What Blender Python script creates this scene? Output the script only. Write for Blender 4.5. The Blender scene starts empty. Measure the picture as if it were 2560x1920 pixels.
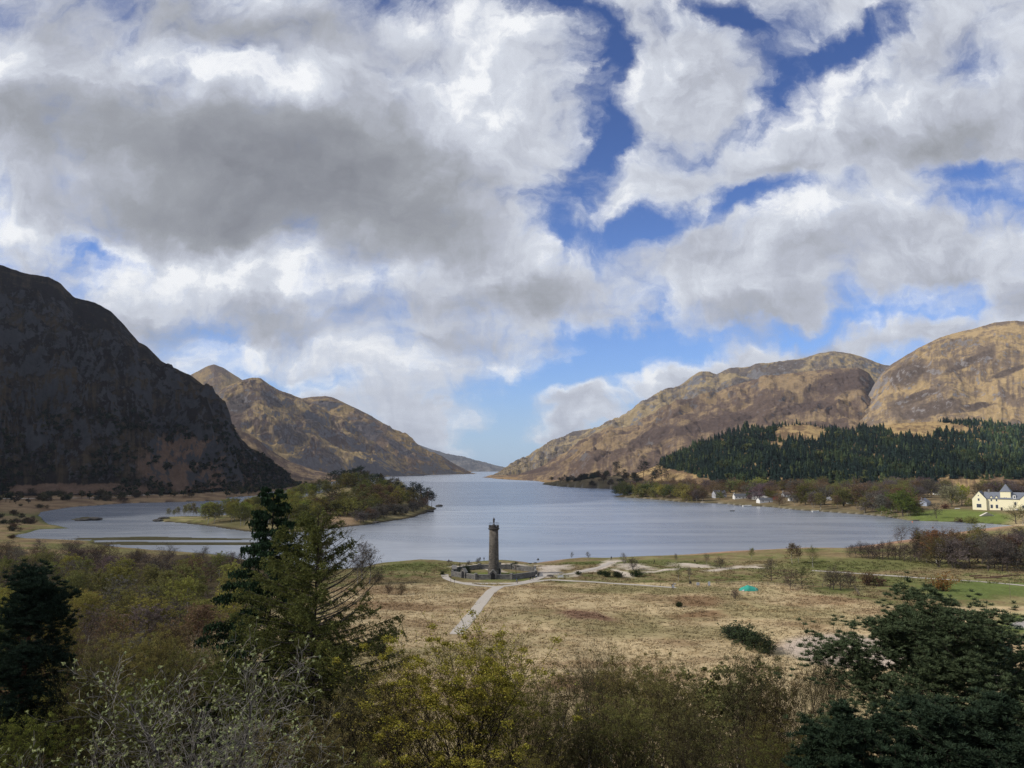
import bpy, math, random
import numpy as np
from mathutils import Vector

# ------------------------------------------------------------------ camera, world, sun
SC = bpy.context.scene
COL = SC.collection
F, HV, CH = 1923.0, 1170.0, 40.0          # focal length in photo pixels, horizon row, camera height (m) above the loch
PIT = math.atan((HV - 960.0) / F)
CP, SP = math.cos(PIT), math.sin(PIT)

cam = bpy.data.cameras.new('camera')
cam.sensor_width = 36.0
cam.lens = 36.0 * F / 2560.0
cam.clip_start, cam.clip_end = 0.2, 90000.0
cam_o = bpy.data.objects.new('camera', cam)
cam_o.location = (0, 0, CH)
cam_o.rotation_euler = (math.pi / 2 + PIT, 0, 0)
COL.objects.link(cam_o)
SC.camera = cam_o

SC.view_settings.view_transform = 'Standard'
SC.view_settings.look = 'None'
SC.view_settings.exposure = 0.0
SC.view_settings.gamma = 1.0
SC.render.engine = 'CYCLES'
SC.cycles.max_bounces = 6
SC.cycles.diffuse_bounces = 3
SC.cycles.glossy_bounces = 2
SC.cycles.transmission_bounces = 3
SC.cycles.transparent_max_bounces = 16
SC.cycles.volume_bounces = 0
SC.cycles.use_denoising = True
SC.cycles.denoiser = 'OPENIMAGEDENOISE'
SC.cycles.denoising_prefilter = 'NONE'
SC.cycles.caustics_reflective = False
SC.cycles.caustics_refractive = False

SUN_EL, SUN_BACK = math.radians(36), math.radians(14)      # sun at the left, a little behind the camera
TO_SUN = Vector((-math.cos(SUN_EL) * math.cos(SUN_BACK), -math.cos(SUN_EL) * math.sin(SUN_BACK), math.sin(SUN_EL)))
sun = bpy.data.lights.new('sun', 'SUN')
sun.energy = 3.6
sun.angle = math.radians(0.53)
sun.color = (1.0, 0.93, 0.82)
sun_o = bpy.data.objects.new('sun', sun)
sun_o.rotation_euler = TO_SUN.to_track_quat('Z', 'Y').to_euler()
COL.objects.link(sun_o)


def ray(u, v):
    a, b = (u - 1280.0) / F, (960.0 - v) / F
    return a, CP - SP * b, SP + CP * b


def at(u, v, Y):                            # world point on the sight line of a photo pixel at depth Y
    a, y, z = ray(u, v)
    s = Y / y
    return np.array((a * s, Y, CH + z * s))


def onz(u, v, z=0.0):                       # world point where that sight line meets height z
    a, y, zz = ray(u, v)
    s = (z - CH) / zz
    return np.array((a * s, y * s, z))


def xat(u, Y, z):
    return (u - 1280.0) / F * (Y * CP + (z - CH) * SP)


def proj(x, y, z):
    d = y * CP + (z - CH) * SP
    w = (z - CH) * CP - y * SP
    d = np.maximum(d, 1e-3)
    return 1280 + F * x / d, 960 - F * w / d


class NT:                                   # small helper to write node trees
    def __init__(self, nt):
        self.nt = nt
        nt.nodes.clear()

    def n(self, typ, ins=None, **props):
        nd = self.nt.nodes.new(typ)
        for k, val in props.items():
            setattr(nd, k, val)
        for k, val in (ins or {}).items():
            sock = nd.inputs[k]
            if isinstance(val, bpy.types.NodeSocket):
                self.nt.links.new(val, sock)
            else:
                sock.default_value = val
        return nd

    def m(self, op, a, b=None, c=None, clamp=False):
        ins = {0: a}
        if b is not None: ins[1] = b
        if c is not None: ins[2] = c
        return self.n('ShaderNodeMath', ins, operation=op, use_clamp=clamp).outputs[0]

    def v(self, op, a, b=None):
        ins = {0: a}
        if b is not None: ins[1] = b
        return self.n('ShaderNodeVectorMath', ins, operation=op).outputs[0]

    def noise(self, vec, scale, detail=6, rough=0.55, dist=0.0, out=0, lac=2.0):
        return self.n('ShaderNodeTexNoise', {'Vector': vec, 'Scale': scale, 'Detail': detail, 'Roughness': rough,
                                             'Distortion': dist, 'Lacunarity': lac}).outputs[out]

    def ramp(self, fac, stops, interp='LINEAR'):
        nd = self.n('ShaderNodeValToRGB', {0: fac})
        nd.color_ramp.interpolation = interp
        el = nd.color_ramp.elements
        while len(el) < len(stops): el.new(0.5)
        for e, (pos, c) in zip(el, stops):
            e.position = pos
            e.color = (c[0], c[1], c[2], 1) if len(c) == 3 else c
        return nd.outputs[0]

    def mix(self, fac, a, b, mode='MIX'):
        nd = self.n('ShaderNodeMix', {0: fac}, data_type='RGBA', blend_type=mode)
        for i, val in ((6, a), (7, b)):
            if isinstance(val, bpy.types.NodeSocket): self.nt.links.new(val, nd.inputs[i])
            else: nd.inputs[i].default_value = (val[0], val[1], val[2], 1)
        return nd.outputs[2]

    def step(self, val, lo, hi, a=0.0, b=1.0, smooth=True):
        return self.n('ShaderNodeMapRange', {0: val, 1: lo, 2: hi, 3: a, 4: b},
                      interpolation_type='SMOOTHSTEP' if smooth else 'LINEAR').outputs[0]


# ------------------------------------------------------------------ sky: physical sky with a layer of broken cloud
world = bpy.data.worlds.new('World')
SC.world = world
world.use_nodes = True
W = NT(world.node_tree)
SKY_STR = 0.10
sky = W.n('ShaderNodeTexSky', sky_type='NISHITA', sun_disc=False, sun_elevation=SUN_EL,
          sun_rotation=math.atan2(TO_SUN.x, TO_SUN.y), air_density=1.0, dust_density=0.4, ozone_density=2.0)
dirv = W.n('ShaderNodeTexCoord').outputs['Generated']
sep = W.n('ShaderNodeSeparateXYZ', {0: dirv})
dx, dy, dz = sep.outputs
ay = W.m('MAXIMUM', W.m('ABSOLUTE', dy), 0.10)
s_ = W.m('DIVIDE', dx, ay)
t_ = W.m('DIVIDE', dz, ay)
st = W.n('ShaderNodeCombineXYZ', {0: s_, 1: t_, 2: 0.0}).outputs[0]
zz = W.m('ADD', W.m('MAXIMUM', dz, 0.0), 0.16)
qx = W.m('DIVIDE', dx, zz)
qy = W.m('DIVIDE', dy, zz)
q = W.n('ShaderNodeCombineXYZ', {0: qx, 1: qy, 2: 0.0}).outputs[0]


def warp(vec, scale, amp, detail):
    c = W.noise(vec, scale, detail, 0.6, out=1)
    c = W.v('SUBTRACT', c, (0.5, 0.5, 0.5))
    return W.v('MULTIPLY', c, (amp, amp, 0))


stw = W.v('ADD', W.v('ADD', st, warp(st, 3.2, 0.15, 3)), warp(st, 11.0, 0.10, 10))


def field(vec, blobs, start):
    acc = start
    for (u, v, ru, rv, rot, wgt) in blobs:
        a, y, z = ray(u, v)
        k = 1.0 / y
        mp = W.n('ShaderNodeMapping', {0: vec, 1: (a / y, z / y, 0), 2: (0, 0, math.radians(-rot)),
                                       3: (ru / F * k, rv / F * k, 1)}, vector_type='TEXTURE').outputs[0]
        g = W.n('ShaderNodeTexGradient', {0: mp}, gradient_type='SPHERICAL').outputs[1]
        acc = W.m('MULTIPLY_ADD', g, wgt, acc)
    return acc


# each entry: photo pixel of the centre, half sizes, tilt (deg, clockwise), weight
GAPS = [
    (1085, 40, 120, 85, 20, -1.6), (1400, 15, 160, 55, 10, -1.5), (1500, 110, 85, 110, 20, -1.5), (1525, 255, 72, 170, 0, -1.7),
    (1505, 385, 100, 70, -20, -1.5), (1775, 10, 150, 60, 20, -1.3), (1850, 60, 90, 60, 20, -1.0), (2120, 100, 250, 62, -32, -1.6),
    (2250, 25, 110, 70, -30, -1.4), (1893, 266, 85, 120, 15, -1.15), (1772, 372, 170, 70, -25, -1.2), (1860, 505, 210, 50, -14, -1.5),
    (2107, 457, 70, 55, 0, -1.2), (2431, 411, 210, 36, -6, -1.3), (1640, 548, 120, 80, -35, -1.4), (1560, 600, 170, 60, -10, -1.25),
    (1453, 490, 110, 80, 30, -1.25), (1378, 555, 75, 100, -20, -1.2), (1405, 640, 80, 60, 0, -0.7),
    (1604, 828, 220, 70, 0, -1.3), (1520, 872, 240, 110, 0, -1.5), (1440, 930, 190, 100, -25, -1.5), (1930, 850, 280, 60, -6, -1.3),
    (2290, 775, 380, 70, -14, -1.5), (2218, 905, 160, 80, 0, -1.3), (1240, 1040, 170, 150, -10, -1.7), (1330, 985, 130, 80, -30, -1.3),
    (1570, 1015, 140, 90, -30, -1.5), (1280, 1120, 260, 60, 0, -1.1), (1590, 960, 110, 40, -20, -0.5),
    (205, 622, 110, 34, 15, -1.15), (694, 935, 150, 40, 8, -1.2), (850, 950, 130, 34, 0, -1.1), (340, 640, 70, 22, 0, -0.6),
]
PUFFS = [
    (1690, 925, 170, 62, -8, 1.7), (1610, 960, 120, 40, -20, 0.9), (1400, 1005, 190, 58, -4, 1.7), (1440, 1055, 230, 34, -6, 1.5), (1330, 1085, 110, 26, 0, 0.8),
    (1860, 885, 150, 70, -10, 1.5), (1600, 850, 190, 45, 8, 0.55), (2060, 880, 150, 60, -20, 0.8), (2200, 850, 260, 70, -10, 1.1), (1120, 1095, 150, 28, 0, 1.0),
    (2480, 760, 220, 90, -10, 0.9), (1110, 1040, 130, 40, 0, 0.9), (1165, 1122, 90, 14, 0, 0.8), (1350, 1100, 60, 12, 0, 0.6),
    (600, 450, 800, 330, 10, 0.9), (1180, 250, 280, 330, 0, 0.7), (1200, 700, 380, 160, 0, 0.7), (2350, 330, 520, 170, -12, 0.8), (1750, 690, 560, 130, -6, 0.8),
    (2300, 610, 500, 120, -8, 0.8), (1760, 200, 210, 150, 40, 1.15), (1700, 450, 220, 70, -20, 0.9), (2020, 400, 240, 70, -14, 0.8),
]
SHADE = [
    (560, 425, 720, 260, 8, -0.62), (880, 400, 420, 190, 14, -0.30), (520, 560, 700, 110, 2, -0.25), (210, 60, 520, 160, 0, -0.34), (720, 70, 520, 100, 8, -0.40),
    (130, 330, 300, 120, 0, -0.18), (1330, 735, 240, 90, -4, -0.30), (900, 770, 620, 60, -3, -0.26), (560, 810, 420, 50, 0, -0.22), (1060, 830, 420, 60, 5, -0.28), (1000, 650, 420, 60, -4, -0.16), (1150, 590, 320, 80, 0, -0.26),
    (2330, 350, 480, 110, -12, -0.26), (2400, 540, 460, 70, -8, -0.16), (1950, 830, 260, 30, 0, -0.12), (1750, 790, 500, 60, 0, -0.16), (2150, 720, 480, 50, -12, -0.16),
    (1880, 600, 420, 60, -8, -0.10), (1250, 480, 260, 120, 0, -0.12),
    (560, 180, 330, 95, 10, 0.46), (1170, 160, 240, 240, 0, 0.30), (35, 160, 150, 100, 0, 0.34), (640, 680, 620, 80, 4, 0.30), (80, 590, 300, 60, 6, 0.28),
    (1290, 640, 200, 80, -10, 0.10), (1740, 440, 300, 70, -20, 0.12), (2050, 560, 520, 60, -12, 0.16), (1690, 910, 150, 50, 0, 0.20), (1500, 830, 200, 60, 0, 0.05),
    (640, 870, 260, 50, 0, 0.24), (1230, 900, 240, 70, 0, 0.10), (1000, 800, 200, 36, 0, 0.10), (2200, 180, 420, 120, -20, 0.06), (1430, 1050, 200, 30, 0, 0.2), (1400, 985, 160, 28, 0, 0.15),
]
fbm = W.noise(q, 2.0, 12, 0.60, 0.35)
fbm_s = W.noise(W.v('ADD', q, (-0.10, -0.02, 0.0)), 2.0, 6, 0.58, 0.35)
puffy = W.noise(stw, 6.5, 12, 0.62, 0.2)
lowk = W.step(dz, 0.02, 0.42)                       # far, low cloud is seen from the side: rounder, less streaked
cov = field(stw, [(u, v, ru * 1.08, rv * 1.08, rot, wgt * 0.70) for (u, v, ru, rv, rot, wgt) in GAPS], 0.54)
cov = field(stw, [(u, v, ru, rv, rot, wgt * 0.85) for (u, v, ru, rv, rot, wgt) in PUFFS], cov)
tex = W.m('ADD', W.m('MULTIPLY', W.m('SUBTRACT', fbm, 0.5), W.m('MULTIPLY_ADD', lowk, 1.9, 0.5)), W.m('MULTIPLY', W.m('SUBTRACT', puffy, 0.5), 4.0))
cov = W.m('ADD', cov, tex)
cov = W.m('MULTIPLY_ADD', W.m('MULTIPLY', W.m('SUBTRACT', W.noise(W.v('MULTIPLY', st, (1.5, 11.0, 1.0)), 1.0, 7, 0.58, 0.4), 0.5), W.step(t_, 0.30, 0.05)), 1.3, cov)
dens = W.step(cov, -0.50, 0.88)
shade = field(stw, SHADE, 0.70)
shade = W.m('MULTIPLY_ADD', W.m('SUBTRACT', fbm, fbm_s), W.m('MULTIPLY_ADD', lowk, 0.35, 0.30), shade)
soft = W.noise(st, 4.2, 6, 0.5)
pf2 = W.noise(W.v('ADD', stw, (-0.020, 0.032, 0.0)), 6.5, 8, 0.60, 0.2)
rel = W.m('SUBTRACT', puffy, pf2)
shade = W.m('MULTIPLY_ADD', rel, W.m('MULTIPLY', W.step(shade, 0.15, 0.7, 0.5, 1.0), 1.4), shade)
shade = W.m('MULTIPLY_ADD', W.m('SUBTRACT', soft, 0.5), 0.45, shade)
band = W.noise(W.v('MULTIPLY', st, (1.5, 11.0, 1.0)), 1.0, 7, 0.58, 0.4)
shade = W.m('MULTIPLY_ADD', W.m('MULTIPLY', W.m('SUBTRACT', band, 0.5), W.step(t_, 0.42, 0.05)), 0.75, shade)
shade = W.m('MULTIPLY_ADD', W.step(cov, 1.1, 0.25), 0.16, shade)       # thin rims catch the light
cloud = W.ramp(shade, [(0.0, (0.225, 0.235, 0.265)), (0.34, (0.335, 0.35, 0.385)), (0.62, (0.49, 0.515, 0.59)), (0.86, (0.68, 0.715, 0.79)), (1.0, (0.93, 0.945, 0.97))])
cloud = W.v('MULTIPLY', cloud, (1 / SKY_STR,) * 3)
hi = W.step(dz, 0.10, 0.52)
blue = W.v('MULTIPLY', sky.outputs[0], W.mix(hi, (0.80, 1.02, 1.55), (0.44, 0.60, 1.02)))
haze = W.step(dz, 0.0, 0.13, 0.5, 0.0, smooth=True)
blue = W.mix(haze, blue, (4.4, 6.2, 8.6))
dens = W.m('MULTIPLY', dens, W.step(dz, -0.02, 0.05, 0.6, 1.0))
final = W.mix(dens, blue, cloud)
bg = W.n('ShaderNodeBackground', {0: final, 1: SKY_STR})
W.n('ShaderNodeOutputWorld', {0: bg.outputs[0]})
world.cycles.sampling_method = 'MANUAL'
world.cycles.sample_map_resolution = 256

# ------------------------------------------------------------------ noise and mesh helpers


def _h(ix, iy, seed):
    h = (ix.astype(np.int64) * 374761393 + iy.astype(np.int64) * 668265263 + seed * 1442695041) & 0xffffffff
    h = ((h ^ (h >> 13)) * 1274126177) & 0xffffffff
    h = ((h ^ (h >> 16)) * 2246822519) & 0xffffffff
    return (h ^ (h >> 15)) / 4294967296.0


def pn(x, y, seed=0):                       # gradient noise, about -0.7..0.7
    x, y = np.asarray(x, float), np.asarray(y, float)
    ix, iy = np.floor(x), np.floor(y)
    fx, fy = x - ix, y - iy
    ux, uy = fx * fx * fx * (fx * (fx * 6 - 15) + 10), fy * fy * fy * (fy * (fy * 6 - 15) + 10)

    def g(a, b):
        an = _h(ix + a, iy + b, seed) * 2 * math.pi
        return np.cos(an) * (fx - a) + np.sin(an) * (fy - b)
    n0 = g(0, 0) * (1 - ux) + g(1, 0) * ux
    n1 = g(0, 1) * (1 - ux) + g(1, 1) * ux
    return n0 * (1 - uy) + n1 * uy


def fbm2(x, y, octv=5, seed=0, gain=0.5):
    a, f, r = 1.0, 1.0, 0.0
    for i in range(octv):
        r = r + a * pn(x * f, y * f, seed + i * 17)
        a *= gain
        f *= 2.03
    return r


def ridged(x, y, octv=5, seed=0, gain=0.5):
    a, f, r = 1.0, 1.0, 0.0
    for i in range(octv):
        r = r + a * (1 - 2.2 * np.abs(pn(x * f, y * f, seed + i * 31)))
        a *= gain
        f *= 2.07
    return r


def sst(x, a, b):
    t = np.clip((x - a) / (b - a), 0, 1)
    return t * t * (3 - 2 * t)


def nrm(a):
    return a / np.maximum(np.linalg.norm(a, axis=-1, keepdims=True), 1e-9)


class MB:                                   # collects triangles and quads, then links them as one mesh object
    def __init__(self):
        self.v, self.q, self.t, self.qm, self.tm, self.n = [], [], [], [], [], 0
        self.at = []

    def add(self, v, q=None, t=None, mi=0):
        v = np.asarray(v, float).reshape(-1, 3)
        if q is not None and len(q):
            q = np.asarray(q, np.int64).reshape(-1, 4) + self.n
            self.q.append(q); self.qm.append(np.full(len(q), mi))
        if t is not None and len(t):
            t = np.asarray(t, np.int64).reshape(-1, 3) + self.n
            self.t.append(t); self.tm.append(np.full(len(t), mi))
        self.v.append(v)
        self.n += len(v)

    def box(self, c, s, rz=0.0, mi=0, taper=1.0):
        x, y, z = s[0] / 2, s[1] / 2, s[2] / 2
        k = taper
        p = np.array([(-x, -y, -z), (x, -y, -z), (x, y, -z), (-x, y, -z), (-x * k, -y * k, z), (x * k, -y * k, z), (x * k, y * k, z), (-x * k, y * k, z)])
        ca, sa = math.cos(rz), math.sin(rz)
        p = np.stack((p[:, 0] * ca - p[:, 1] * sa, p[:, 0] * sa + p[:, 1] * ca, p[:, 2]), 1) + np.asarray(c, float)
        self.add(p, [(0, 3, 2, 1), (4, 5, 6, 7), (0, 1, 5, 4), (1, 2, 6, 5), (2, 3, 7, 6), (3, 0, 4, 7)], mi=mi)

    def prism(self, pts, d, mi=0):          # outline (n,3) pushed along d
        p = np.asarray(pts, float); n = len(p)
        v = np.vstack((p, p + np.asarray(d, float)))
        q = [(i, (i + 1) % n, n + (i + 1) % n, n + i) for i in range(n)]
        t = [(0, i + 1, i) for i in range(1, n - 1)] + [(n, n + i, n + i + 1) for i in range(1, n - 1)]
        self.add(v, q, t, mi)

    def lathe(self, prof, seg=24, c=(0, 0, 0), mi=0, caps=True, ph=0.0):
        n = len(prof)
        a = np.arange(seg) * 2 * math.pi / seg + ph
        v = np.concatenate([np.stack((r * np.cos(a), r * np.sin(a), np.full(seg, z)), 1) for r, z in prof]) + np.asarray(c, float)
        q = [(i * seg + j, i * seg + (j + 1) % seg, (i + 1) * seg + (j + 1) % seg, (i + 1) * seg + j) for i in range(n - 1) for j in range(seg)]
        t = []
        if caps:
            t = [(0, j + 1, j) for j in range(1, seg - 1)] + [((n - 1) * seg, (n - 1) * seg + j, (n - 1) * seg + j + 1) for j in range(1, seg - 1)]
        self.add(v, q, t, mi)

    def tubes(self, A, B, ra, rb, sides=3, mi=0):
        A, B = np.asarray(A, float), np.asarray(B, float)
        m = len(A)
        if not m: return
        ra = np.broadcast_to(ra, (m,)); rb = np.broadcast_to(rb, (m,))
        d = nrm(B - A)
        ref = np.where(np.abs(d[:, 2:3]) > 0.9, np.array([[1.0, 0, 0]]), np.array([[0, 0, 1.0]]))
        x = nrm(np.cross(d, ref)); y = np.cross(d, x)
        an = np.arange(sides) * 2 * math.pi / sides
        ring = np.cos(an)[None, :, None] * x[:, None] + np.sin(an)[None, :, None] * y[:, None]
        v = np.concatenate((A[:, None] + ring * ra[:, None, None], B[:, None] + ring * rb[:, None, None]), 1)
        base = (np.arange(m) * 2 * sides)[:, None]
        j = np.arange(sides); k = (j + 1) % sides
        q = np.stack((base + j, base + k, base + sides + k, base + sides + j), 2)
        self.add(v.reshape(-1, 3), q.reshape(-1, 4), mi=mi)

    def ribbons(self, A, B, wa, wb, rng, mi=0):
        A, B = np.asarray(A, float), np.asarray(B, float)
        m = len(A)
        if not m: return
        d = nrm(B - A)
        x = nrm(np.cross(d, rng.normal(size=(m, 3))))
        wa = np.broadcast_to(wa, (m,))[:, None]; wb = np.broadcast_to(wb, (m,))[:, None]
        v = np.stack((A - x * wa, A + x * wa, B + x * wb, B - x * wb), 1)
        self.add(v.reshape(-1, 3), np.arange(4 * m).reshape(-1, 4), mi=mi)

    def flecks(self, P, size, rng, mi=0, flat=0.0, asp=0.6, tri=False):
        P = np.asarray(P, float); m = len(P)
        if not m: return
        d = rng.normal(size=(m, 3)); d[:, 2] *= (1 - flat); d = nrm(d)
        x = nrm(np.cross(d, rng.normal(size=(m, 3)) + np.array((0, 0, 2.5 * flat))))
        s = (np.broadcast_to(size, (m,)) * rng.uniform(0.6, 1.3, m))[:, None]
        if tri:
            v = np.stack((P - d * s, P + x * s * asp, P + d * s), 1)
            self.add(v.reshape(-1, 3), t=np.arange(3 * m).reshape(-1, 3), mi=mi)
        else:
            v = np.stack((P - d * s, P + x * s * asp, P + d * s, P - x * s * asp), 1)
            self.add(v.reshape(-1, 3), np.arange(4 * m).reshape(-1, 4), mi=mi)

    def mesh(self, name, mats, smooth=False):
        me = bpy.data.meshes.new(name)
        v = np.concatenate(self.v) if self.v else np.zeros((0, 3))
        q = np.concatenate(self.q) if self.q else np.zeros((0, 4), np.int64)
        t = np.concatenate(self.t) if self.t else np.zeros((0, 3), np.int64)
        me.vertices.add(len(v)); me.vertices.foreach_set('co', v.astype(np.float32).ravel())
        nl = q.size + t.size; npol = len(q) + len(t)
        me.loops.add(nl); me.loops.foreach_set('vertex_index', np.concatenate((q.ravel(), t.ravel())).astype(np.int32))
        me.polygons.add(npol)
        st = np.concatenate((np.arange(len(q)) * 4, q.size + np.arange(len(t)) * 3)).astype(np.int32)
        me.polygons.foreach_set('loop_start', st)
        mi = np.concatenate([x for x in self.qm + self.tm] or [np.zeros(0)]).astype(np.int32)
        if isinstance(mats, (list, tuple)):
            for m in mats: me.materials.append(m)
            me.polygons.foreach_set('material_index', mi)
        elif mats is not None:
            me.materials.append(mats)
        me.polygons.foreach_set('use_smooth', np.full(npol, bool(smooth)))
        me.update(calc_edges=True)
        return me

    def build(self, name, mats, parent=None, loc=None, smooth=False, color=None):
        o = bpy.data.objects.new(name, self.mesh(name, mats, smooth))
        COL.objects.link(o)
        if parent is not None: o.parent = parent
        if loc is not None: o.location = loc
        if color is not None: o.color = (*color, 1)
        return o


def tag(o, label, cat, group=None):
    o['label'] = label; o['category'] = cat
    if group: o['group'] = group
    return o


def empty(name, loc, label, cat, group=None, rz=0.0, s=1.0):
    o = bpy.data.objects.new(name, None)
    o.empty_display_size = 0.3
    COL.objects.link(o)
    o.location = loc; o.rotation_euler = (0, 0, rz); o.scale = (s, s, s)
    return tag(o, label, cat, group)


def structure(o):
    o['kind'] = 'structure'
    return o


def grid_faces(nr, nc):
    i = np.arange(nr - 1)[:, None] * nc; j = np.arange(nc - 1)[None]
    return np.stack((i + j, i + j + 1, i + nc + j + 1, i + nc + j), 2).reshape(-1, 4)


def vcol(me, name, rgb):
    a = me.color_attributes.new(name, 'FLOAT_COLOR', 'POINT')
    a.data.foreach_set('color', np.hstack((rgb, np.ones((len(rgb), 1)))).astype(np.float32).ravel())
# ------------------------------------------------------------------ materials
MATS = {}


def new_mat(name):
    m = bpy.data.materials.new(name)
    m.use_nodes = True
    MATS[name] = m
    return m, NT(m.node_tree)


def solid(name, col, rough=0.8, metal=0.0, var=0.25, scale=3.0, bump=0.0, spec=0.3):
    m, t = new_mat(name)
    pos = t.n('ShaderNodeTexCoord').outputs['Object']
    n = t.noise(pos, scale, 5)
    c = t.mix(n, [x * (1 - var) for x in col], [min(1, x * (1 + var)) for x in col])
    b = t.n('ShaderNodeBsdfPrincipled', {'Base Color': c, 'Roughness': rough, 'Metallic': metal, 'Specular IOR Level': spec})
    if bump:
        t.nt.links.new(t.n('ShaderNodeBump', {'Strength': 0.5, 'Distance': bump, 'Height': n}).outputs[0], b.inputs['Normal'])
    t.n('ShaderNodeOutputMaterial', {0: b.outputs[0]})
    return m


def foliage(name, var=0.35, trans=0.25, hue=0.02):       # colour comes from the object, varied leaf by leaf
    m, t = new_mat(name)
    oc = t.n('ShaderNodeObjectInfo').outputs['Color']
    rnd = t.n('ShaderNodeNewGeometry').outputs['Random Per Island']
    c = t.n('ShaderNodeHueSaturation', {'Hue': t.m('MULTIPLY_ADD', rnd, 2 * hue, 0.5 - hue), 'Saturation': 1.0,
                                        'Value': t.m('MULTIPLY_ADD', t.m('FRACT', t.m('MULTIPLY', rnd, 7.3)), 2 * var, 1 - var), 'Color': oc}).outputs[0]
    d = t.n('ShaderNodeBsdfDiffuse', {0: c})
    tr = t.n('ShaderNodeBsdfTranslucent', {0: c})
    mx = t.n('ShaderNodeMixShader', {0: trans, 1: d.outputs[0], 2: tr.outputs[0]})
    t.n('ShaderNodeOutputMaterial', {0: mx.outputs[0]})
    return m


def bark(name, base, patch, scale=6.0, lo=0.45, hi=0.6):
    m, t = new_mat(name)
    pos = t.n('ShaderNodeTexCoord').outputs['Object']
    mp = t.n('ShaderNodeMapping', {0: pos, 3: (1, 1, 0.35)}).outputs[0]
    n = t.noise(mp, scale, 6, 0.65)
    c = t.mix(t.step(n, lo, hi), base, patch)
    d = t.n('ShaderNodeBsdfDiffuse', {0: c, 1: 0.5})
    t.n('ShaderNodeOutputMaterial', {0: d.outputs[0]})
    return m


M_LEAF = foliage('leaf', 0.38, 0.28)
M_NEEDLE = foliage('needle', 0.40, 0.12)


def attr_foliage(name, trans=0.15):                      # colour stored per plant in the mesh
    m, t = new_mat(name)
    oc = t.n('ShaderNodeAttribute', attribute_name='Col').outputs[0]
    rnd = t.n('ShaderNodeNewGeometry').outputs['Random Per Island']
    c = t.n('ShaderNodeVectorMath', {0: oc, 3: t.m('MULTIPLY_ADD', rnd, 0.9, 0.55)}, operation='SCALE').outputs[0]
    mx = t.n('ShaderNodeMixShader', {0: trans, 1: t.n('ShaderNodeBsdfDiffuse', {0: c}).outputs[0], 2: t.n('ShaderNodeBsdfTranslucent', {0: c}).outputs[0]})
    t.n('ShaderNodeOutputMaterial', {0: mx.outputs[0]})
    return m


def twig_mat():
    m, t = new_mat('twig')
    oc = t.n('ShaderNodeObjectInfo').outputs['Color']
    rnd = t.n('ShaderNodeNewGeometry').outputs['Random Per Island']
    c = t.mix(0.65, oc, (0.055, 0.040, 0.032))
    c = t.n('ShaderNodeVectorMath', {0: c, 3: t.m('MULTIPLY_ADD', rnd, 0.6, 0.5)}, operation='SCALE').outputs[0]
    t.n('ShaderNodeOutputMaterial', {0: t.n('ShaderNodeBsdfDiffuse', {0: c}).outputs[0]})
    return m


M_TWIG = twig_mat()
M_ATTR = attr_foliage('plant_mass')
M_BIRCH = bark('birch_bark', (0.11, 0.10, 0.09), (0.46, 0.44, 0.41), 5.0, 0.40, 0.52)
M_BARK = bark('grey_bark', (0.075, 0.062, 0.052), (0.15, 0.13, 0.11))
M_DARKBARK = bark('dark_bark', (0.028, 0.023, 0.020), (0.06, 0.05, 0.043))
M_PINEBARK = bark('pine_bark', (0.075, 0.048, 0.034), (0.15, 0.085, 0.055))
M_WILLOW = bark('willow_bark', (0.05, 0.045, 0.04), (0.24, 0.22, 0.20), 9.0, 0.42, 0.66)


def ground_mat():
    m, t = new_mat('turf')
    pos = t.n('ShaderNodeNewGeometry').outputs['Position']
    c = t.n('ShaderNodeAttribute', attribute_name='Col').outputs[0]
    n1 = t.noise(pos, 1.1, 6, 0.65)
    n2 = t.noise(pos, 0.09, 5, 0.6)
    k = t.m('MULTIPLY_ADD', t.m('SUBTRACT', n1, 0.5), 1.5, t.m('MULTIPLY_ADD', t.m('SUBTRACT', n2, 0.5), 1.0, 1.0))
    k = t.m('MAXIMUM', k, 0.25)
    c = t.n('ShaderNodeVectorMath', {0: c, 3: k}, operation='SCALE').outputs[0]
    b = t.n('ShaderNodeBsdfDiffuse', {0: c, 1: 0.8})
    bm = t.n('ShaderNodeBump', {'Strength': 0.6, 'Distance': 0.35, 'Height': n1})
    t.nt.links.new(bm.outputs[0], b.inputs['Normal'])
    t.n('ShaderNodeOutputMaterial', {0: b.outputs[0]})
    return m


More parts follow.
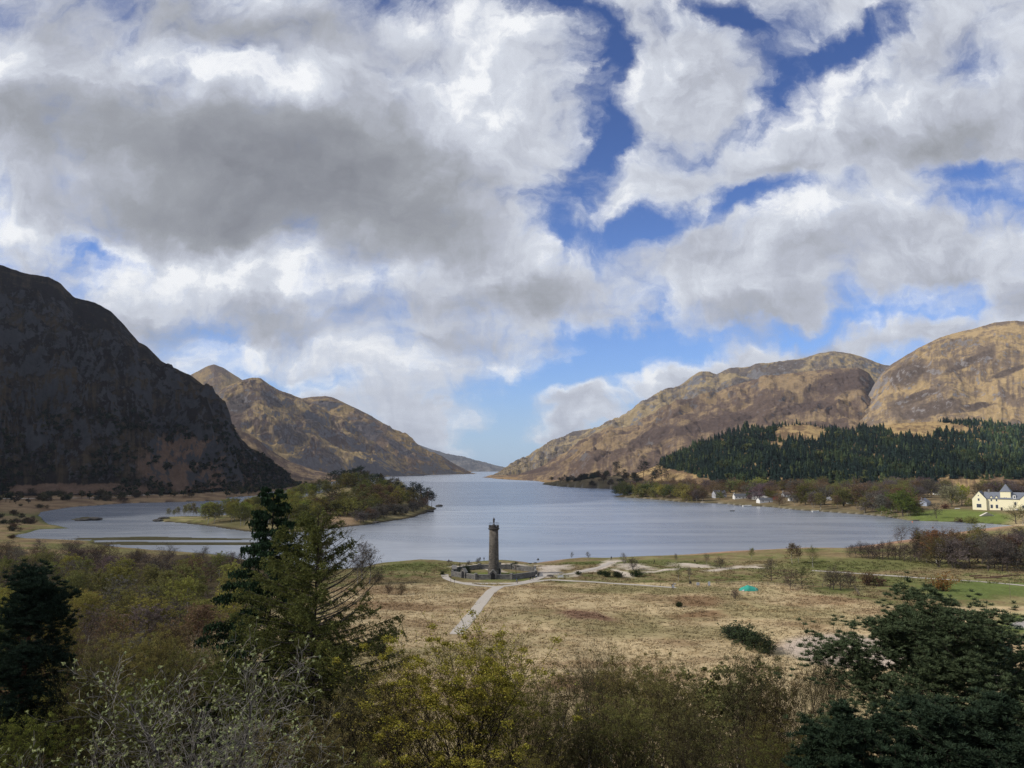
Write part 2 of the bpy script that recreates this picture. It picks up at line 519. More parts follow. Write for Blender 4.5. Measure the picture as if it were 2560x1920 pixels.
def hill_mat(name, grass, brown, rock, scale=1.0, grassy=0.5, rocky=0.5, fine=1.0, stretch=(1, 1, 1), zone=(0.2, 0.13, 0.08)):
    m, t = new_mat(name)
    geo = t.n('ShaderNodeNewGeometry')
    pos = geo.outputs['Position']
    nz = t.n('ShaderNodeSeparateXYZ', {0: geo.outputs['Normal']}).outputs[2]
    ps = t.n('ShaderNodeMapping', {0: pos, 3: stretch}).outputs[0]
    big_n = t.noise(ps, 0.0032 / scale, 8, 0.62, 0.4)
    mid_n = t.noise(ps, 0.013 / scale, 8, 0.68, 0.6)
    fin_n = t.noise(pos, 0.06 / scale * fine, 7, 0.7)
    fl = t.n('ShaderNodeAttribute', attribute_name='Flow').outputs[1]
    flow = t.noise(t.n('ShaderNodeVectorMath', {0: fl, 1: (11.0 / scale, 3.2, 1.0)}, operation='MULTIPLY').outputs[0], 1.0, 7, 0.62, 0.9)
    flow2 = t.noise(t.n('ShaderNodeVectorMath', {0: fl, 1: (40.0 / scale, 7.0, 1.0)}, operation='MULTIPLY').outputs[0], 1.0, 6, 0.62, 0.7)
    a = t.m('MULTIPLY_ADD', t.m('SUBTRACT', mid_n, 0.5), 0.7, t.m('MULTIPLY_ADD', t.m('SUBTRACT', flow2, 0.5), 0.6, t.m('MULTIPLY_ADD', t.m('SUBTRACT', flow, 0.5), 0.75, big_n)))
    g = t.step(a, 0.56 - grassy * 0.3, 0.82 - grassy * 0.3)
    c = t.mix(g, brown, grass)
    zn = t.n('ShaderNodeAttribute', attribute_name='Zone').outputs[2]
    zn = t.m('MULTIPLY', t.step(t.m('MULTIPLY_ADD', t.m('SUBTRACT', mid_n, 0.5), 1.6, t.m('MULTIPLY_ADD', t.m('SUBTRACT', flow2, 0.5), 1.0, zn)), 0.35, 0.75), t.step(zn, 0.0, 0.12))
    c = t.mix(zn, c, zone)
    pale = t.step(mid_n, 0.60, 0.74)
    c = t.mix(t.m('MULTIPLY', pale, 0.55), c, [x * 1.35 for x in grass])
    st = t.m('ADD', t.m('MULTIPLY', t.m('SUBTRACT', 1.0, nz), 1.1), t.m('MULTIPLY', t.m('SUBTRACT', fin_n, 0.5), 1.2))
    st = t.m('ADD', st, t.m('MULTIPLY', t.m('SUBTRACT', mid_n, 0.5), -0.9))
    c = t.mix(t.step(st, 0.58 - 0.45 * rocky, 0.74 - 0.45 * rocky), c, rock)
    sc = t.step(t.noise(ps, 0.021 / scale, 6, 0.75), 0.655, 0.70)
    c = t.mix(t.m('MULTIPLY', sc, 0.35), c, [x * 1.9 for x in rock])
    k = t.m('MULTIPLY_ADD', t.m('SUBTRACT', fin_n, 0.5), 1.25, 1.0)
    k = t.m('MAXIMUM', k, 0.35)
    c = t.n('ShaderNodeVectorMath', {0: c, 3: k}, operation='SCALE').outputs[0]
    b = t.n('ShaderNodeBsdfDiffuse', {0: c, 1: 0.7})
    h = t.m('MULTIPLY_ADD', mid_n, 2.2, t.m('MULTIPLY_ADD', flow2, 1.6, fin_n))
    bm = t.n('ShaderNodeBump', {'Strength': 0.55, 'Distance': 8.0 * scale, 'Height': h})
    t.nt.links.new(bm.outputs[0], b.inputs['Normal'])
    t.n('ShaderNodeOutputMaterial', {0: b.outputs[0]})
    return m


def water_mat():
    m, t = new_mat('loch_water')
    pos = t.n('ShaderNodeNewGeometry').outputs['Position']
    mp = t.n('ShaderNodeMapping', {0: pos, 2: (0, 0, 0.35), 3: (1.0, 0.42, 1.0)}).outputs[0]
    n1 = t.noise(mp, 0.55, 4, 0.6)
    n2 = t.noise(mp, 0.07, 4, 0.6)
    n3 = t.noise(t.n('ShaderNodeMapping', {0: pos, 2: (0, 0, 0.2), 3: (0.25, 1.0, 1.0)}).outputs[0], 0.016, 8, 0.68, 1.0)
    n3 = t.step(n3, 0.28, 0.72)
    h = t.m('MULTIPLY_ADD', n2, 1.2, n1)
    calm = t.step(n3, 0.2, 0.8, 0.30, 0.65)
    b = t.n('ShaderNodeBsdfPrincipled', {'Base Color': t.mix(n3, (0.145, 0.168, 0.212), (0.285, 0.305, 0.335)), 'Roughness': 0.24, 'IOR': 1.33, 'Specular IOR Level': 0.5})
    bm = t.n('ShaderNodeBump', {'Strength': calm, 'Distance': 0.10, 'Height': h})
    t.nt.links.new(bm.outputs[0], b.inputs['Normal'])
    t.n('ShaderNodeOutputMaterial', {0: b.outputs[0]})
    return m


M_GROUND = ground_mat()
M_WATER = water_mat()
M_STONE = None


def stone_mat(name, c1, c2, c3, bw=0.55, bh=0.28, cyl=False):
    m, t = new_mat(name)
    tc = t.n('ShaderNodeTexCoord').outputs['Object']
    s = t.n('ShaderNodeSeparateXYZ', {0: tc})
    if cyl:
        an = t.m('MULTIPLY', t.m('ARCTAN2', s.outputs[1], s.outputs[0]), 1.7)
    else:
        an = t.m('ADD', s.outputs[0], t.m('MULTIPLY', s.outputs[1], 0.83))
    vec = t.n('ShaderNodeCombineXYZ', {0: an, 1: s.outputs[2], 2: 0.0}).outputs[0]
    br = t.n('ShaderNodeTexBrick', {'Vector': vec, 'Color1': (*c1, 1), 'Color2': (*c2, 1), 'Mortar': (*c3, 1), 'Scale': 1.0, 'Mortar Size': 0.02,
                                    'Brick Width': bw, 'Row Height': bh, 'Bias': 0.0}, offset=0.5)
    n = t.noise(tc, 0.9, 7, 0.7)
    k = t.m('MULTIPLY_ADD', t.m('SUBTRACT', n, 0.5), 2.2, 1.0)
    c = t.n('ShaderNodeVectorMath', {0: br.outputs[0], 3: t.m('MAXIMUM', k, 0.3)}, operation='SCALE').outputs[0]
    b = t.n('ShaderNodeBsdfPrincipled', {'Base Color': c, 'Roughness': 0.9, 'Specular IOR Level': 0.2})
    t.nt.links.new(t.n('ShaderNodeBump', {'Strength': 0.6, 'Distance': 0.05, 'Height': t.m('ADD', br.outputs[1], n), }, invert=True).outputs[0], b.inputs['Normal'])
    t.n('ShaderNodeOutputMaterial', {0: b.outputs[0]})
    return m


M_TOWER = stone_mat('tower_stone', (0.125, 0.11, 0.092), (0.060, 0.054, 0.048), (0.165, 0.148, 0.125), 0.62, 0.33, True)
M_WALL = stone_mat('wall_stone', (0.16, 0.155, 0.15), (0.085, 0.082, 0.08), (0.22, 0.21, 0.19))
M_DARKSTONE = solid('dark_stone', (0.05, 0.046, 0.044), 0.9, var=0.4)
M_COPE = solid('coping_stone', (0.20, 0.19, 0.175), 0.9, var=0.3)
M_BRONZE = solid('statue_stone', (0.055, 0.04, 0.034), 0.8, var=0.4)
M_IRON = solid('iron', (0.03, 0.03, 0.03), 0.6)
M_DARK = solid('dark_opening', (0.012, 0.012, 0.014), 0.9)
M_CREAM = solid('cream_render', (0.86, 0.80, 0.56), 0.85, var=0.05)
M_WHITE = solid('white_render', (0.74, 0.73, 0.70), 0.85, var=0.06)
M_GREYWALL = solid('grey_render', (0.42, 0.43, 0.47), 0.85, var=0.08)
M_RED = solid('red_boards', (0.24, 0.06, 0.05), 0.8, var=0.2)
M_SLATE = solid('slate', (0.15, 0.165, 0.20), 0.7, var=0.25, scale=1.5)
M_SLATE2 = solid('dark_slate', (0.085, 0.09, 0.10), 0.7, var=0.25, scale=1.5)
M_GLASS = solid('window_glass', (0.05, 0.06, 0.08), 0.15, var=0.1, spec=0.6)
M_FRAME = solid('white_frame', (0.7, 0.7, 0.68), 0.6, var=0.05)
M_WOOD = solid('grey_timber', (0.16, 0.13, 0.10), 0.9, var=0.3)
M_PATH = solid('gravel_path', (0.41, 0.37, 0.32), 0.95, var=0.14, scale=1.2, bump=0.03)
M_ROAD = solid('road_tarmac', (0.25, 0.235, 0.225), 0.95, var=0.14, scale=1.2)
M_TEAL = solid('teal_canvas', (0.03, 0.30, 0.23), 0.7, var=0.25, scale=1.0)
M_SKIN = solid('skin', (0.45, 0.28, 0.21), 0.6, var=0.05)
M_ROCK = solid('shore_rock', (0.055, 0.05, 0.045), 0.95, var=0.5, scale=0.6, bump=0.2)
# ------------------------------------------------------------------ loch outline (traced as shore points, laid on the water level)
LAKE_PX = [(64, 1333), (100, 1323), (172, 1321), (118, 1309), (106, 1300), (98, 1290), (101, 1280), (174, 1268), (318, 1258), (448, 1255), (560, 1251),
           (577, 1248.5), (560, 1244), (640, 1239), (682, 1229), (726, 1226), (758, 1217), (800, 1210), (850, 1201), (900, 1193), (964, 1189.5), (1040, 1187.5), (1120, 1185.5), (1181, 1183.8),
           (1170, 1181.5), (1180, 1179), (1262, 1179), (1252, 1183), (1225, 1188), (1213, 1192), (1240, 1197), (1280, 1199.7), (1340, 1202), (1362, 1206), (1355, 1211), (1396, 1216), (1460, 1220), (1558, 1223),
           (1592, 1227), (1590, 1233), (1555, 1237), (1531, 1242), (1570, 1244), (1627, 1248), (1714, 1256), (1801, 1259), (1859, 1265), (1920, 1267), (1992, 1275), (2065, 1280),
           (2151, 1286), (2209, 1291), (2267, 1301), (2354, 1304), (2441, 1307), (2499, 1311), (2540, 1314), (2470, 1320), (2325, 1341), (2209, 1358), (2091, 1372), (1990, 1371),
           (1920, 1374), (1800, 1380), (1700, 1388), (1600, 1392), (1500, 1396), (1450, 1395), (1392, 1400), (1332, 1408), (1308, 1404), (1258, 1400), (1185, 1404),
           (1164, 1407), (1102, 1401), (1047, 1399), (943, 1408), (900, 1421), (820, 1426), (700, 1421), (600, 1397), (520, 1384), (400, 1376), (300, 1368), (235, 1360),
           (240, 1352), (150, 1349), (64, 1346), (30, 1340)]
ISLE_PX = [(378, 1304), (405, 1293), (470, 1291), (564, 1292), (640, 1285), (690, 1262), (720, 1250), (760, 1241), (850, 1236), (950, 1240), (1050, 1256), (1096, 1272),
           (1030, 1295), (972, 1304), (914, 1313), (827, 1322), (760, 1330), (680, 1335), (602, 1328), (540, 1318), (477, 1311), (428, 1306)]
ROCK_PX = [(177, 1299), (200, 1296), (240, 1296), (256, 1299), (230, 1302), (190, 1302)]
BAR1_PX = [(170, 1346), (300, 1343), (376, 1341), (521, 1345), (640, 1346), (640, 1350), (400, 1351), (200, 1350)]
BAR2_PX = [(220, 1356), (330, 1354), (400, 1355.5), (640, 1356), (640, 1363), (350, 1364), (240, 1361)]


def wpoly(px):
    return np.array([onz(u, v, 0.0)[:2] for u, v in px])


def sdist(x, y, poly):                      # signed distance, positive inside
    x, y = np.asarray(x, float), np.asarray(y, float)
    if x.size < 50:
        A = poly; B = np.roll(poly, -1, 0); E = B - A
        X, Y = x.reshape(-1, 1), y.reshape(-1, 1)
        t = np.clip(((X - A[:, 0]) * E[:, 0] + (Y - A[:, 1]) * E[:, 1]) / ((E ** 2).sum(1) + 1e-12), 0, 1)
        d = np.sqrt(((X - A[:, 0] - t * E[:, 0]) ** 2 + (Y - A[:, 1] - t * E[:, 1]) ** 2).min(1))
        ey = np.where(np.abs(E[:, 1]) > 1e-12, E[:, 1], 1e-12)
        c = ((A[:, 1] > Y) != (B[:, 1] > Y)) & (X < E[:, 0] * (Y - A[:, 1]) / ey + A[:, 0])
        return (np.where(c.sum(1) % 2 == 1, 1, -1) * d).reshape(x.shape)
    best = np.full(x.shape, 1e18); inside = np.zeros(x.shape, bool)
    n = len(poly)
    for i in range(n):
        ax, ay_ = poly[i]; bx, by = poly[(i + 1) % n]
        ex, ey = bx - ax, by - ay_
        t = np.clip(((x - ax) * ex + (y - ay_) * ey) / (ex * ex + ey * ey + 1e-12), 0, 1)
        best = np.minimum(best, (x - ax - t * ex) ** 2 + (y - ay_ - t * ey) ** 2)
        c = ((ay_ > y) != (by > y)) & (x < ex * (y - ay_) / (ey if abs(ey) > 1e-12 else 1e-12) + ax)
        inside ^= c
    return np.where(inside, 1, -1) * np.sqrt(best)


LAKE, ISLE, ROCKI, BAR1, BAR2 = [wpoly(p) for p in (LAKE_PX, ISLE_PX, ROCK_PX, BAR1_PX, BAR2_PX)]


def ground_h(x, y, full=False):
    x, y = np.asarray(x, float), np.asarray(y, float)
    wob = fbm2(x / 23, y / 23, 3, 5) * np.clip(y / 300, 0.4, 6)
    lk = -sdist(x, y, LAKE) + wob
    isl = sdist(x, y, ISLE) + wob * 0.6
    rk = sdist(x, y, ROCKI) + wob * 0.3
    b1 = sdist(x, y, BAR1) + wob * 0.3
    b2 = sdist(x, y, BAR2) + wob * 0.3
    near = y < 520
    z = np.where(lk > 0, 3.6 * (1 - np.exp(-lk / 20.0)), np.maximum(lk * 0.12, -2.5))
    far = np.clip(lk - 25, 0, 500) * 0.022 * (y > 560)
    z = z + far
    left = sst(-x, 120, 420) * sst(y, 260, 330) * (1 - sst(y, 700, 760))
    z = z * (1 - 0.45 * left * (lk > 0))
    # slope the viewpoint stands on
    t = np.clip((y - 4 + 0.03 * x) / 112.0, 0, 1)
    hill = 34.3 * (1 - t) ** 1.95
    z = z + hill + fbm2(x / 14, y / 14, 4, 9) * 1.1 * sst(hill, 0.5, 8)
    z = z + fbm2(x / 30, y / 30, 4, 21) * 0.35 * sst(lk, 4, 20) * (y < 520)
    z = z + fbm2(x / 60, y / 60, 4, 23) * 1.6 * sst(lk, 10, 50) * (y > 560)
    zi = 2.6 * (1 - np.exp(-np.maximum(isl, 0) / 12.0))
    hump = 20 * np.exp(-((x + 158) / 58) ** 2 - ((y - 840) / 150) ** 2) + 5 * np.exp(-((x + 75) / 28) ** 2 - ((y - 720) / 50) ** 2)
    zi = zi + hump * sst(isl, -2, 26) + fbm2(x / 20, y / 20, 4, 3) * 0.8 * sst(isl, 0, 12)
    spit = np.exp(-((x + 330) / 38) ** 2 - ((y - 595) / 11) ** 2) * 2.2
    zi = zi * np.where(x < -240, 0.55, 1.0) + spit
    knoll = 17 * np.exp(-((x - 205) / 85) ** 2 - ((y - 1640) / 120) ** 2) + 11 * np.exp(-((x - 98) / 38) ** 2 - ((y - 1800) / 60) ** 2)
    z = z + knoll * sst(lk, 0, 25)
    z = np.where(isl > 0, zi, z)
    z = np.where((rk > 0), np.minimum(rk * 0.25, 1.3) + fbm2(x / 3, y / 3, 2, 4) * 0.5 + 0.2, z)
    z = np.where((b1 > 0) | (b2 > 0), 0.10 + 0.25 * np.clip(np.maximum(b1, b2) / 6, 0, 1), z)
    if full:
        return z, lk, isl, np.maximum(np.maximum(b1, b2), rk), hill
    return z


def gz(x, y):
    return float(ground_h(np.array([x]), np.array([y]))[0])


def onground(u, v, z0=3.6):
    z = z0
    for _ in range(14):
        p = onz(u, v, z)
        z = 0.5 * z + 0.5 * gz(p[0], p[1])
    return np.array((p[0], p[1], gz(p[0], p[1])))


def blob(u, v, cu, cv, ru, rv, rot=0.0, soft=0.5):
    a = math.radians(rot)
    du, dv = u - cu, v - cv
    p = (du * math.cos(a) + dv * math.sin(a)) / ru
    r = (-du * math.sin(a) + dv * math.cos(a)) / rv
    return 1 - sst(np.sqrt(p * p + r * r), 1 - soft, 1 + soft * 0.4)


STRAW, STRAW_D, TURF, OLIVE = (0.41, 0.325, 0.195), (0.19, 0.12, 0.068), (0.105, 0.118, 0.042), (0.205, 0.180, 0.088)
SAND, PINK, FLOOR, MUD, LAWN, RUST = (0.46, 0.40, 0.335), (0.38, 0.255, 0.195), (0.06, 0.048, 0.03), (0.05, 0.042, 0.034), (0.125, 0.155, 0.045), (0.15, 0.075, 0.06)


def ground_colour(x, y, z, lk, isl, bars, hill):
    u, v = proj(x, y, np.full_like(x, 3.6))
    u0 = u.copy(); v0 = v.copy()
    u = u + fbm2(x / 9, y / 9, 4, 40) * 26
    v = v + fbm2(x / 9, y / 9, 4, 41) * 9 * np.clip(200 / np.maximum(y, 30), 0.15, 2)
    c = np.tile(np.array(STRAW), (len(x), 1))

    def put(m, col, k=1.0):
        nonlocal c
        m = np.clip(m * k, 0, 1)[:, None]
        c = c * (1 - m) + np.array(col) * m
    n1 = fbm2(x / 16, y / 9, 5, 50); n2 = fbm2(x / 5, y / 5, 4, 51); n3 = fbm2(x / 40, y / 30, 4, 52)
    # rough grass field
    put(sst(n1, 0.02, 0.38), STRAW_D, 0.55)
    put(sst(n3, 0.0, 0.35), OLIVE, 0.6)
    put(sst(-n2, 0.12, 0.45), (0.30, 0.22, 0.12), 0.6)
    put(blob(u, v, 1700, 1582, 260, 22), OLIVE, 0.55)
    put(blob(u, v, 1470, 1540, 90, 13, 6), RUST, 0.75)
    put(blob(u, v, 1740, 1502, 90, 16), STRAW_D, 0.85)
    put(blob(u, v, 1740, 1540, 85, 12), STRAW_D, 0.9)
    put(blob(u, v, 1370, 1470, 90, 9, 4), STRAW_D, 0.7)
    put(blob(u, v, 1000, 1516, 180, 12), STRAW_D, 0.75)
    put(blob(u, v, 940, 1476, 150, 9), STRAW_D, 0.6)
    put(blob(u, v, 2080, 1500, 120, 14), STRAW_D, 0.6)
    put(blob(u, v, 1460, 1710, 120, 22), STRAW_D, 0.8)
    # greener ground between the field and the beach
    edge = 1458 + sst(u0, 1000, 900) * 10 + sst(u0, 1900, 2300) * 60
    strip = sst(-(v - edge), -5, 9) * (y < 520) * (lk > -2)
    put(strip, OLIVE)
    put(strip * sst(n1, -0.15, 0.2), TURF, 0.8)
    put(strip * sst(n2, 0.0, 0.3), (0.16, 0.115, 0.065), 0.75)
    put(strip * sst(n3, 0.05, 0.3), (0.19, 0.14, 0.08), 0.7)
    put(blob(u, v, 1000, 1412, 130, 14), TURF, 0.8)
    put(blob(u, v, 1238, 1440, 100, 12), (0.13, 0.155, 0.045), 0.95)
    put(blob(u, v, 1600, 1403, 190, 9), TURF, 0.8)
    put(blob(u, v, 1450, 1403, 60, 8), TURF, 0.9)
    put(blob(u, v, 1640, 1474, 300, 12), OLIVE, 0.85)
    put(blob(u, v, 2150, 1412, 260, 20), TURF, 0.75)
    put(blob(u, v, 2450, 1475, 200, 26), (0.10, 0.13, 0.042), 0.95)
    put(blob(u, v, 2230, 1450, 90, 12), TURF, 0.8)
    put(blob(u, v, 2080, 1476, 70, 8), TURF, 0.7)
    put(blob(u, v, 2540, 1560, 60, 30), (0.10, 0.13, 0.042), 0.95)
    # trodden sand
    for b in ((1372, 1428, 34, 17, 0), (1390, 1414, 50, 7, 0), (1470, 1424, 70, 6, -14), (1510, 1412, 55, 9, -20), (1530, 1400, 30, 7, 0), (1590, 1416, 55, 7, 5), (1560, 1432, 30, 9, 20),
              (1655, 1425, 70, 3.5, -8), (1735, 1412, 70, 5, 4), (1800, 1423, 45, 5, -6), (1865, 1416, 60, 4, 0), (1250, 1420, 20, 10, 30), (1205, 1414, 40, 4, 20), (1150, 1410, 35, 3, 0),
              (1290, 1407, 90, 4, 0)):
        put(blob(u, v, *b), SAND, 0.9)
    shore = sst(-lk, -16, -2) * (y < 520) * (x > -60)
    put(shore * sst(u0, 1280, 1330) * (1 - sst(u0, 1395, 1420)), PINK, 0.8)
    put(sst(-lk, -24, -6) * sst(u0, 1640, 1800) * (y < 520), (0.33, 0.20, 0.14), 0.9)
    put(sst(-lk, -4.5, -0.5) * (y < 520), (0.13, 0.10, 0.08), 0.8)
    # gravel car park and lane behind the pine
    put(blob(u0, v0, 2125, 1628, 190, 44, 4, 0.25), (0.39, 0.325, 0.27), 0.95)
    put(blob(u0, v0, 2480, 1690, 150, 22, 4, 0.25), (0.39, 0.325, 0.27), 0.95)
    put(blob(u0, v0, 2570, 1556, 45, 12, -8, 0.25), (0.30, 0.28, 0.27), 0.95)
    # wood floor on the left and on the viewpoint's slope
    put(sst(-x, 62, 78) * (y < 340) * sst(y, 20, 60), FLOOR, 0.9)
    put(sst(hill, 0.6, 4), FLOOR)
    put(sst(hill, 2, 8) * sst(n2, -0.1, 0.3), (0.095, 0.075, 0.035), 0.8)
    # left shore meadows
    lm = sst(-x, 120, 200) * sst(y, 255, 330) * (lk > 0)
    put(lm, (0.25, 0.185, 0.10))
    put(lm * sst(n1, 0.0, 0.25), (0.16, 0.11, 0.07), 0.8)
    put(lm * sst(n3, -0.05, 0.3), (0.15, 0.15, 0.06), 0.9)
    put(lm * sst(-lk, -7, -1), TURF, 0.8)
    # far banks
    fb = sst(y, 560, 640) * (lk > 0) * (x > 0)
    put(fb, (0.14, 0.11, 0.065))
    put(fb * sst(n3, -0.1, 0.3), (0.23, 0.17, 0.095), 0.8)
    put(fb * (1 - sst(lk, 4, 22)), (0.13, 0.115, 0.065), 0.8)
    put(fb * (1 - sst(lk, 0.5, 4)), (0.26, 0.235, 0.20), 0.8)
    put(blob(u0, v0, 2400, 1289, 150, 13, 2, 0.3) * (lk > 0), LAWN)
    put(sst(y, 640, 760) * (lk > 0) * (x < 0), (0.24, 0.165, 0.095))
    put(sst(y, 640, 760) * (lk > 0) * (x < 0) * sst(n3, -0.1, 0.25), (0.13, 0.085, 0.055), 0.9)
    put(sst(y, 1900, 2400) * (lk > 0), (0.30, 0.2, 0.105))
    # island
    im = (isl > 0).astype(float)
    put(im, (0.20, 0.165, 0.085))
    put(im * sst(n3, -0.1, 0.2), (0.13, 0.12, 0.055), 0.8)
    put(im * blob(u, v, 850, 1290, 60, 26), (0.30, 0.205, 0.13), 0.8)
    put(im * (x < -215) * sst(-n1, -0.2, 0.2), (0.30, 0.255, 0.13), 0.9)
    put(im * (x < -215) * sst(n2, -0.1, 0.3), (0.19, 0.195, 0.065), 0.7)
    put(im * np.exp(-((x + 330) / 48) ** 2 - ((y - 595) / 10) ** 2), (0.045, 0.035, 0.028))
    put(im * (1 - sst(isl, 1.5, 6)) * (x > -260), (0.045, 0.038, 0.03), 0.9)
    put((bars > 0).astype(float), (0.075, 0.068, 0.038))
    put(((lk <= 0) & (isl <= 0) & (bars <= 0)).astype(float), MUD)
    return c


# ground: one sheet from under the viewpoint to beyond the last hills, finer near the camera
NA, NR = 760, 560
ang = np.concatenate((np.linspace(-75, -44, 40)[:-1], np.linspace(-44, 44, NA - 78), np.linspace(44, 75, 40)[1:]))
ang = np.radians(ang); NA = len(ang)
vrow = np.linspace(0, 1, NR)
dep = np.concatenate((np.linspace(-60, 4, 14)[:-1], 36.0 * F / np.linspace(36 * F / 4.0, 36 * F / 130.0, 90)[:-1] * 1.0,
                      36.0 * F / np.linspace(36 * F / 130.0, 36 * F / 1500.0, 360)[:-1], 36.0 * F / np.linspace(36 * F / 1500.0, 36 * F / 14000.0, 40)))
NR = len(dep)
DD, AA = np.meshgrid(dep, ang, indexing='ij')
GX = np.clip(np.tan(AA) * (np.abs(DD) + 12), -9000, 9000).ravel(); GY = DD.ravel()
gzv, glk, gisl, gbar, ghill = ground_h(GX, GY, True)
gb = MB(); gb.add(np.stack((GX, GY, gzv), 1), grid_faces(NR, NA))
ground = structure(gb.build('ground', M_GROUND, smooth=True))
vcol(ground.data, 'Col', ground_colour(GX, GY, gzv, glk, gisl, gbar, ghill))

wb = MB()
wx, wy = np.meshgrid(np.linspace(-8900, 8900, 13), np.linspace(150, 13800, 25))
wb.add(np.stack((wx.ravel(), wy.ravel(), np.zeros(wx.size)), 1), grid_faces(25, 13))
water = structure(wb.build('water', M_WATER))


# ------------------------------------------------------------------ paths: thin sheets that follow the ground
def strip(name, pts, w, mat, lift=0.07, px=True, step=1.5, rag=0.25):
    P = [onground(*p)[:2] if px else np.array(p) for p in pts]
    out = []
    for a, b in zip(P[:-1], P[1:]):
        k = max(1, int(np.linalg.norm(b - a) / step))
        out += [a + (b - a) * i / k for i in range(k)]
    out.append(P[-1])
    out = np.array(out)
    for _ in range(6):
        if len(out) > 2: out[1:-1] = 0.25 * out[:-2] + 0.5 * out[1:-1] + 0.25 * out[2:]
    tg = np.gradient(out, axis=0); nr_ = nrm(np.stack((-tg[:, 1], tg[:, 0]), 1))
    s = np.arange(len(out)) * step
    wl = w / 2 + rag * pn(s / 6, s * 0, 3); wr = w / 2 + rag * pn(s / 6, s * 0 + 5.5, 4)
    cols = [out + nr_ * wl[:, None], out + nr_ * (wl * 0.33)[:, None], out - nr_ * (wr * 0.33)[:, None], out - nr_ * wr[:, None]]
    V = np.stack(cols, 1).reshape(-1, 2)
    z = ground_h(V[:, 0], V[:, 1]) + lift
    V = np.column_stack((V, z))
    b = MB(); b.add(V, grid_faces(len(out), 4)[:, ::-1])
    return structure(b.build(name, mat))


strip('path', [(1248, 1467), (1226, 1479), (1207, 1503), (1186, 1530), (1160, 1562), (1140, 1586)], 3.1, M_PATH)
strip('path', [(1112, 1436), (1114, 1446), (1138, 1455), (1186, 1464), (1248, 1468)], 2.4, M_PATH, 0.075)
strip('path', [(1150, 1458), (1200, 1459), (1284, 1460), (1328, 1453), (1352, 1444), (1362, 1434)], 2.8, M_PATH, 0.08)
strip('path', [(1240, 1468), (1290, 1462.5), (1326, 1455.5), (1372, 1449), (1480, 1455), (1600, 1463), (1690, 1470)], 2.0, M_PATH, 0.085)
strip('path', [(1362, 1434), (1420, 1437), (1460, 1428), (1500, 1418), (1528, 1406)], 2.4, M_PATH, 0.09, rag=0.6)
strip('path', [(1225, 1426), (1205, 1417), (1150, 1412)], 2.0, M_PATH, 0.07, rag=0.5)
strip('path', [(2030, 1426.5), (2100, 1431), (2200, 1438), (2300, 1445), (2420, 1452), (2500, 1458), (2640, 1474)], 2.3, M_PATH)
strip('track', [(-60, 1246), (60, 1247.5), (185, 1247), (289, 1242), (376, 1237), (480, 1232), (576, 1227.5)], 5.0, M_PATH, 0.35, step=8)


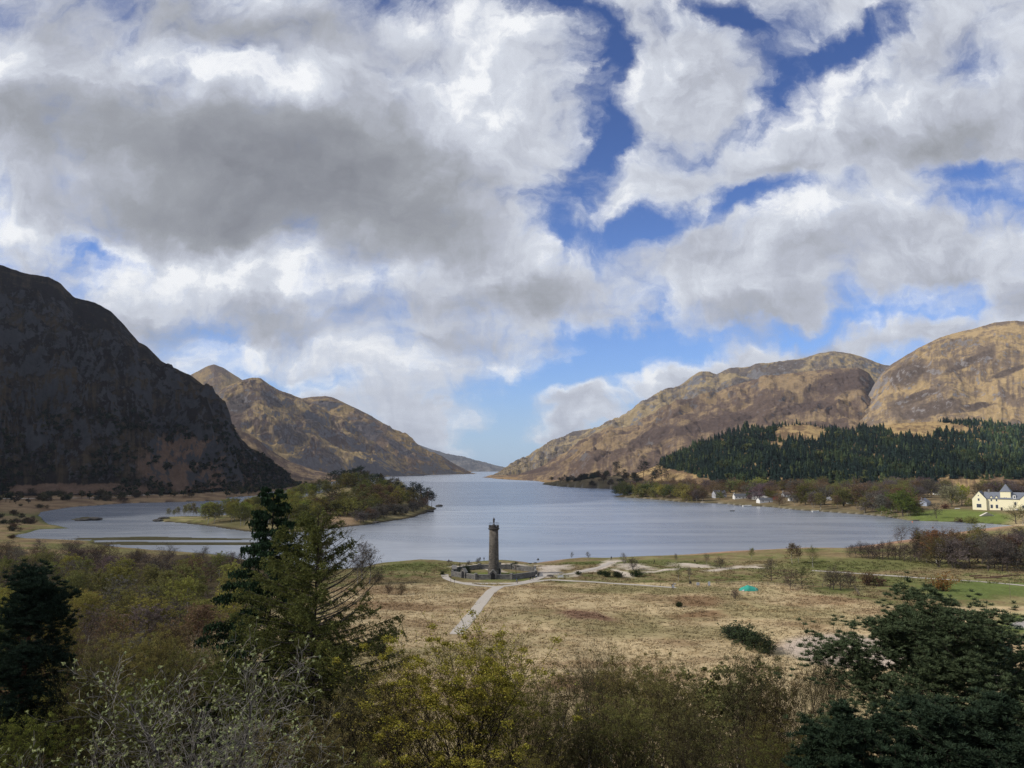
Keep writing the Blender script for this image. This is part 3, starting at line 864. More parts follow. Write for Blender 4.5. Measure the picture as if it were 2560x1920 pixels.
# ------------------------------------------------------------------ mountains: sheets lofted from a ridge line down to a foot line
def loft(name, ridge, foot, mat, nc=320, nr=110, amp=20.0, gul=16.0, gl=170.0, L=260.0, prof=1.1, jag=1.4, back=1.0, seed=1, zf=-3.0, zone=None):
    amp *= 1.05 if seed == 11 else 0.58; gul *= 1.1 if seed == 11 else 0.62; gl *= 1.5; L *= 1.6
    ridge = np.array(ridge, float); foot = np.array(foot, float)
    us = np.linspace(ridge[0, 0], ridge[-1, 0], nc)
    rv = np.interp(us, ridge[:, 0], ridge[:, 1]); rY = np.interp(us, ridge[:, 0], ridge[:, 2])
    ker = np.array([1, 2, 1]) / 4.0
    rv = np.convolve(np.pad(rv, 1, 'edge'), ker, 'valid')
    rv = rv + jag * (fbm2(us / 22.0, us * 0 + seed, 5, seed, 0.6))
    fY = np.interp(us, foot[:, 0], foot[:, 1])
    fz = np.interp(us, foot[:, 0], foot[:, 2]) if foot.shape[1] > 2 else np.full(nc, zf)
    zr = CH + (960 - rv) * 0
    R = np.array([at(u, v, Y) for u, v, Y in zip(us, rv, rY)])
    Fp = np.stack((xat(us, fY, fz), fY, fz), 1)
    hgt = np.maximum(R[:, 2] - Fp[:, 2], 1.0)
    s = np.concatenate(([0], np.cumsum(np.linalg.norm(np.diff(R[:, :2], axis=0), axis=1))))
    rows = []
    tb = np.linspace(1, 0, 14)[:-1]
    for t in tb:                            # far side
        P = R.copy(); P[:, 1] += back * 900 * t
        P[:, 0] *= P[:, 1] / R[:, 1]
        P[:, 2] = R[:, 2] + (fz - R[:, 2]) * t ** 1.1
        P[:, 2] += 0.6 * amp * fbm2(P[:, 0] / L, P[:, 1] / L, 4, seed + 3) * min(1, t * 4) * np.minimum(hgt / 200, 1)
        rows.append(P)
    front = []
    for t in np.linspace(0, 1, nr) ** 1.15:
        P = R * (1 - t) + Fp * t
        P[:, 2] = Fp[:, 2] + (R[:, 2] - Fp[:, 2]) * (1 - t) ** prof
        env = sst(t, 0.0, 0.42 if seed == 11 else 0.18) * (1 - sst(t, 0.86, 1.0) * 0.9) * np.minimum(hgt / 160, 1)
        w = fbm2(P[:, 0] / 300, P[:, 1] / 300, 3, seed + 9) * 0.9
        g = ridged(s / gl + w + t * 0.9, s * 0 + t * 2.2 + w, 5, seed + 5, 0.52)
        d = amp * (ridged(P[:, 0] / L, P[:, 1] / L, 6, seed, 0.55) - 0.55) + gul * (g - 0.6)
        P[:, 2] += env * d
        front.append(P)
    allp = np.array(rows + front)
    b = MB(); b.add(allp.reshape(-1, 3), grid_faces(len(allp), nc)[:, ::-1])
    o = structure(b.build(name, mat, smooth=True))
    tt = np.concatenate((-tb, np.linspace(0, 1, nr) ** 1.15))
    vcol(o.data, 'Flow', np.stack((np.tile(s / 1000.0, len(tt)), np.repeat(tt, nc), np.full(nc * len(tt), seed * 1.0)), 1))
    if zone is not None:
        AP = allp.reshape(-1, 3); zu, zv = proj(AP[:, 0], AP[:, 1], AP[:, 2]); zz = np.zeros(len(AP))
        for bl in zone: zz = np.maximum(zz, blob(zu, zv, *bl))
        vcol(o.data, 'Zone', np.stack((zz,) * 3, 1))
    return us, np.array(front)


HM = {
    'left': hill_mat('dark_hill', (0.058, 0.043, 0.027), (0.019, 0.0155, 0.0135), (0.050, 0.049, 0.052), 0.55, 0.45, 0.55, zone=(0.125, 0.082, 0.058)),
    'b': hill_mat('straw_hill', (0.37, 0.275, 0.15), (0.135, 0.103, 0.088), (0.165, 0.155, 0.158), 1.1, 0.62, 0.62, 1.0, (1, 0.6, 1), zone=(0.115, 0.098, 0.09)),
    'c': hill_mat('straw_hill_far', (0.33, 0.235, 0.115), (0.16, 0.115, 0.085), (0.18, 0.165, 0.16), 1.3, 0.55, 0.6, zone=(0.115, 0.10, 0.098)),
    'd': hill_mat('far_hill', (0.22, 0.205, 0.19), (0.12, 0.12, 0.125), (0.17, 0.17, 0.175), 2.2, 0.45, 0.4),
    'f': hill_mat('grey_hill', (0.33, 0.255, 0.145), (0.13, 0.108, 0.095), (0.175, 0.168, 0.172), 1.4, 0.6, 0.66),
    'h': hill_mat('brown_hill', (0.29, 0.21, 0.125), (0.13, 0.095, 0.078), (0.15, 0.137, 0.135), 0.8, 0.48, 0.5, zone=(0.105, 0.078, 0.068)),
    'g': hill_mat('gold_hill', (0.39, 0.285, 0.155), (0.175, 0.135, 0.105), (0.23, 0.21, 0.205), 0.8, 0.72, 0.55, zone=(0.125, 0.098, 0.082)),
    'i': hill_mat('clearing_hill', (0.38, 0.27, 0.13), (0.17, 0.115, 0.07), (0.16, 0.13, 0.11), 0.5, 0.55, 0.15),
}


def rl(pts, Y):
    return [(p[0], p[1], p[2] if len(p) > 2 else Y) for p in pts]


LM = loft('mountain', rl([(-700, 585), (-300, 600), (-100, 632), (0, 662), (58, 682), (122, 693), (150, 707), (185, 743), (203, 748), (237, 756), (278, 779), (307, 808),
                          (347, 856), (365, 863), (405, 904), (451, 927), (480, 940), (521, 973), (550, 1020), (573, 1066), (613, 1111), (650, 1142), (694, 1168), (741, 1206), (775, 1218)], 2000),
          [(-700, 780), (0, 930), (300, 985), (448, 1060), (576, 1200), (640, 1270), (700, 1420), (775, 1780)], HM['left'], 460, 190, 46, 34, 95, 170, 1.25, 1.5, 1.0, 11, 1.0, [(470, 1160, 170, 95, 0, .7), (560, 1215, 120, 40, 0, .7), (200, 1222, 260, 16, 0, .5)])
loft('mountain', rl([(420, 975), (477, 937), (500, 925), (520, 915), (535, 911), (555, 918), (580, 933), (605, 949), (640, 975), (720, 1020)], 6500), [(420, 5000), (720, 5000)], HM['c'], 200, 70, 40, 40, 240, 400, 1.1, 1.0, 1.0, 21)
BM = loft('mountain', rl([(440, 1120), (500, 1030), (535, 988), (564, 967), (605, 950), (631, 944), (652, 945), (672, 961), (706, 979), (727, 985), (756, 997), (800, 1022), (850, 1052), (900, 1088),
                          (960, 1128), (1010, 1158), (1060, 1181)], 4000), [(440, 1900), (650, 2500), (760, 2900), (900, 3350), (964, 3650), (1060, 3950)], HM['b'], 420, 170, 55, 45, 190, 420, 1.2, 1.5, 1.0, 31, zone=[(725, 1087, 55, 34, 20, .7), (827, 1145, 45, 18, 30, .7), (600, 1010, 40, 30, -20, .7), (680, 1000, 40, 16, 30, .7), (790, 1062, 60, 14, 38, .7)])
loft('mountain', rl([(690, 1006), (720, 1000), (756, 996), (780, 992), (813, 990), (831, 993), (857, 1005), (918, 1034), (973, 1067), (1016, 1090), (1045, 1113), (1074, 1132), (1132, 1161), (1181, 1182.6), (1192, 1184.6)], 5300),
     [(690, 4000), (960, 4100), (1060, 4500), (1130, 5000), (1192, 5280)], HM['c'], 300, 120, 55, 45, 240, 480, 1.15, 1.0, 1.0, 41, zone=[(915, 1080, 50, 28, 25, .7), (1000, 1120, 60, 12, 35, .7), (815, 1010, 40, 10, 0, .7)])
loft('mountain', rl([(960, 1096), (1042, 1110), (1070, 1120), (1114, 1135), (1155, 1141), (1190, 1152), (1230, 1161), (1262, 1169), (1300, 1174)], 11000), [(960, 8400), (1300, 8800)], HM['d'], 160, 50, 60, 50, 500, 700, 1.1, 0.8, 2.0, 51)
loft('mountain', rl([(540, 1040), (574, 1064), (610, 1078), (640, 1095), (668, 1121), (720, 1152), (790, 1176), (880, 1195)], 2700), [(540, 1900), (700, 2000), (880, 2500)], HM['h'], 200, 70, 22, 18, 110, 200, 1.15, 1.3, 0.6, 61)
loft('mountain', [(1205, 1193, 3560), (1229, 1189, 3900), (1250, 1178, 4500), (1280, 1160, 5200), (1323, 1141, 5800), (1375, 1109, 6200), (1430, 1080, 6500), (1477, 1071, 6500), (1494, 1077, 6500), (1540, 1100, 6500), (1620, 1150, 6500)],
     [(1205, 3450), (1250, 3600), (1300, 3900), (1620, 4500)], HM['f'], 220, 90, 40, 40, 240, 400, 1.1, 1.2, 1.0, 71)
loft('mountain', rl([(1430, 1120), (1460, 1096), (1494, 1078), (1529, 1063), (1569, 1040), (1604, 1008), (1650, 979), (1700, 964), (1726, 944), (1749, 928), (1770, 929), (1792, 935), (1824, 920), (1873, 917), (1890, 909),
                     (1920, 907), (2007, 896), (2047, 883), (2088, 878), (2123, 883), (2151, 890), (2209, 912), (2224, 914), (2290, 935), (2400, 960)], 5200), [(1430, 3500, 20), (2400, 3500, 60)], HM['f'], 420, 150, 70, 55, 230, 430, 1.05, 1.5, 1.0, 81)
loft('mountain', [(1200, 1193.5, 3350), (1260, 1190, 3350), (1300, 1186, 3300), (1345, 1172, 3300), (1380, 1150, 3300), (1404, 1138, 3300), (1433, 1118, 3300), (1483, 1092, 3300), (1520, 1080, 3300), (1587, 1066, 3300), (1627, 1048, 3300),
                  (1697, 1009, 3300), (1720, 1012, 3300), (1734, 1011, 3300), (1772, 990, 3300), (1830, 964, 3300), (1920, 940, 3300), (2000, 930, 3300), (2080, 922, 3300), (2146, 919, 3300), (2172, 932, 3300), (2196, 972, 3300), (2230, 1010, 3300), (2330, 1060, 3300)],
     [(1200, 3150), (1280, 2600), (1352, 2380), (1450, 2080), (1700, 1900), (2330, 1950)], HM['h'], 460, 150, 48, 40, 150, 330, 1.15, 1.4, 1.0, 91, zone=[(2110, 955, 120, 36, -12, .7), (2182, 975, 26, 46, 15, .7), (1780, 1060, 150, 22, -12, .7), (1640, 1090, 90, 25, -20, .7), (2000, 1020, 90, 14, -12, .7), (1290, 1180, 120, 10, -5, .6)])  # leading zones paint the gorge's shadow at the notch into the hill colour
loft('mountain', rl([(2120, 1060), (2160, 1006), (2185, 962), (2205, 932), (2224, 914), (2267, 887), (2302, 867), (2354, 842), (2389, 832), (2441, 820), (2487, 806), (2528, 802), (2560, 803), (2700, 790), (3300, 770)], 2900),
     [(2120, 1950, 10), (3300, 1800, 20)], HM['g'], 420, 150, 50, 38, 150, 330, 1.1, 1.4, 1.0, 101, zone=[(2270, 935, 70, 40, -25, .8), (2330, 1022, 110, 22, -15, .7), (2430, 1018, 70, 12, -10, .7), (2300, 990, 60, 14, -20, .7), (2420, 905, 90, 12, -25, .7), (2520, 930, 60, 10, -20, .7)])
FH = loft('hill', rl([(1540, 1200), (1600, 1180), (1653, 1160), (1700, 1136), (1728, 1119), (1772, 1110), (1815, 1090), (1873, 1073), (1920, 1073), (1950, 1062), (2020, 1060), (2060, 1070), (2122, 1080), (2180, 1070), (2247, 1058),
                      (2325, 1054), (2441, 1052), (2470, 1056), (2560, 1070), (2800, 1085), (3200, 1100)], 1850), [(1540, 1300, 4), (1700, 1150, 5), (1900, 1020, 6), (3200, 950, 6)], HM['i'], 360, 110, 12, 8, 90, 140, 1.25, 0.6, 0.4, 111)
# ------------------------------------------------------------------ tree growing
def grow(rng, P, H, R, base=(0, 0, 0), dir0=(0, 0, 1)):
    out = [[] for _ in range(P['lv'] + 1)]
    rnd = rng.random
    ga = 2.399963

    def sub(p, d, L, r, lv):
        n = P['seg'][lv]; wob = P['wob'][lv]; tr = P['trop'][lv]
        pts = [p]; ds = []
        for i in range(n):
            g = rng.normal(0, wob, 3)
            d = np.array((d[0] + g[0], d[1] + g[1], d[2] + g[2] + tr))
            d = d / math.sqrt(d[0] * d[0] + d[1] * d[1] + d[2] * d[2])
            p = p + d * (L / n)
            pts.append(p); ds.append(d)
        rad = r * (1 - (1 - P['tip'][lv]) * np.linspace(0, 1, n + 1) ** P.get('tap', 1.0))
        out[lv].append((np.array(pts), rad))
        if lv == P['lv']: return
        m = P['num'][lv]
        if lv > 0: m = max(2, int(m * min(1.3, 0.45 + 0.55 * L / P['ref'][lv])))
        a0 = rnd() * 6.28
        for j in range(m):
            f = P['first'][lv] + (1 - P['first'][lv]) * ((j + rnd()) / m)
            k = min(n - 1, int(f * n)); w = f * n - k
            q = pts[k] * (1 - w) + pts[k + 1] * w
            dd = ds[k]
            ref = np.array((0, 0, 1.0)) if abs(dd[2]) < 0.9 else np.array((1.0, 0, 0))
            x = np.cross(dd, ref); x /= np.linalg.norm(x); y = np.cross(dd, x)
            az = a0 + j * ga + rng.normal(0, 0.3)
            an = math.radians(P['ang'][lv](f) + rng.normal(0, P.get('angv', 8)))
            nd = dd * math.cos(an) + (x * math.cos(az) + y * math.sin(az)) * math.sin(an)
            L2 = L * P['rat'][lv](f) * (0.75 + 0.5 * rnd())
            rr = rad[k] * (1 - w) + rad[k + 1] * w
            sub(q, nd, L2, rr * P['rr'][lv], lv + 1)
    sub(np.array(base, float), np.array(dir0, float), H, R, 0)
    return out


def seglist(polys):
    A = np.concatenate([p[:-1] for p, r in polys]); B = np.concatenate([p[1:] for p, r in polys])
    ra = np.concatenate([r[:-1] for p, r in polys]); rb = np.concatenate([r[1:] for p, r in polys])
    return A, B, ra, rb


def along(polys, n, rng, outer=0.0):
    A, B, _, _ = seglist(polys)
    L = np.linalg.norm(B - A, axis=1)
    if outer:                                # favour the outside of the crown, so limbs show within
        c = A.mean(0); c[2] *= 0.7; r = np.linalg.norm((A - c) / (A.std(0) + 1e-6), axis=1)
        L = L * (r / r.max()) ** outer
    i = rng.choice(len(A), n, p=L / L.sum())
    t = rng.random(n)[:, None]
    return A[i] * (1 - t) + B[i] * t


cst = lambda v: (lambda f: v)


def dome(lo, hi, pk=0.35):                   # branch length along the stem: widest at pk
    return lambda f: lo + (hi - lo) * (math.sin(math.pi * min(1, max(0.0, (f * 0.5 / pk) if f < pk else 0.5 + 0.5 * (f - pk) / (1 - pk)))) ** 0.8)


P_BIRCH = dict(lv=3, seg=[9, 5, 3, 2], wob=[0.05, 0.10, 0.16, 0.2], trop=[0.03, 0.10, 0.04, -0.04], tip=[0.12, 0.2, 0.3, 0.5], num=[24, 9, 6], ref=[1, 3.0, 1.1],
               first=[0.22, 0.2, 0.15], ang=[lambda f: 58 - 26 * f, cst(42), cst(40)], rat=[dome(0.16, 0.42, 0.3), cst(0.36), cst(0.5)], rr=[0.5, 0.55, 0.6])
P_ROUND = dict(lv=3, seg=[7, 6, 3, 2], wob=[0.08, 0.14, 0.2, 0.2], trop=[0.02, 0.05, 0.03, 0.0], tip=[0.25, 0.2, 0.3, 0.5], num=[17, 10, 7], ref=[1, 4.0, 1.4],
               first=[0.15, 0.25, 0.15], ang=[lambda f: 70 - 35 * f, cst(45), cst(42)], rat=[dome(0.3, 0.62, 0.35), cst(0.38), cst(0.45)], rr=[0.55, 0.5, 0.6])


def tree_proto(seed, P, H, R, leafn, leafs, barkm, twigw=0.012, stems=1, spread=0.0, leafm=None, tri=False, hang=0.0, trunkcut=1, outer=0.0, clump=0.0):
    """returns (trunk mesh, crown mesh) for a tree of height about H"""
    rng = np.random.default_rng(seed)
    lim, fine, tips, seats = [], [], [], []
    for k in range(stems):
        a = 6.28 * k / stems + rng.random()
        lean = spread * (0.6 + 0.7 * rng.random())
        d = nrm(np.array((math.cos(a) * lean, math.sin(a) * lean, 1.0)))
        g = grow(rng, P, H * (1 if k == 0 else rng.uniform(0.75, 1.0)), R * (1 if stems == 1 else 0.75), (math.cos(a) * 0.12 * (stems > 1), math.sin(a) * 0.12 * (stems > 1), -0.3), d)
        for lv, polys in enumerate(g):
            if lv <= trunkcut: lim += polys
            else: fine += polys
            if lv == P['lv']: tips += polys
            if lv == 2: seats += [p[-1] for p, r in polys]
    tb = MB()
    A, B, ra, rb = seglist(lim)
    big = ra > R * 0.42
    tb.tubes(A[big], B[big], ra[big], rb[big], 7)
    tb.tubes(A[~big], B[~big], np.maximum(ra[~big], twigw), np.maximum(rb[~big], twigw * 0.8), 4, mi=1)
    cb = MB()
    A, B, ra, rb = seglist(fine)
    cb.ribbons(A, B, np.maximum(ra, twigw), np.maximum(rb, twigw * 0.6), rng, mi=0)
    if leafn:
        pts = along(tips, leafn, rng, outer) + rng.normal(0, leafs * 0.7, (leafn, 3))
        if clump:                            # leaves gather in sprays at the branch ends, with gaps between
            st_ = np.array(seats); st_ = st_[rng.random(len(st_)) < 0.62]
            nc_ = int(leafn * 0.8); rad = clump * rng.uniform(0.55, 1.25, len(st_)); i_ = rng.integers(0, len(st_), nc_)
            d_ = nrm(rng.normal(size=(nc_, 3))) * (rng.random((nc_, 1)) ** 0.45)
            pts[:nc_] = st_[i_] + d_ * rad[i_][:, None] * np.array((1, 1, 0.8))
        if hang: pts[:, 2] -= rng.random(leafn) * hang
        cb.flecks(pts, leafs, rng, mi=1, tri=tri)
    allv = np.concatenate(cb.v); z = allv[:, 2].max()
    up = allv[allv[:, 2] > z * 0.3]; cx, cy, cz = up.mean(0)          # stand the crown over the root
    for part in (tb, cb):
        for a in part.v:
            k = np.clip(a[:, 2] / cz, 0, None) ** 0.8
            a[:, 0] -= cx * k; a[:, 1] -= cy * k
    return tb.mesh('trunk', [barkm, M_DARKBARK], True), cb.mesh('crown', [M_TWIG, leafm or M_LEAF]), z


class Proto:                                # one tree kind variant: meshes shared by all its copies
    def __init__(self, parts, h):
        self.parts, self.h = parts, h       # parts: (name, mesh)


def make_birch(seed, **k):
    t, c, h = tree_proto(seed, P_BIRCH, 11.0, 0.14, k.get('leafn', 2600), k.get('leafs', 0.085), M_BIRCH, k.get('tw', 0.016), stems=k.get('stems', 1), spread=0.22, clump=k.get('clump', 0.0))
    return Proto([('trunk', t), ('crown', c)], h)


def make_round(seed, leafn=1600, leafs=0.09, stems=1, barkm=None):
    t, c, h = tree_proto(seed, P_ROUND, 7.5, 0.2, leafn, leafs, barkm or M_BARK, 0.02, stems=stems, spread=0.35)
    return Proto([('trunk', t), ('crown', c)], h)


def clump_cloud(rng, centres, radii, n, flat=0.55):
    i = rng.choice(len(centres), n, p=radii ** 2 / (radii ** 2).sum())
    d = nrm(rng.normal(size=(n, 3)))
    r = radii[i] * rng.uniform(0.35, 1.0, n) ** 0.6
    p = centres[i] + d * r[:, None] * np.array((1, 1, flat))
    return p


def make_pine(seed, H=14.0, bare=0.5, n=3600, wide=0.32, size=0.17, nb=22):
    """Scots pine: bare lower stem, irregular flat clumps above"""
    rng = np.random.default_rng(seed)
    P = dict(lv=2, seg=[10, 6, 3], wob=[0.05, 0.16, 0.2], trop=[0.03, 0.06, 0.05], tip=[0.2, 0.25, 0.4], num=[nb, 6], ref=[1, 3.0],
             first=[bare, 0.35], ang=[lambda f: 82 - 45 * f, cst(45)], rat=[dome(wide * 0.45, wide, 0.6), cst(0.42)], rr=[0.42, 0.5])
    g = grow(rng, P, H, H * 0.02, (0, 0, -0.3))
    tb = MB()
    A, B, ra, rb = seglist(g[0]); tb.tubes(A, B, ra, rb, 7)
    A, B, ra, rb = seglist(g[1] + g[2]); tb.tubes(A, B, np.maximum(ra, .02), np.maximum(rb, .015), 4)
    cen = [p[-1] for p, r in g[2]] + [p[-1] for p, r in g[1]] + [p[-2] for p, r in g[1]] + [g[0][0][0][-1]]
    cen = np.array(cen); rad = rng.uniform(0.4, 0.95, len(cen)) * H / 14.0
    cb = MB()
    pts = clump_cloud(rng, cen, rad, n, 0.5)
    cb.flecks(pts, size * H / 14.0, rng, mi=0, flat=0.35, asp=0.5)
    h = pts[:, 2].max()
    return Proto([('trunk', tb.mesh('trunk', M_PINEBARK, True)), ('crown', cb.mesh('crown', [M_NEEDLE]))], h)


def make_oak(seed, n=3000):
    """dense dark evergreen dome (old spreading pine or holm tree on the isle)"""
    return make_pine(seed, 12.0, 0.25, n, 0.62, 0.2, 26)


def make_bush(seed, n=900, s=0.07, twigs=True):
    rng = np.random.default_rng(seed)
    P = dict(lv=2, seg=[4, 3, 2], wob=[0.15, 0.2, 0.2], trop=[0.0, 0.05, 0.05], tip=[0.4, 0.4, 0.5], num=[9, 6], ref=[1, .7],
             first=[0.1, 0.2], ang=[cst(45), cst(45)], rat=[cst(0.6), cst(0.55)], rr=[0.6, 0.6])
    pol = [[], [], []]
    for k in range(7):
        a = rng.random() * 6.28; l = rng.uniform(0.1, 0.9)
        g = grow(rng, P, rng.uniform(0.7, 1.2), 0.022, (rng.normal(0, .12), rng.normal(0, .12), -0.05), nrm(np.array((math.cos(a) * l, math.sin(a) * l, 1))))
        for i in range(3): pol[i] += g[i]
    tb = MB(); A, B, ra, rb = seglist(pol[0] + pol[1]); tb.tubes(A, B, ra, rb, 3)
    cb = MB(); A, B, ra, rb = seglist(pol[2]); cb.ribbons(A, B, np.maximum(ra, .007), .004, rng, 0)
    cb.flecks(along(pol[2], n, rng) + rng.normal(0, .05, (n, 3)), s, rng, mi=1)
    return Proto([('stem', tb.mesh('stem', M_DARKBARK)), ('foliage', cb.mesh('foliage', [M_TWIG, M_LEAF]))], 1.5)


def make_conifer_tiers(seed, H=12.0, tiers=9, w=0.2):
    rng = np.random.default_rng(seed)
    tb = MB(); tb.tubes([(0, 0, -.3)], [(0, 0, H * .97)], H * .012, 0.02, 5)
    cb = MB(); P = []
    for i in range(tiers):
        f = i / (tiers - 1)
        z = H * (0.1 + 0.88 * f); r = H * w * (1 - f) ** 0.85 + 0.1
        m = 130
        a = rng.random(m) * 6.28; q = r * np.sqrt(rng.random(m))
        lob = 1 + 0.25 * np.sin(a * 5 + rng.random() * 6)
        P.append(np.stack((np.cos(a) * q * lob, np.sin(a) * q * lob, z - q * 0.45 + rng.normal(0, .12, m)), 1))
    cb.flecks(np.concatenate(P), 0.26, rng, mi=0, flat=0.3, asp=0.45)
    return Proto([('trunk', tb.mesh('trunk', M_DARKBARK)), ('crown', cb.mesh('crown', [M_NEEDLE]))], H)


def place(pr, x, y, h, col, name, label, cat, group=None, rz=None, z=None, twig=None, wid=1.0, rng=random):
    z = gz(x, y) if z is None else z
    s = h / pr.h
    rt = empty(name, (x, y, z), label, cat, group, rng.uniform(0, 6.28) if rz is None else rz, 1.0)
    rt.scale = (s * wid, s * wid, s)
    for nm, me in pr.parts:
        o = bpy.data.objects.new(nm, me)
        COL.objects.link(o)
        o.parent = rt
        if nm in ('crown', 'foliage'): o.color = (*col, 1)
    return rt


BIRCH = [make_birch(100 + i, leafn=6000, leafs=0.125, tw=0.009, clump=0.48) for i in range(6)]
THIN = [make_birch(120 + i, leafn=2600, leafs=0.10, tw=0.012, clump=0.4) for i in range(4)]           # nearly bare birches
MULTI = [make_birch(140 + i, stems=3, leafn=9000, leafs=0.12, tw=0.009, clump=0.45) for i in range(3)]
ROUND = [make_round(160 + i) for i in range(5)]
BARE = [make_round(170 + i, leafn=1500, leafs=0.075) for i in range(5)]
BARES = [make_round(180 + i, leafn=1500, leafs=0.07, stems=3) for i in range(3)]
LEAFY = [make_round(190 + i, leafn=7500, leafs=0.15) for i in range(4)]
FAR = [make_round(260 + i, leafn=3600, leafs=0.17) for i in range(5)]           # fuller crowns for trees hundreds of metres off
FARB = [make_birch(270 + i, leafn=4600, leafs=0.15, tw=0.02, clump=0.55) for i in range(4)]
FARBARE = [make_round(280 + i, leafn=3200, leafs=0.15) for i in range(4)]
PINE = [make_pine(200 + i) for i in range(4)]
SPREAD = [make_oak(210 + i) for i in range(2)]
BUSH = [make_bush(220 + i) for i in range(4)]
GORSE = [make_bush(230 + i, 2600, 0.06) for i in range(3)]
SPIRE = [make_conifer_tiers(240 + i) for i in range(3)]
# leaf and twig colours (albedo)
C_OLIVE, C_YEL, C_BROWN, C_GREY, C_GREEN, C_FRESH = (0.175, 0.175, 0.058), (0.25, 0.23, 0.06), (0.155, 0.105, 0.062), (0.15, 0.135, 0.115), (0.085, 0.105, 0.035), (0.26, 0.29, 0.06)
C_PINE, C_DARK, C_PURP = (0.034, 0.050, 0.034), (0.022, 0.033, 0.026), (0.135, 0.105, 0.10)


def vary(c, rng, k=0.18):
    f = 1 + rng.uniform(-k, k)
    return tuple(max(0.0, x * f * (1 + rng.uniform(-0.08, 0.08))) for x in c)
# ------------------------------------------------------------------ planting
RG = np.random.default_rng(7)
RR = random.Random(11)
ALL = []                                     # (object, base label, u) for the labels' final wording


def reg(o, lab):
    p = o.location
    ALL.append((o, lab, float(proj(p.x, p.y, p.z)[0])))
    return o


def plant(pr, u, v, hpx, col, name, lab, cat='tree', group=None, Y=None, top=None, wid=1.0, x=None, y=None, h=None):
    """base at photo pixel (u, v); or at depth Y with its top at pixel row `top`"""
    if x is None:
        if Y is not None:
            z = 4.0
            for _ in range(6):
                x = xat(u, Y, z); z = gz(x, Y)
            y = Y
        else:
            p = onground(u, v); x, y, z = p
    else:
        z = gz(x, y)
    if h is None:
        h = (at(u, top, y)[2] - z) if top is not None else hpx * y / F
    o = place(pr, x, y, max(h, 0.4), vary(col, RG), name, lab, cat, group, wid=wid, rng=RR)
    return reg(o, lab)


pick = RR.choice
CW = {C_OLIVE: 'olive', C_YEL: 'yellow-green', C_BROWN: 'brown', C_GREY: 'grey', C_GREEN: 'green', C_FRESH: 'bright lime', C_PURP: 'purple-brown', C_PINE: 'dark green', C_DARK: 'blackish green'}

# --- wood at the lower left, between the viewpoint and the loch
yy = 64.0
while yy < 318:
    sp = 7.4 + yy / 60
    x0, x1 = xat(-150, yy, 4), xat(640 if yy < 230 else 610, yy, 4)
    xx = x0 + RR.random() * sp
    while xx < x1:
        x, y = xx + RR.uniform(-2.2, 2.2), yy + RR.uniform(-2.5, 2.5)
        xx += sp
        zz_, lk_, is_, ba_, hi_ = [float(a[0]) for a in ground_h(np.array([x]), np.array([y]), True)]
        if lk_ < 6: continue
        u = float(proj(x, y, 4)[0])
        nz_ = float(fbm2(x / 30, y / 30, 3, 77)) + RR.uniform(-0.25, 0.25)
        if yy > 250:
            col = pick([C_GREY, C_PURP, C_GREY, C_BROWN]); pr = pick(BARE + THIN + BARES); h = RR.uniform(7, 10.5) * (0.8 if u > 330 else 1)
            where = 'at the back of the left wood by the water'
        elif yy > 150:
            col = pick([C_OLIVE, C_OLIVE, C_YEL]) if nz_ > -0.12 else pick([C_GREY, C_BROWN, C_PURP]); pr = pick(BIRCH + MULTI if nz_ > -0.12 else BARE + THIN); h = RR.uniform(9.5, 13.5)
            where = 'in the middle of the left wood'
        else:
            col = pick([C_OLIVE, C_OLIVE, C_YEL, C_GREEN]) if nz_ > -0.1 else pick([C_BROWN, C_GREY]); pr = pick(BIRCH + MULTI if nz_ > -0.1 else THIN + BIRCH); h = RR.uniform(9.5, 13.5)
            where = 'in the near part of the left wood'
        kind = 'leafless' if pr in BARE + THIN + BARES else ('many-stemmed' if pr in MULTI else 'budding')
        plant(pr, u, 0, 0, col, 'birch_tree' if pr not in BARE + BARES else 'alder_tree', f'{CW[col]} {kind} {"birch" if pr not in BARE + BARES else "alder"} {where}', 'tree', 'trees of the wood at the lower left', x=x, y=y, h=h, wid=1.3)
    yy += 7.6 + yy / 42

# --- island: pines on the ridge, a spreading dark tree, birches below
for (u, tp, Y) in ((828, 1180, 800), (842, 1174, 840), (856, 1171, 810), (871, 1173, 850), (884, 1170, 800), (894, 1166, 830), (904, 1163, 800), (914, 1180, 850), (922, 1186, 790), (932, 1188, 820), (944, 1183, 780), (957, 1192, 800),
                   (968, 1204, 780)):
    plant(pick(PINE), u, 0, 0, C_PINE, 'pine_tree', 'dark pine on the wooded ridge of the island', 'tree', 'pines on the island ridge', Y=Y, top=tp, wid=1.05)
for (u, tp, Y) in ((996, 1203, 750), (1009, 1211, 760), (1022, 1216, 735), (1035, 1203, 740), (1046, 1212, 760), (1055, 1206, 735), (1069, 1217, 730), (1079, 1227, 742), (1064, 1226, 755)):
    plant(pick(PINE), u, 0, 0, C_DARK, 'pine_tree', 'tall pine standing at the right tip of the island', 'tree', 'pines at the island tip', Y=Y, top=tp)
plant(SPREAD[0], 830, 1283, 62, C_PINE, 'spreading_pine', 'largest dark spreading evergreen in front on the island, trunk bare', 'tree', wid=1.1)
plant(SPREAD[1], 876, 1274, 40, C_PINE, 'spreading_pine', 'small dark evergreen right of the large spreading one on the island', 'tree')
plant(SPREAD[1], 911, 1268, 42, C_PINE, 'spreading_pine', 'low dark evergreen dome in the middle of the island birches', 'tree', wid=1.2)
n = 0
cnt = 0
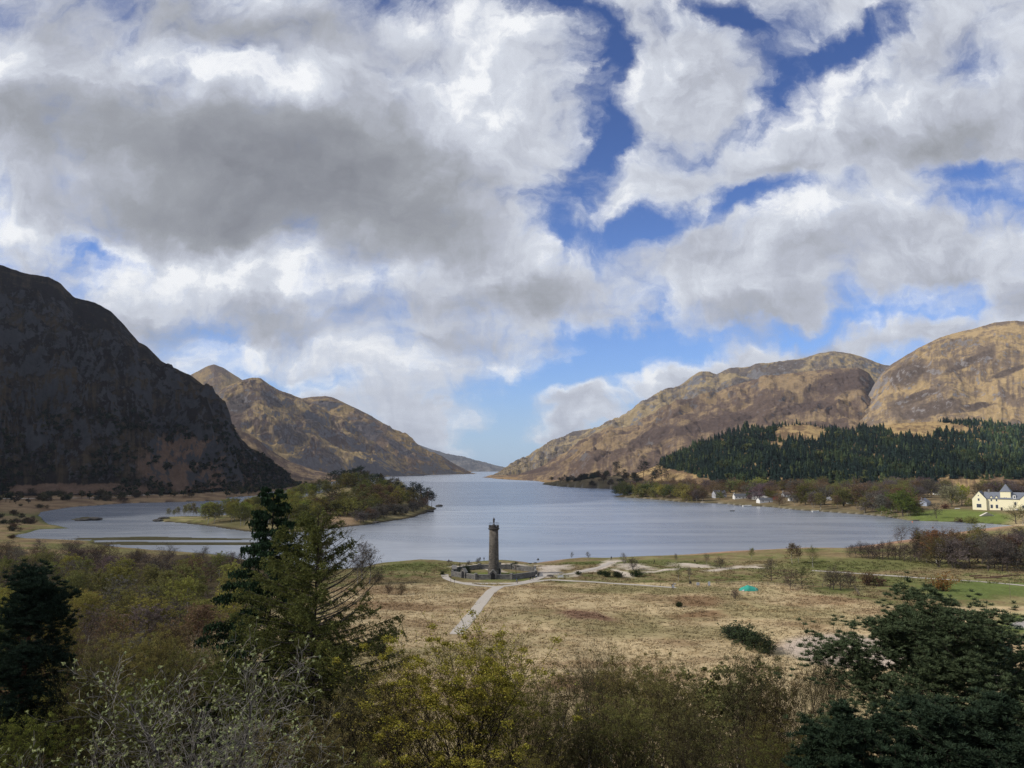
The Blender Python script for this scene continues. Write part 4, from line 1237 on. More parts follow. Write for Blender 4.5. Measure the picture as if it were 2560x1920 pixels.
while n < 262 and cnt < 14000:
    cnt += 1
    x, y = RR.uniform(-235, -60), 520 + 540 * RR.random() ** 1.7
    d = float(sdist(np.array([x]), np.array([y]), ISLE)[0])
    u, v = [float(a) for a in proj(x, y, 4)]
    if d < 5 or (790 < u < 880 and y < 585): continue
    if n > 185 and not (d < 60 and y < 770 and x > -165): continue
    if y > 860 and RR.random() < 0.5: continue
    frt = d < 22 and y < 760
    if frt and u > 820: col, pr, h, wd = pick([C_GREY, C_BROWN, C_GREY]), pick(FARBARE), RR.uniform(8, 11), 'bare alder at the island shore'
    elif u < 790: col, pr, h, wd = pick([C_YEL, C_OLIVE, C_FRESH]), pick(FARB), RR.uniform(11, 16), 'birch coming into leaf on the left of the island'
    else: col, pr, h, wd = pick([C_OLIVE, C_OLIVE, C_YEL, C_BROWN]), pick(FARB + FAR), RR.uniform(10.5, 16), 'birch among the pines of the island'
    plant(pr, u, 0, 0, tuple(c * 0.82 for c in col), 'birch_tree' if 'birch' in wd else 'alder_tree', f'{CW[col]} {wd}', 'tree', 'trees on the island', x=x, y=y, h=h, wid=1.4)
    n += 1
for (u, hp) in ((421, 23), (434, 18), (444, 26), (462, 30), (470, 34), (483, 36), (492, 26), (512, 28), (520, 34), (528, 33), (566, 28)):
    plant(pick(FARB), u, 1291.5, hp, (0.24, 0.225, 0.10), 'birch_tree', 'small pale budding birch on the grassy spit in the left bay', 'tree', 'small birches on the spit')

# --- trees and bushes of the field and beach
for (u, v, hp, pr, col, lab) in (
        (904, 1460, 107, THIN[0], C_GREY, 'tall slender bare birch at the beach left of the monument'),
        (923, 1460, 98, THIN[1], C_GREY, 'second tall bare birch beside the slender one left of the monument'),
        (893, 1461, 80, THIN[2], C_GREY, 'shorter bare birch left of the two tall ones at the beach'),
        (945, 1460, 38, BARES[0], C_PURP, 'purple-brown bush at the foot of the tall bare birches'),
        (972, 1487, 30, BARES[1], C_BROWN, 'small leafless brown sapling in the straw grass'),
        (1004, 1486, 32, BARES[2], C_BROWN, 'leafless sapling in straw grass nearer the monument'),
        (1929, 1453, 62, BARE[0], C_GREY, 'grey bare tree left of the fenced row in the right field'),
        (1975, 1472, 52, BARE[1], C_PURP, 'dark leaning bare tree at the fence'),
        (2005, 1471, 60, ROUND[0], C_GREEN, 'greenish budding tree at the fence'),
        (2085, 1475, 66, BARE[2], C_GREY, 'bare forked tree at the fence'),
        (2101, 1476, 52, BARE[3], C_GREY, 'slim bare tree right of the forked one at the fence'),
        (2074, 1474, 56, BARE[4], C_GREY, 'grey bare tree left of the forked one at the fence'),
        (2125, 1468, 42, BARES[1], C_PURP, 'purple bare thicket beyond the fence'),
        (2033, 1419, 56, THIN[1], C_OLIVE, 'lone thin budding birch before the brown beach'),
        (1981, 1409, 54, BIRCH[2], C_BROWN, 'brown budding birch at the brown beach'),
        (1996, 1407, 44, BIRCH[4], C_BROWN, 'smaller brown birch at the brown beach'),
        (1838, 1498, 29, BARES[0], C_PURP, 'purple bare shrub in the field below the teal tent'),
        (1767, 1415, 34, THIN[2], C_GREY, 'thin bare sapling on the green strip behind the boards'),
        (1801, 1421, 33, BARES[2], C_GREY, 'bare clump of stems on the green strip'),
        (1560, 1419, 38, THIN[3], C_GREY, 'grey sapling beside the sandy ground'),
        (1583, 1425, 34, BARES[1], C_GREY, 'grey bush beside the sandy ground'),
        (1696, 1452, 42, THIN[0], C_OLIVE, 'thin green sapling behind the signpost'),
        (1724, 1449, 32, THIN[1], C_GREY, 'small bare sapling right of the signpost'),
        (1470, 1402, 25, THIN[2], C_GREY, 'tiny bare sapling on the shore mound right of the beach'),
        (1430, 1398, 19, THIN[3], C_GREY, 'tiniest bare sapling on the shore mound'),
        (1690, 1405, 22, THIN[3], C_GREY, 'bare twig of a sapling on the green shore strip'),
        (1880, 1398, 30, BIRCH[3], C_OLIVE, 'small olive birch left of the brown beach'),
        (1195, 1409, 16, BARES[0], C_GREY, 'tiny grey bush by the two walkers'),
        (1172, 1413, 14, BARES[2], C_GREY, 'tiny bare bush left of the walkers on the beach'),
        (2170, 1464, 34, BUSH[0], C_BROWN, 'round brown bush right of the fence trees'),
        (2195, 1466, 32, BUSH[1], C_BROWN, 'second round brown bush right of the fence trees'),
        (2356, 1478, 42, BUSH[2], (0.24, 0.135, 0.04), 'rust-orange bush behind the top of the big pine')):
    nm = 'bush' if ('bush' in lab or 'shrub' in lab or 'thicket' in lab or 'clump' in lab) else 'sapling' if 'sapling' in lab else 'birch_tree' if 'birch' in lab else 'bare_tree'
    plant(pr, u, v, hp, col, nm, lab, 'bush' if nm == 'bush' else 'tree')
for (u, v, hp, w, lab) in ((1517, 1442, 14, 1.5, 'dark green bush by the sandy paths, left of three'), (1546, 1443, 15, 1.6, 'dark green bush by the sandy paths, middle of three'), (1588, 1442, 16, 1.7, 'dark green bush by the sandy paths, right of three'),
                           (1697, 1518, 13, 1.3, 'single dark gorse bush in the straw field'), (1500, 1437, 10, 1.6, 'low dark bush left of the green bushes'), (1448, 1437, 9, 1.4, 'low bush on the sandy island right of the monument'),
                           (1105, 1437, 9, 1.3, 'low dark bush outside the wall left of the monument'), (1275, 1446, 7, 1.2, 'low clipped bush inside the wall right of the gate'),
                           (1170, 1437, 15, 1.0, 'dark bush inside the wall left of the tower'), (1163, 1433, 19, 1.0, 'dark yew inside the wall at the left porch')):
    plant(pick(GORSE), u, v, hp, (0.032, 0.045, 0.02), 'bush', lab, 'bush', wid=w)
plant(SPIRE[0], 1149, 1438, 30, C_DARK, 'yew_tree', 'dark upright conifer inside the wall left of the tower', 'tree', wid=1.2)
plant(PINE[1], 1291, 1438, 33, C_PINE, 'pine_tree', 'small dark pine on the lawn right of the tower', 'tree', wid=1.3)
for (u, v, hp, w) in ((1862, 1614, 50, 1.25), (1893, 1628, 48, 1.3), (1838, 1596, 30, 1.4), (1920, 1634, 34, 1.2)):
    plant(pick(GORSE), u, v, hp, (0.05, 0.066, 0.035), 'gorse_bush', 'green gorse thicket at the right of the straw field', 'bush', 'gorse clump in the right of the field', wid=w)
plant(GORSE[1], 950, 1640, 34, (0.05, 0.06, 0.025), 'gorse_bush', 'dark green bush at the field edge right of the larch', 'bush', wid=1.5)

# --- scrub on the left shore meadow
n = 0; cnt = 0
while n < 64 and cnt < 3000:
    cnt += 1
    u, v = RR.uniform(-30, 580), RR.uniform(1228, 1348)
    if v > 1260 and u > 130 - (v - 1260) * 0.9: continue
    x, y, z = onground(u, v)
    if float(-sdist(np.array([x]), np.array([y]), LAKE)[0]) < 4: continue
    far = v < 1262
    plant(pick(FAR + GORSE) if far else pick(GORSE + BUSH + FARBARE[:1]), u, v, RR.uniform(8, 20) if far else RR.uniform(6, 14), pick([(0.06, 0.055, 0.03), (0.085, 0.062, 0.04), (0.045, 0.048, 0.026)]), 'bush', 'dark scrub bush by the track under the dark hill' if far else 'brown scrub bush on the meadow at the left end of the bay', 'bush', 'scrub on the left shore', wid=1.5)
    n += 1

# --- brown wood at the right, behind the green field
for (u, v, hp, pr, col, lab) in (
        (2253, 1354, 42, ROUND[1], C_GREY, 'rounded grey bare tree at the water, left of the right-hand wood'), (2290, 1353, 38, BARE[3], C_GREY, 'grey bare tree at the water beside the rounded one'),
        (2342, 1411, 92, BIRCH[0], (0.19, 0.105, 0.045), 'tall rusty-brown tree at the left end of the right-hand wood'), (2372, 1411, 96, ROUND[2], (0.165, 0.10, 0.05), 'broad rusty-brown tree in the right-hand wood'),
        (2317, 1406, 70, BIRCH[3], C_BROWN, 'brown birch before the rusty trees')):
    plant(pr, u, v, hp, col, 'birch_tree' if pr in BIRCH else 'bare_tree', lab, 'tree')
for i in range(14):
    u = 2128 + i * 13.5 + RR.uniform(-3, 3)
    plant(pick(BARE + BARES), u, 1393 + i * 0.9 + RR.uniform(-2, 2), RR.uniform(30, 46) + i * 1.2, pick([C_GREY, C_PURP]), 'alder_tree', 'low bare alder in the row along the right-hand shore', 'tree', 'alder row along the right-hand shore')
for i in range(46):
    row = i % 4
    u = 2300 + RR.random() * 330
    plant(pick(FARBARE + BARE + FAR), u, (1422, 1408, 1396, 1384)[row] + RR.uniform(-4, 4) + (u - 2400) * 0.02, RR.uniform(66, 98) * (1, .9, .84, .78)[row], pick([C_GREY, C_PURP, C_BROWN, C_GREY, C_OLIVE]), 'bare_tree',
          ('dark bare tree at the front of the right-hand wood', 'bare tree in the second row of the right-hand wood', 'bare tree deep in the right-hand wood', 'bare tree at the far side of the right-hand wood')[row], 'tree', 'trees of the brown wood at the right')

# --- the far bank: village trees
HOUSES = [(1800, 1243, 24), (1852, 1246, 26), (1908, 1250, 44), (1970, 1242, 18), (2025, 1252, 8), (2072, 1250, 8), (2130, 1259, 12), (2309, 1263, 24), (2341, 1237, 7), (2500, 1274, 95)]
for (u, v, hp, pr, col, lab, w) in (
        (2258, 1291, 74, LEAFY[0], (0.12, 0.15, 0.04), 'large round tree in fresh green leaf at the far shore', 1.25), (2276, 1290, 50, LEAFY[1], (0.19, 0.21, 0.05), 'smaller yellow-green tree right of the large green one', 1.0),
        (2292, 1287, 36, LEAFY[2], (0.17, 0.15, 0.05), 'short olive tree right of the yellow-green one', 1.1), (2380, 1268, 60, LEAFY[3], (0.27, 0.25, 0.15), 'pale cream willow left of the yellow house', 1.0),
        (2404, 1264, 58, LEAFY[0], (0.32, 0.34, 0.055), 'bright lime tree between the willow and the yellow house', 0.95), (2363, 1272, 14, BUSH[0], (0.17, 0.085, 0.065), 'reddish bush on the lawn', 1.6),
        (2341, 1296, 42, BARE[1], C_GREY, 'bare lone tree on the lawn edge at the shore', 1.0), (2540, 1310, 58, BARE[2], C_OLIVE, 'sparse spring tree in front of the yellow house', 1.2), (2556, 1312, 52, THIN[1], C_OLIVE, 'thin tree at the right edge before the yellow house', 1.3),
        (2014, 1262, 56, LEAFY[1], (0.135, 0.13, 0.04), 'big olive tree behind the village shore', 1.3), (1895, 1230, 38, LEAFY[2], (0.26, 0.26, 0.075), 'pale lime crown rising behind the white houses', 1.4),
        (1964, 1226, 26, LEAFY[3], (0.24, 0.22, 0.07), 'small lime crown behind the brown roofed house', 1.2), (1874, 1248, 26, GORSE[1], (0.06, 0.10, 0.03), 'dark green tree between the white houses', .8),
        (2430, 1312, 22, BUSH[3], C_OLIVE, 'scrubby bush on the shore below the lawn', 1.5), (2400, 1306, 12, BUSH[1], C_BROWN, 'low shore bush at the lawn', 1.6)):
    plant(pr, u, v, hp, col, 'bush' if pr in BUSH or pr in GORSE else 'broadleaf_tree', lab, 'bush' if pr in BUSH else 'tree', wid=w)
SH_U = np.array([1520, 1570, 1627, 1714, 1801, 1859, 1920, 1992, 2065, 2151, 2209, 2267, 2354, 2441, 2600])
SH_V = np.array([1243, 1244, 1248, 1256, 1259, 1261, 1267, 1275, 1280, 1286, 1291, 1301, 1304, 1307, 1312])
n = 0; cnt = 0
while n < 270 and cnt < 9000:
    cnt += 1
    u = RR.uniform(1545, 2330) if RR.random() < 0.8 else RR.uniform(2330, 2640)
    sv = float(np.interp(u, SH_U, SH_V))
    row = RR.random()
    v = sv - 2.5 - row * (sv - 1226 - (u > 2330) * 8)
    if any(abs(u - hu) < hw + 5 and v > hv - 7 for hu, hv, hw in HOUSES): 
        if not (RR.random() < 0.24 and u < 2200): continue
    if u > 2320 and v > 1250: continue
    if any(abs(u - q[2]) < 4 and abs(q[0].location.y - 0) < 0 for q in ALL[-1:]): continue
    front = row < 0.25
    if front and u < 1720: col, pr = pick([C_OLIVE, C_YEL, C_GREEN]), pick(FAR + LEAFY[:2])
    elif front: col, pr = pick([C_GREY, C_OLIVE, C_BROWN]), pick(FARBARE + FARB)
    else: col, pr = pick([C_BROWN, C_GREY, C_PURP, C_OLIVE, C_BROWN]), pick(FAR + FARBARE)
    side = 'left of the white cottages' if u < 1780 else 'among the white cottages' if u < 2000 else 'along the shore right of the village' if u < 2330 else 'on the slope behind the yellow house'
    where = f'at the water {side}' if front else f'in the woods {side}'
    hh = RR.uniform(15, 22) if not front else RR.uniform(12, 20) * (1.1 if u < 1720 else 0.9)
    o = plant(pr, u, v, 0, tuple(c * 1.15 for c in col), 'broadleaf_tree', f'{CW[col]} spring tree {where}', 'tree', 'trees along the far bank', h=hh, wid=1.3)
    n += 1
# dark wooded headland, left of the village
n = 0; cnt = 0
while n < 74 and cnt < 4000:
    cnt += 1
    x, y = RR.uniform(80, 300), RR.uniform(1430, 1880)
    lk_ = float(-sdist(np.array([x]), np.array([y]), LAKE)[0])
    u = float(proj(x, y, 5)[0])
    if lk_ < 4 or u < 1352 or u > 1605: continue
    tip = u < 1412
    col = C_DARK if tip else pick([(0.05, 0.05, 0.03), (0.075, 0.058, 0.04), C_PINE, (0.06, 0.06, 0.03)])
    plant(pick(PINE) if tip or RR.random() < 0.12 else pick(FAR + LEAFY), u, 0, 0, col, 'pine_tree' if tip else 'dark_tree', 'dark pine on the tip of the headland' if tip else 'dark tree on the wooded headland beyond the village', 'tree', 'trees of the dark headland', x=x, y=y, h=RR.uniform(11, 17), wid=1.3)
    n += 1
for (u, tp, Y) in ((1545, 1152, 1750), (1560, 1172, 1700), (1640, 1170, 1420), (1655, 1155, 1400), (1630, 1178, 1380), (1607, 1150, 1500), (1672, 1176, 1350)):
    plant(pick(PINE + BARE[:1]), u, 0, 0, C_DARK, 'pine_tree', 'lone dark tree on the tan slope left of the conifer wood', 'tree', 'scattered trees on the tan slope', Y=Y, top=tp)


# ------------------------------------------------------------------ woods that read as one mass: one mesh each
def mass(name, V, Fq, pos, sc, rz, col, mat=None, kindtag=True):
    n, k = len(pos), len(V)
    ca, sa = np.cos(rz)[:, None], np.sin(rz)[:, None]
    x = (V[None, :, 0] * ca - V[None, :, 1] * sa) * sc[:, :1]; y = (V[None, :, 0] * sa + V[None, :, 1] * ca) * sc[:, :1]
    z = V[None, :, 2] * sc[:, 1:2]
    P = np.stack((x, y, z), 2) + pos[:, None]
    q = (Fq[None] + (np.arange(n) * k)[:, None, None]).reshape(-1, Fq.shape[1])
    b = MB()
    if Fq.shape[1] == 4: b.add(P.reshape(-1, 3), q)
    else: b.add(P.reshape(-1, 3), t=q)
    o = b.build(name, mat or M_ATTR)
    vcol(o.data, 'Col', np.repeat(col, k, 0))
    if kindtag: o['kind'] = 'stuff'
    return o


def merge(objs, name):                       # several mass meshes into one object
    bs = [o.data for o in objs]
    b = MB(); cols = []
    for me in bs:
        v = np.zeros(len(me.vertices) * 3); me.vertices.foreach_get('co', v)
        li = np.zeros(len(me.loops), np.int32); me.loops.foreach_get('vertex_index', li)
        k = me.polygons[0].loop_total
        if k == 4: b.add(v.reshape(-1, 3), li.reshape(-1, 4))
        else: b.add(v.reshape(-1, 3), t=li.reshape(-1, 3))
        c = np.zeros(len(me.vertices) * 4); me.color_attributes['Col'].data.foreach_get('color', c)
        cols.append(c.reshape(-1, 4)[:, :3])
    o = b.build(name, M_ATTR); vcol(o.data, 'Col', np.concatenate(cols)); o['kind'] = 'stuff'
    for q in objs: bpy.data.objects.remove(q)
    return o


def spruce_mesh(seed):
    rng = np.random.default_rng(seed)
    V, T = [], []
    tiers = 7
    for i in range(tiers):
        f = i / tiers
        r = 0.21 * (1 - f) ** 0.9 + 0.015; z0 = 0.06 + 0.86 * f; z1 = z0 + 0.24 - 0.08 * f
        m = 9; a = np.arange(m) * 6.283 / m + rng.random() * 6
        rr = r * rng.uniform(0.55, 1.2, m)
        b = len(V)
        V += [(rr[j] * math.cos(a[j]), rr[j] * math.sin(a[j]), z0 + rng.uniform(-.025, .02)) for j in range(m)] + [(rng.normal(0, .008), rng.normal(0, .008), min(z1, 1.0))]
        T += [(b + j, b + (j + 1) % m, b + m) for j in range(m)]
    return np.array(V), np.array(T)


def blob_mesh(seed, n=130, s=0.085):         # broadleaf crown of leaf clusters
    rng = np.random.default_rng(seed)
    cen = nrm(rng.normal(size=(9, 3))) * rng.uniform(0.1, 0.3, (9, 1)) * np.array((1, 1, 0.9)) + np.array((0, 0, 0.58))
    p = clump_cloud(rng, cen, rng.uniform(0.12, 0.2, 9), n, 0.8)
    b = MB(); b.flecks(p, s, rng, tri=False, asp=0.7)
    st = MB(); b.tubes([(0, 0, -0.05)], [(0, 0, 0.55)], 0.03, 0.012, 3)
    return np.concatenate(b.v), np.concatenate(b.q)


def surf(us, grid, u, t):                    # point on a lofted hillside
    n = grid.shape[0]
    fi = np.clip(t * (n - 1), 0, n - 1.001); fj = np.clip((u - us[0]) / (us[-1] - us[0]) * (len(us) - 1), 0, len(us) - 1.001)
    i, j = fi.astype(int), fj.astype(int); a, b = (fi - i)[:, None], (fj - j)[:, None]
    return grid[i, j] * (1 - a) * (1 - b) + grid[i + 1, j] * a * (1 - b) + grid[i, j + 1] * (1 - a) * b + grid[i + 1, j + 1] * a * b


rng = np.random.default_rng(5)
N = 26000
fu, ft = rng.uniform(1600, 2900, N), rng.uniform(0, 1, N) ** 0.8
P = surf(FH[0], FH[1], fu, ft)
pu, pv = proj(P[:, 0], P[:, 1], P[:, 2])
low = np.interp(pu, [1640, 1714, 1772, 1830, 1900, 1960, 2122, 2224, 2300, 2354, 2600], [1166, 1180, 1200, 1226, 1216, 1214, 1214, 1226, 1216, 1200, 1198])
wob = 9 * fbm2(pu / 40, pv / 14, 4, 60)
keep = (pv < low + wob * 0.6) & (pu > 1648 + (pv - 1150) * 0.2 + wob)
k1 = ((pu - 2000) / 66) ** 2 + ((pv - 1084) / 21) ** 2 < 1 + wob * 0.03
k2 = ((pu - 2310) / 112) ** 2 + ((pv - 1072 - (pu - 2310) * 0.03) / 19) ** 2 < 1 + wob * 0.03
k3 = ((pu - 1937) / 20) ** 2 + ((pv - 1113) / 7) ** 2 < 1
keep &= ~(k1 | k2 | k3)
P, pu, pv = P[keep], pu[keep], pv[keep]
sel = rng.permutation(len(P))[:9500]
P, pu, pv = P[sel], pu[sel], pv[sel]
patch = fbm2(P[:, 0] / 90, P[:, 1] / 90, 4, 61)
base = np.where((patch > 0.16)[:, None], np.array((0.036, 0.052, 0.026)), np.array((0.018, 0.030, 0.024)))
base = np.where((rng.random(len(P)) < 0.05)[:, None], np.array((0.06, 0.075, 0.03)), base)
light = sst(pu, 2350, 2520) * (pv < 1150)  # sunlight on the wood's right end, painted into the crown colours
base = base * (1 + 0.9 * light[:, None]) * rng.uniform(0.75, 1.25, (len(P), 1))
hh = rng.uniform(8, 19, len(P)) * (1 + 0.9 * fbm2(P[:, 0] / 60, P[:, 1] / 60, 3, 66)) * np.where(pv < 1075, 0.7, 1)
o1 = []
for k in range(4):
    V_, T_ = spruce_mesh(300 + k); s = np.arange(len(P)) % 4 == k
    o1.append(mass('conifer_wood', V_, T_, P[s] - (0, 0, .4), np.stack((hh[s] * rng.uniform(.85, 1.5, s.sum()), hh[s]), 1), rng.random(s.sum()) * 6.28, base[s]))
lt = rng.permutation(len(P))[:260]; lt = lt[(patch[lt] > 0.02) & (pv[lt] > 1085)]      # broadleaf trees scattered through it
for k in range(2):
    V_, T_ = blob_mesh(310 + k, 150, 0.075); s = lt[k::2]
    o1.append(mass('conifer_wood', V_, T_, P[s] - (0, 0, .4), np.stack((hh[s] * .85, hh[s] * 1.05), 1), rng.random(len(s)) * 6.28, np.array((0.085, 0.095, 0.035)) * rng.uniform(.6, 1.3, (len(s), 1))))
merge(o1, 'conifer_wood')

# scrub and wood along the foot of the dark mountain, and thin wood on the far shore below the brown hill
N = 9000
fu, ft = rng.uniform(-300, 770, N), rng.uniform(0.30, 1.0, N)
P = surf(LM[0], LM[1], fu, ft)
pu, pv = proj(P[:, 0], P[:, 1], P[:, 2])
m = fbm2(pu / 120, pv / 60, 4, 62) + sst(ft, 0.4, 0.8) * 0.28 - 0.06
band = np.exp(-((pu - 600) / 110) ** 2) * sst(pv, 1110, 1190) * 0.7
bare = np.exp(-((pu - 460) / 85) ** 2 - ((pv - 1170) / 60) ** 2) * 0.75 + np.exp(-((pu - 180) / 170) ** 2 - ((pv - 1228) / 12) ** 2) * 0.5
keep = (m + band - bare > 0.08) & (pv > 1030) & (P[:, 2] > 1.0)
P, pu, pv = P[keep][:3000], pu[keep][:3000], pv[keep][:3000]
dark = rng.random((len(P), 1))
base = np.where(dark < 0.55, np.array((0.022, 0.028, 0.018)), np.where(dark < 0.8, np.array((0.045, 0.042, 0.024)), np.array((0.055, 0.044, 0.034)))) * rng.uniform(0.7, 1.4, (len(P), 1))
hh = rng.uniform(5, 11, len(P))
o2 = []
for k in range(4):
    V_, T_ = blob_mesh(320 + k); s = np.arange(len(P)) % 4 == k
    o2.append(mass('hillside_wood', V_, T_, P[s] - (0, 0, .3), np.stack((hh[s] * 1.15, hh[s]), 1), rng.random(s.sum()) * 6.28, base[s]))
merge(o2, 'hillside_wood')
# shore wood at the narrows left of the island
P = []
while len(P) < 420:
    u = rng.uniform(-60, 800); Y = rng.uniform(760, 1800)
    x = xat(u, Y, 4); lk_ = float(-sdist(np.array([x]), np.array([Y]), LAKE)[0])
    dens_ = 1.0 if u > 570 else 0.25
    if lk_ < 5 or lk_ > (150 if u > 570 else 110) or rng.random() > dens_: continue
    if 60 < u < 560 and lk_ < 34: continue
    P.append((x, Y, gz(x, Y)))
P = np.array(P); dark = rng.random((len(P), 1))
base = np.where(dark < 0.5, np.array((0.030, 0.038, 0.020)), np.where(dark < 0.8, np.array((0.07, 0.062, 0.03)), np.array((0.075, 0.06, 0.045)))) * rng.uniform(0.7, 1.3, (len(P), 1))
hh = rng.uniform(6, 12, len(P)); o3 = []
for k in range(4):
    V_, T_ = blob_mesh(330 + k); s = np.arange(len(P)) % 4 == k
    o3.append(mass('shore_wood', V_, T_, P[s] - (0, 0, .3), np.stack((hh[s] * 1.1, hh[s]), 1), rng.random(s.sum()) * 6.28, base[s]))
merge(o3, 'shore_wood')

# ------------------------------------------------------------------ rough grass, rushes and undergrowth
N = 62000
x = rng.uniform(-75, 230, N); y = 100 + 235 * rng.random(N) ** 1.15
u, v = proj(x, y, np.full(N, 3.6))
z_, lk_, is_, ba_, hi_ = ground_h(x, y, True)
c = ground_colour(x, y, z_, lk_, is_, ba_, hi_)
pathd = np.full(N, 1e9)
for pts in ([(1248, 1467), (1226, 1479), (1207, 1503), (1186, 1530), (1160, 1562), (1140, 1586)], [(1240, 1468), (1290, 1462.5), (1326, 1455.5), (1372, 1449), (1480, 1455), (1600, 1463), (1690, 1470)],
            [(1112, 1446), (1138, 1455), (1186, 1464), (1248, 1468)]):
    Q = [onground(*p)[:2] for p in pts]
    for a, b in zip(Q[:-1], Q[1:]):
        e = b - a; t = np.clip(((x - a[0]) * e[0] + (y - a[1]) * e[1]) / (e @ e), 0, 1)
        pathd = np.minimum(pathd, np.hypot(x - a[0] - t * e[0], y - a[1] - t * e[1]))
tuft = fbm2(x / 7, y / 7, 3, 70) + rng.uniform(-.3, .3, N)
strawish = c[:, 0] > 0.15
parking = (((u - 2125) / 195) ** 2 + ((v - 1628) / 46) ** 2 < 1) | (((u - 2480) / 150) ** 2 + ((v - 1690) / 24) ** 2 < 1)
lawn = ((u - 1238) / 125) ** 2 + ((v - 1441) / 19) ** 2 < 1
rough = (v < 1459) & (v > 1402) & (u > 800) & (lk_ > 9) & (c[:, 0] < 0.33) & (rng.random(N) < 0.55) & ~lawn
keep = (pathd > 2.1) & ~parking & (tuft > -0.30) & (((v > 1458) & strawish & (u < 2300)) | rough)
x, y, z_, c, u, v = x[keep], y[keep], z_[keep], c[keep], u[keep], v[keep]
n = len(x)
c = c * rng.uniform(0.88, 1.25, (n, 1))
V = []; T = []
r2 = np.random.default_rng(9)
for j in range(11):
    a = r2.random() * 6.28; l = r2.uniform(.3, .95); b0 = r2.normal(0, .22, 2)
    tip = np.array((b0[0] + math.cos(a) * l * .7, b0[1] + math.sin(a) * l * .7, r2.uniform(.3, .75)))
    w = np.array((-math.sin(a), math.cos(a), 0)) * 0.085
    k = len(V); V += [np.array((b0[0], b0[1], -.05)) - w, np.array((b0[0], b0[1], -.05)) + w, tip]; T.append((k, k + 1, k + 2))
hgt = rng.uniform(0.4, 0.9, n) * np.where(c[:, 0] < 0.2, 1.0, 0.7)
mass('rough_grass', np.array(V), np.array(T), np.stack((x, y, z_), 1), np.stack((rng.uniform(.7, 1.4, n), hgt), 1), rng.random(n) * 6.28, c)

N = 60000
x = rng.uniform(-95, 110, N); y = 16 + 102 * rng.random(N) ** 0.8
z_, lk_, is_, ba_, hi_ = ground_h(x, y, True)
u, v = proj(x, y, z_)
keep = (u > -250) & (u < 2810) & ((hi_ > 0.5) | (x < -60)) & ~((u > 1880) & (v < 1700) & (u < 2320))
x, y, z_ = x[keep], y[keep], z_[keep]; n = len(x)
pt = fbm2(x / 6, y / 6, 3, 71)[:, None]
c = np.where(pt > 0.12, np.array((0.075, 0.08, 0.028)), np.where(pt > -0.12, np.array((0.085, 0.062, 0.036)), np.array((0.115, 0.075, 0.042)))) * rng.uniform(.6, 1.4, (n, 1))
V = []; T = []
for j in range(12):
    a = r2.random() * 6.28; l = r2.uniform(.2, .7)
    tip = np.array((math.cos(a) * l, math.sin(a) * l, r2.uniform(.35, 1.0)))
    w = np.array((-math.sin(a), math.cos(a), 0.3)) * 0.09; md = tip * 0.55 + np.array((0, 0, .12))
    k = len(V); V += [np.array((0, 0, -.05)), md - w, tip, md + w]; T.append((k, k + 1, k + 2, k + 3))
mass('undergrowth', np.array(V), np.array(T), np.stack((x, y, z_), 1), np.stack((rng.uniform(.25, .6, n), rng.uniform(.25, .65, n)), 1), rng.random(n) * 6.28, c)
# ------------------------------------------------------------------ the near trees, each grown on its own
def near_birch(seed, H=12.0, leafn=24000, leafs=0.056, P0=None, stems=1, spread=0.25, num=(26, 12, 7, 4), R=0.2):
    P = dict(lv=3, seg=[10, 6, 4, 2, 2], wob=[0.05, 0.09, 0.14, 0.18, 0.2], trop=[0.03, 0.20, 0.12, 0.05, 0.0], tip=[0.1, 0.15, 0.25, 0.4, 0.5], num=list(num), ref=[1, 3.2, 1.2, .5],
             first=[0.18, 0.18, 0.12, 0.1], ang=[lambda f: 46 - 20 * f, cst(34), cst(34), cst(36)], rat=[dome(0.34, 0.66, 0.3), cst(0.38), cst(0.45), cst(0.5)], rr=[0.58, 0.6, 0.55, 0.6])
    t, c, h = tree_proto(seed, P, H, R, leafn, leafs, M_BIRCH, 0.008, stems=stems, spread=spread, trunkcut=2, outer=1.0, clump=0.34)
    return Proto([('trunk', t), ('crown', c)], h)


HB = [near_birch(400, leafn=36000), near_birch(401), near_birch(402, leafn=17000, leafs=0.055), near_birch(403, leafn=26000, leafs=0.058, stems=2, num=(20, 10, 7, 4))]
HBARE = [near_birch(410, leafn=8000, leafs=0.045), near_birch(411, leafn=8000, leafs=0.045, num=(20, 10, 7, 4))]


def near(pr, u, Y, top, col, lab, wid=1.0, rz=None, name='birch_tree', group=None):
    z = 15.0
    for _ in range(8):
        x = xat(u, Y, z); z = gz(x, Y)
    h = at(u, top, Y)[2] - z
    col = (col[0] * 1.08, max(col[1], col[0] * 0.93) * 1.08, col[2])
    o = place(pr, x, Y, h, vary(col, RG, 0.08), name, lab, 'tree', group, rz=rz, wid=wid, rng=RR)
    return reg(o, lab)


near(HB[0], 1150, 42, 1500, (0.27, 0.225, 0.055), 'large olive-yellow budding birch at the bottom centre, below the path', 1.4, 0.3)
near(HB[1], 1000, 48, 1600, (0.15, 0.14, 0.048), 'olive birch crowding the left side of the large centre birch', 1.25, 2.0)
near(HB[3], 1290, 49, 1620, (0.145, 0.125, 0.048), 'olive-brown birch crowding the right side of the large centre birch', 1.25, 1.2)
near(HB[1], 205, 44, 1600, (0.17, 0.165, 0.05), 'olive birch with a pale trunk left of the budding willow', 0.9, 0.6)
near(HB[0], 60, 40, 1745, (0.14, 0.15, 0.038), 'green-olive birch at the bottom left corner', 1.1, 4.0)
near(HB[3], 330, 52, 1650, (0.15, 0.16, 0.045), 'yellow-green birch behind the budding willow', 0.9, 1.0)
near(HB[3], 735, 34, 1740, (0.165, 0.145, 0.058), 'brown thicket birch below the larch', 1.1, 3.0)
near(HB[2], 850, 50, 1650, (0.17, 0.165, 0.085), 'grey-green birch between the larch and the centre birch', 0.85, 5.0)
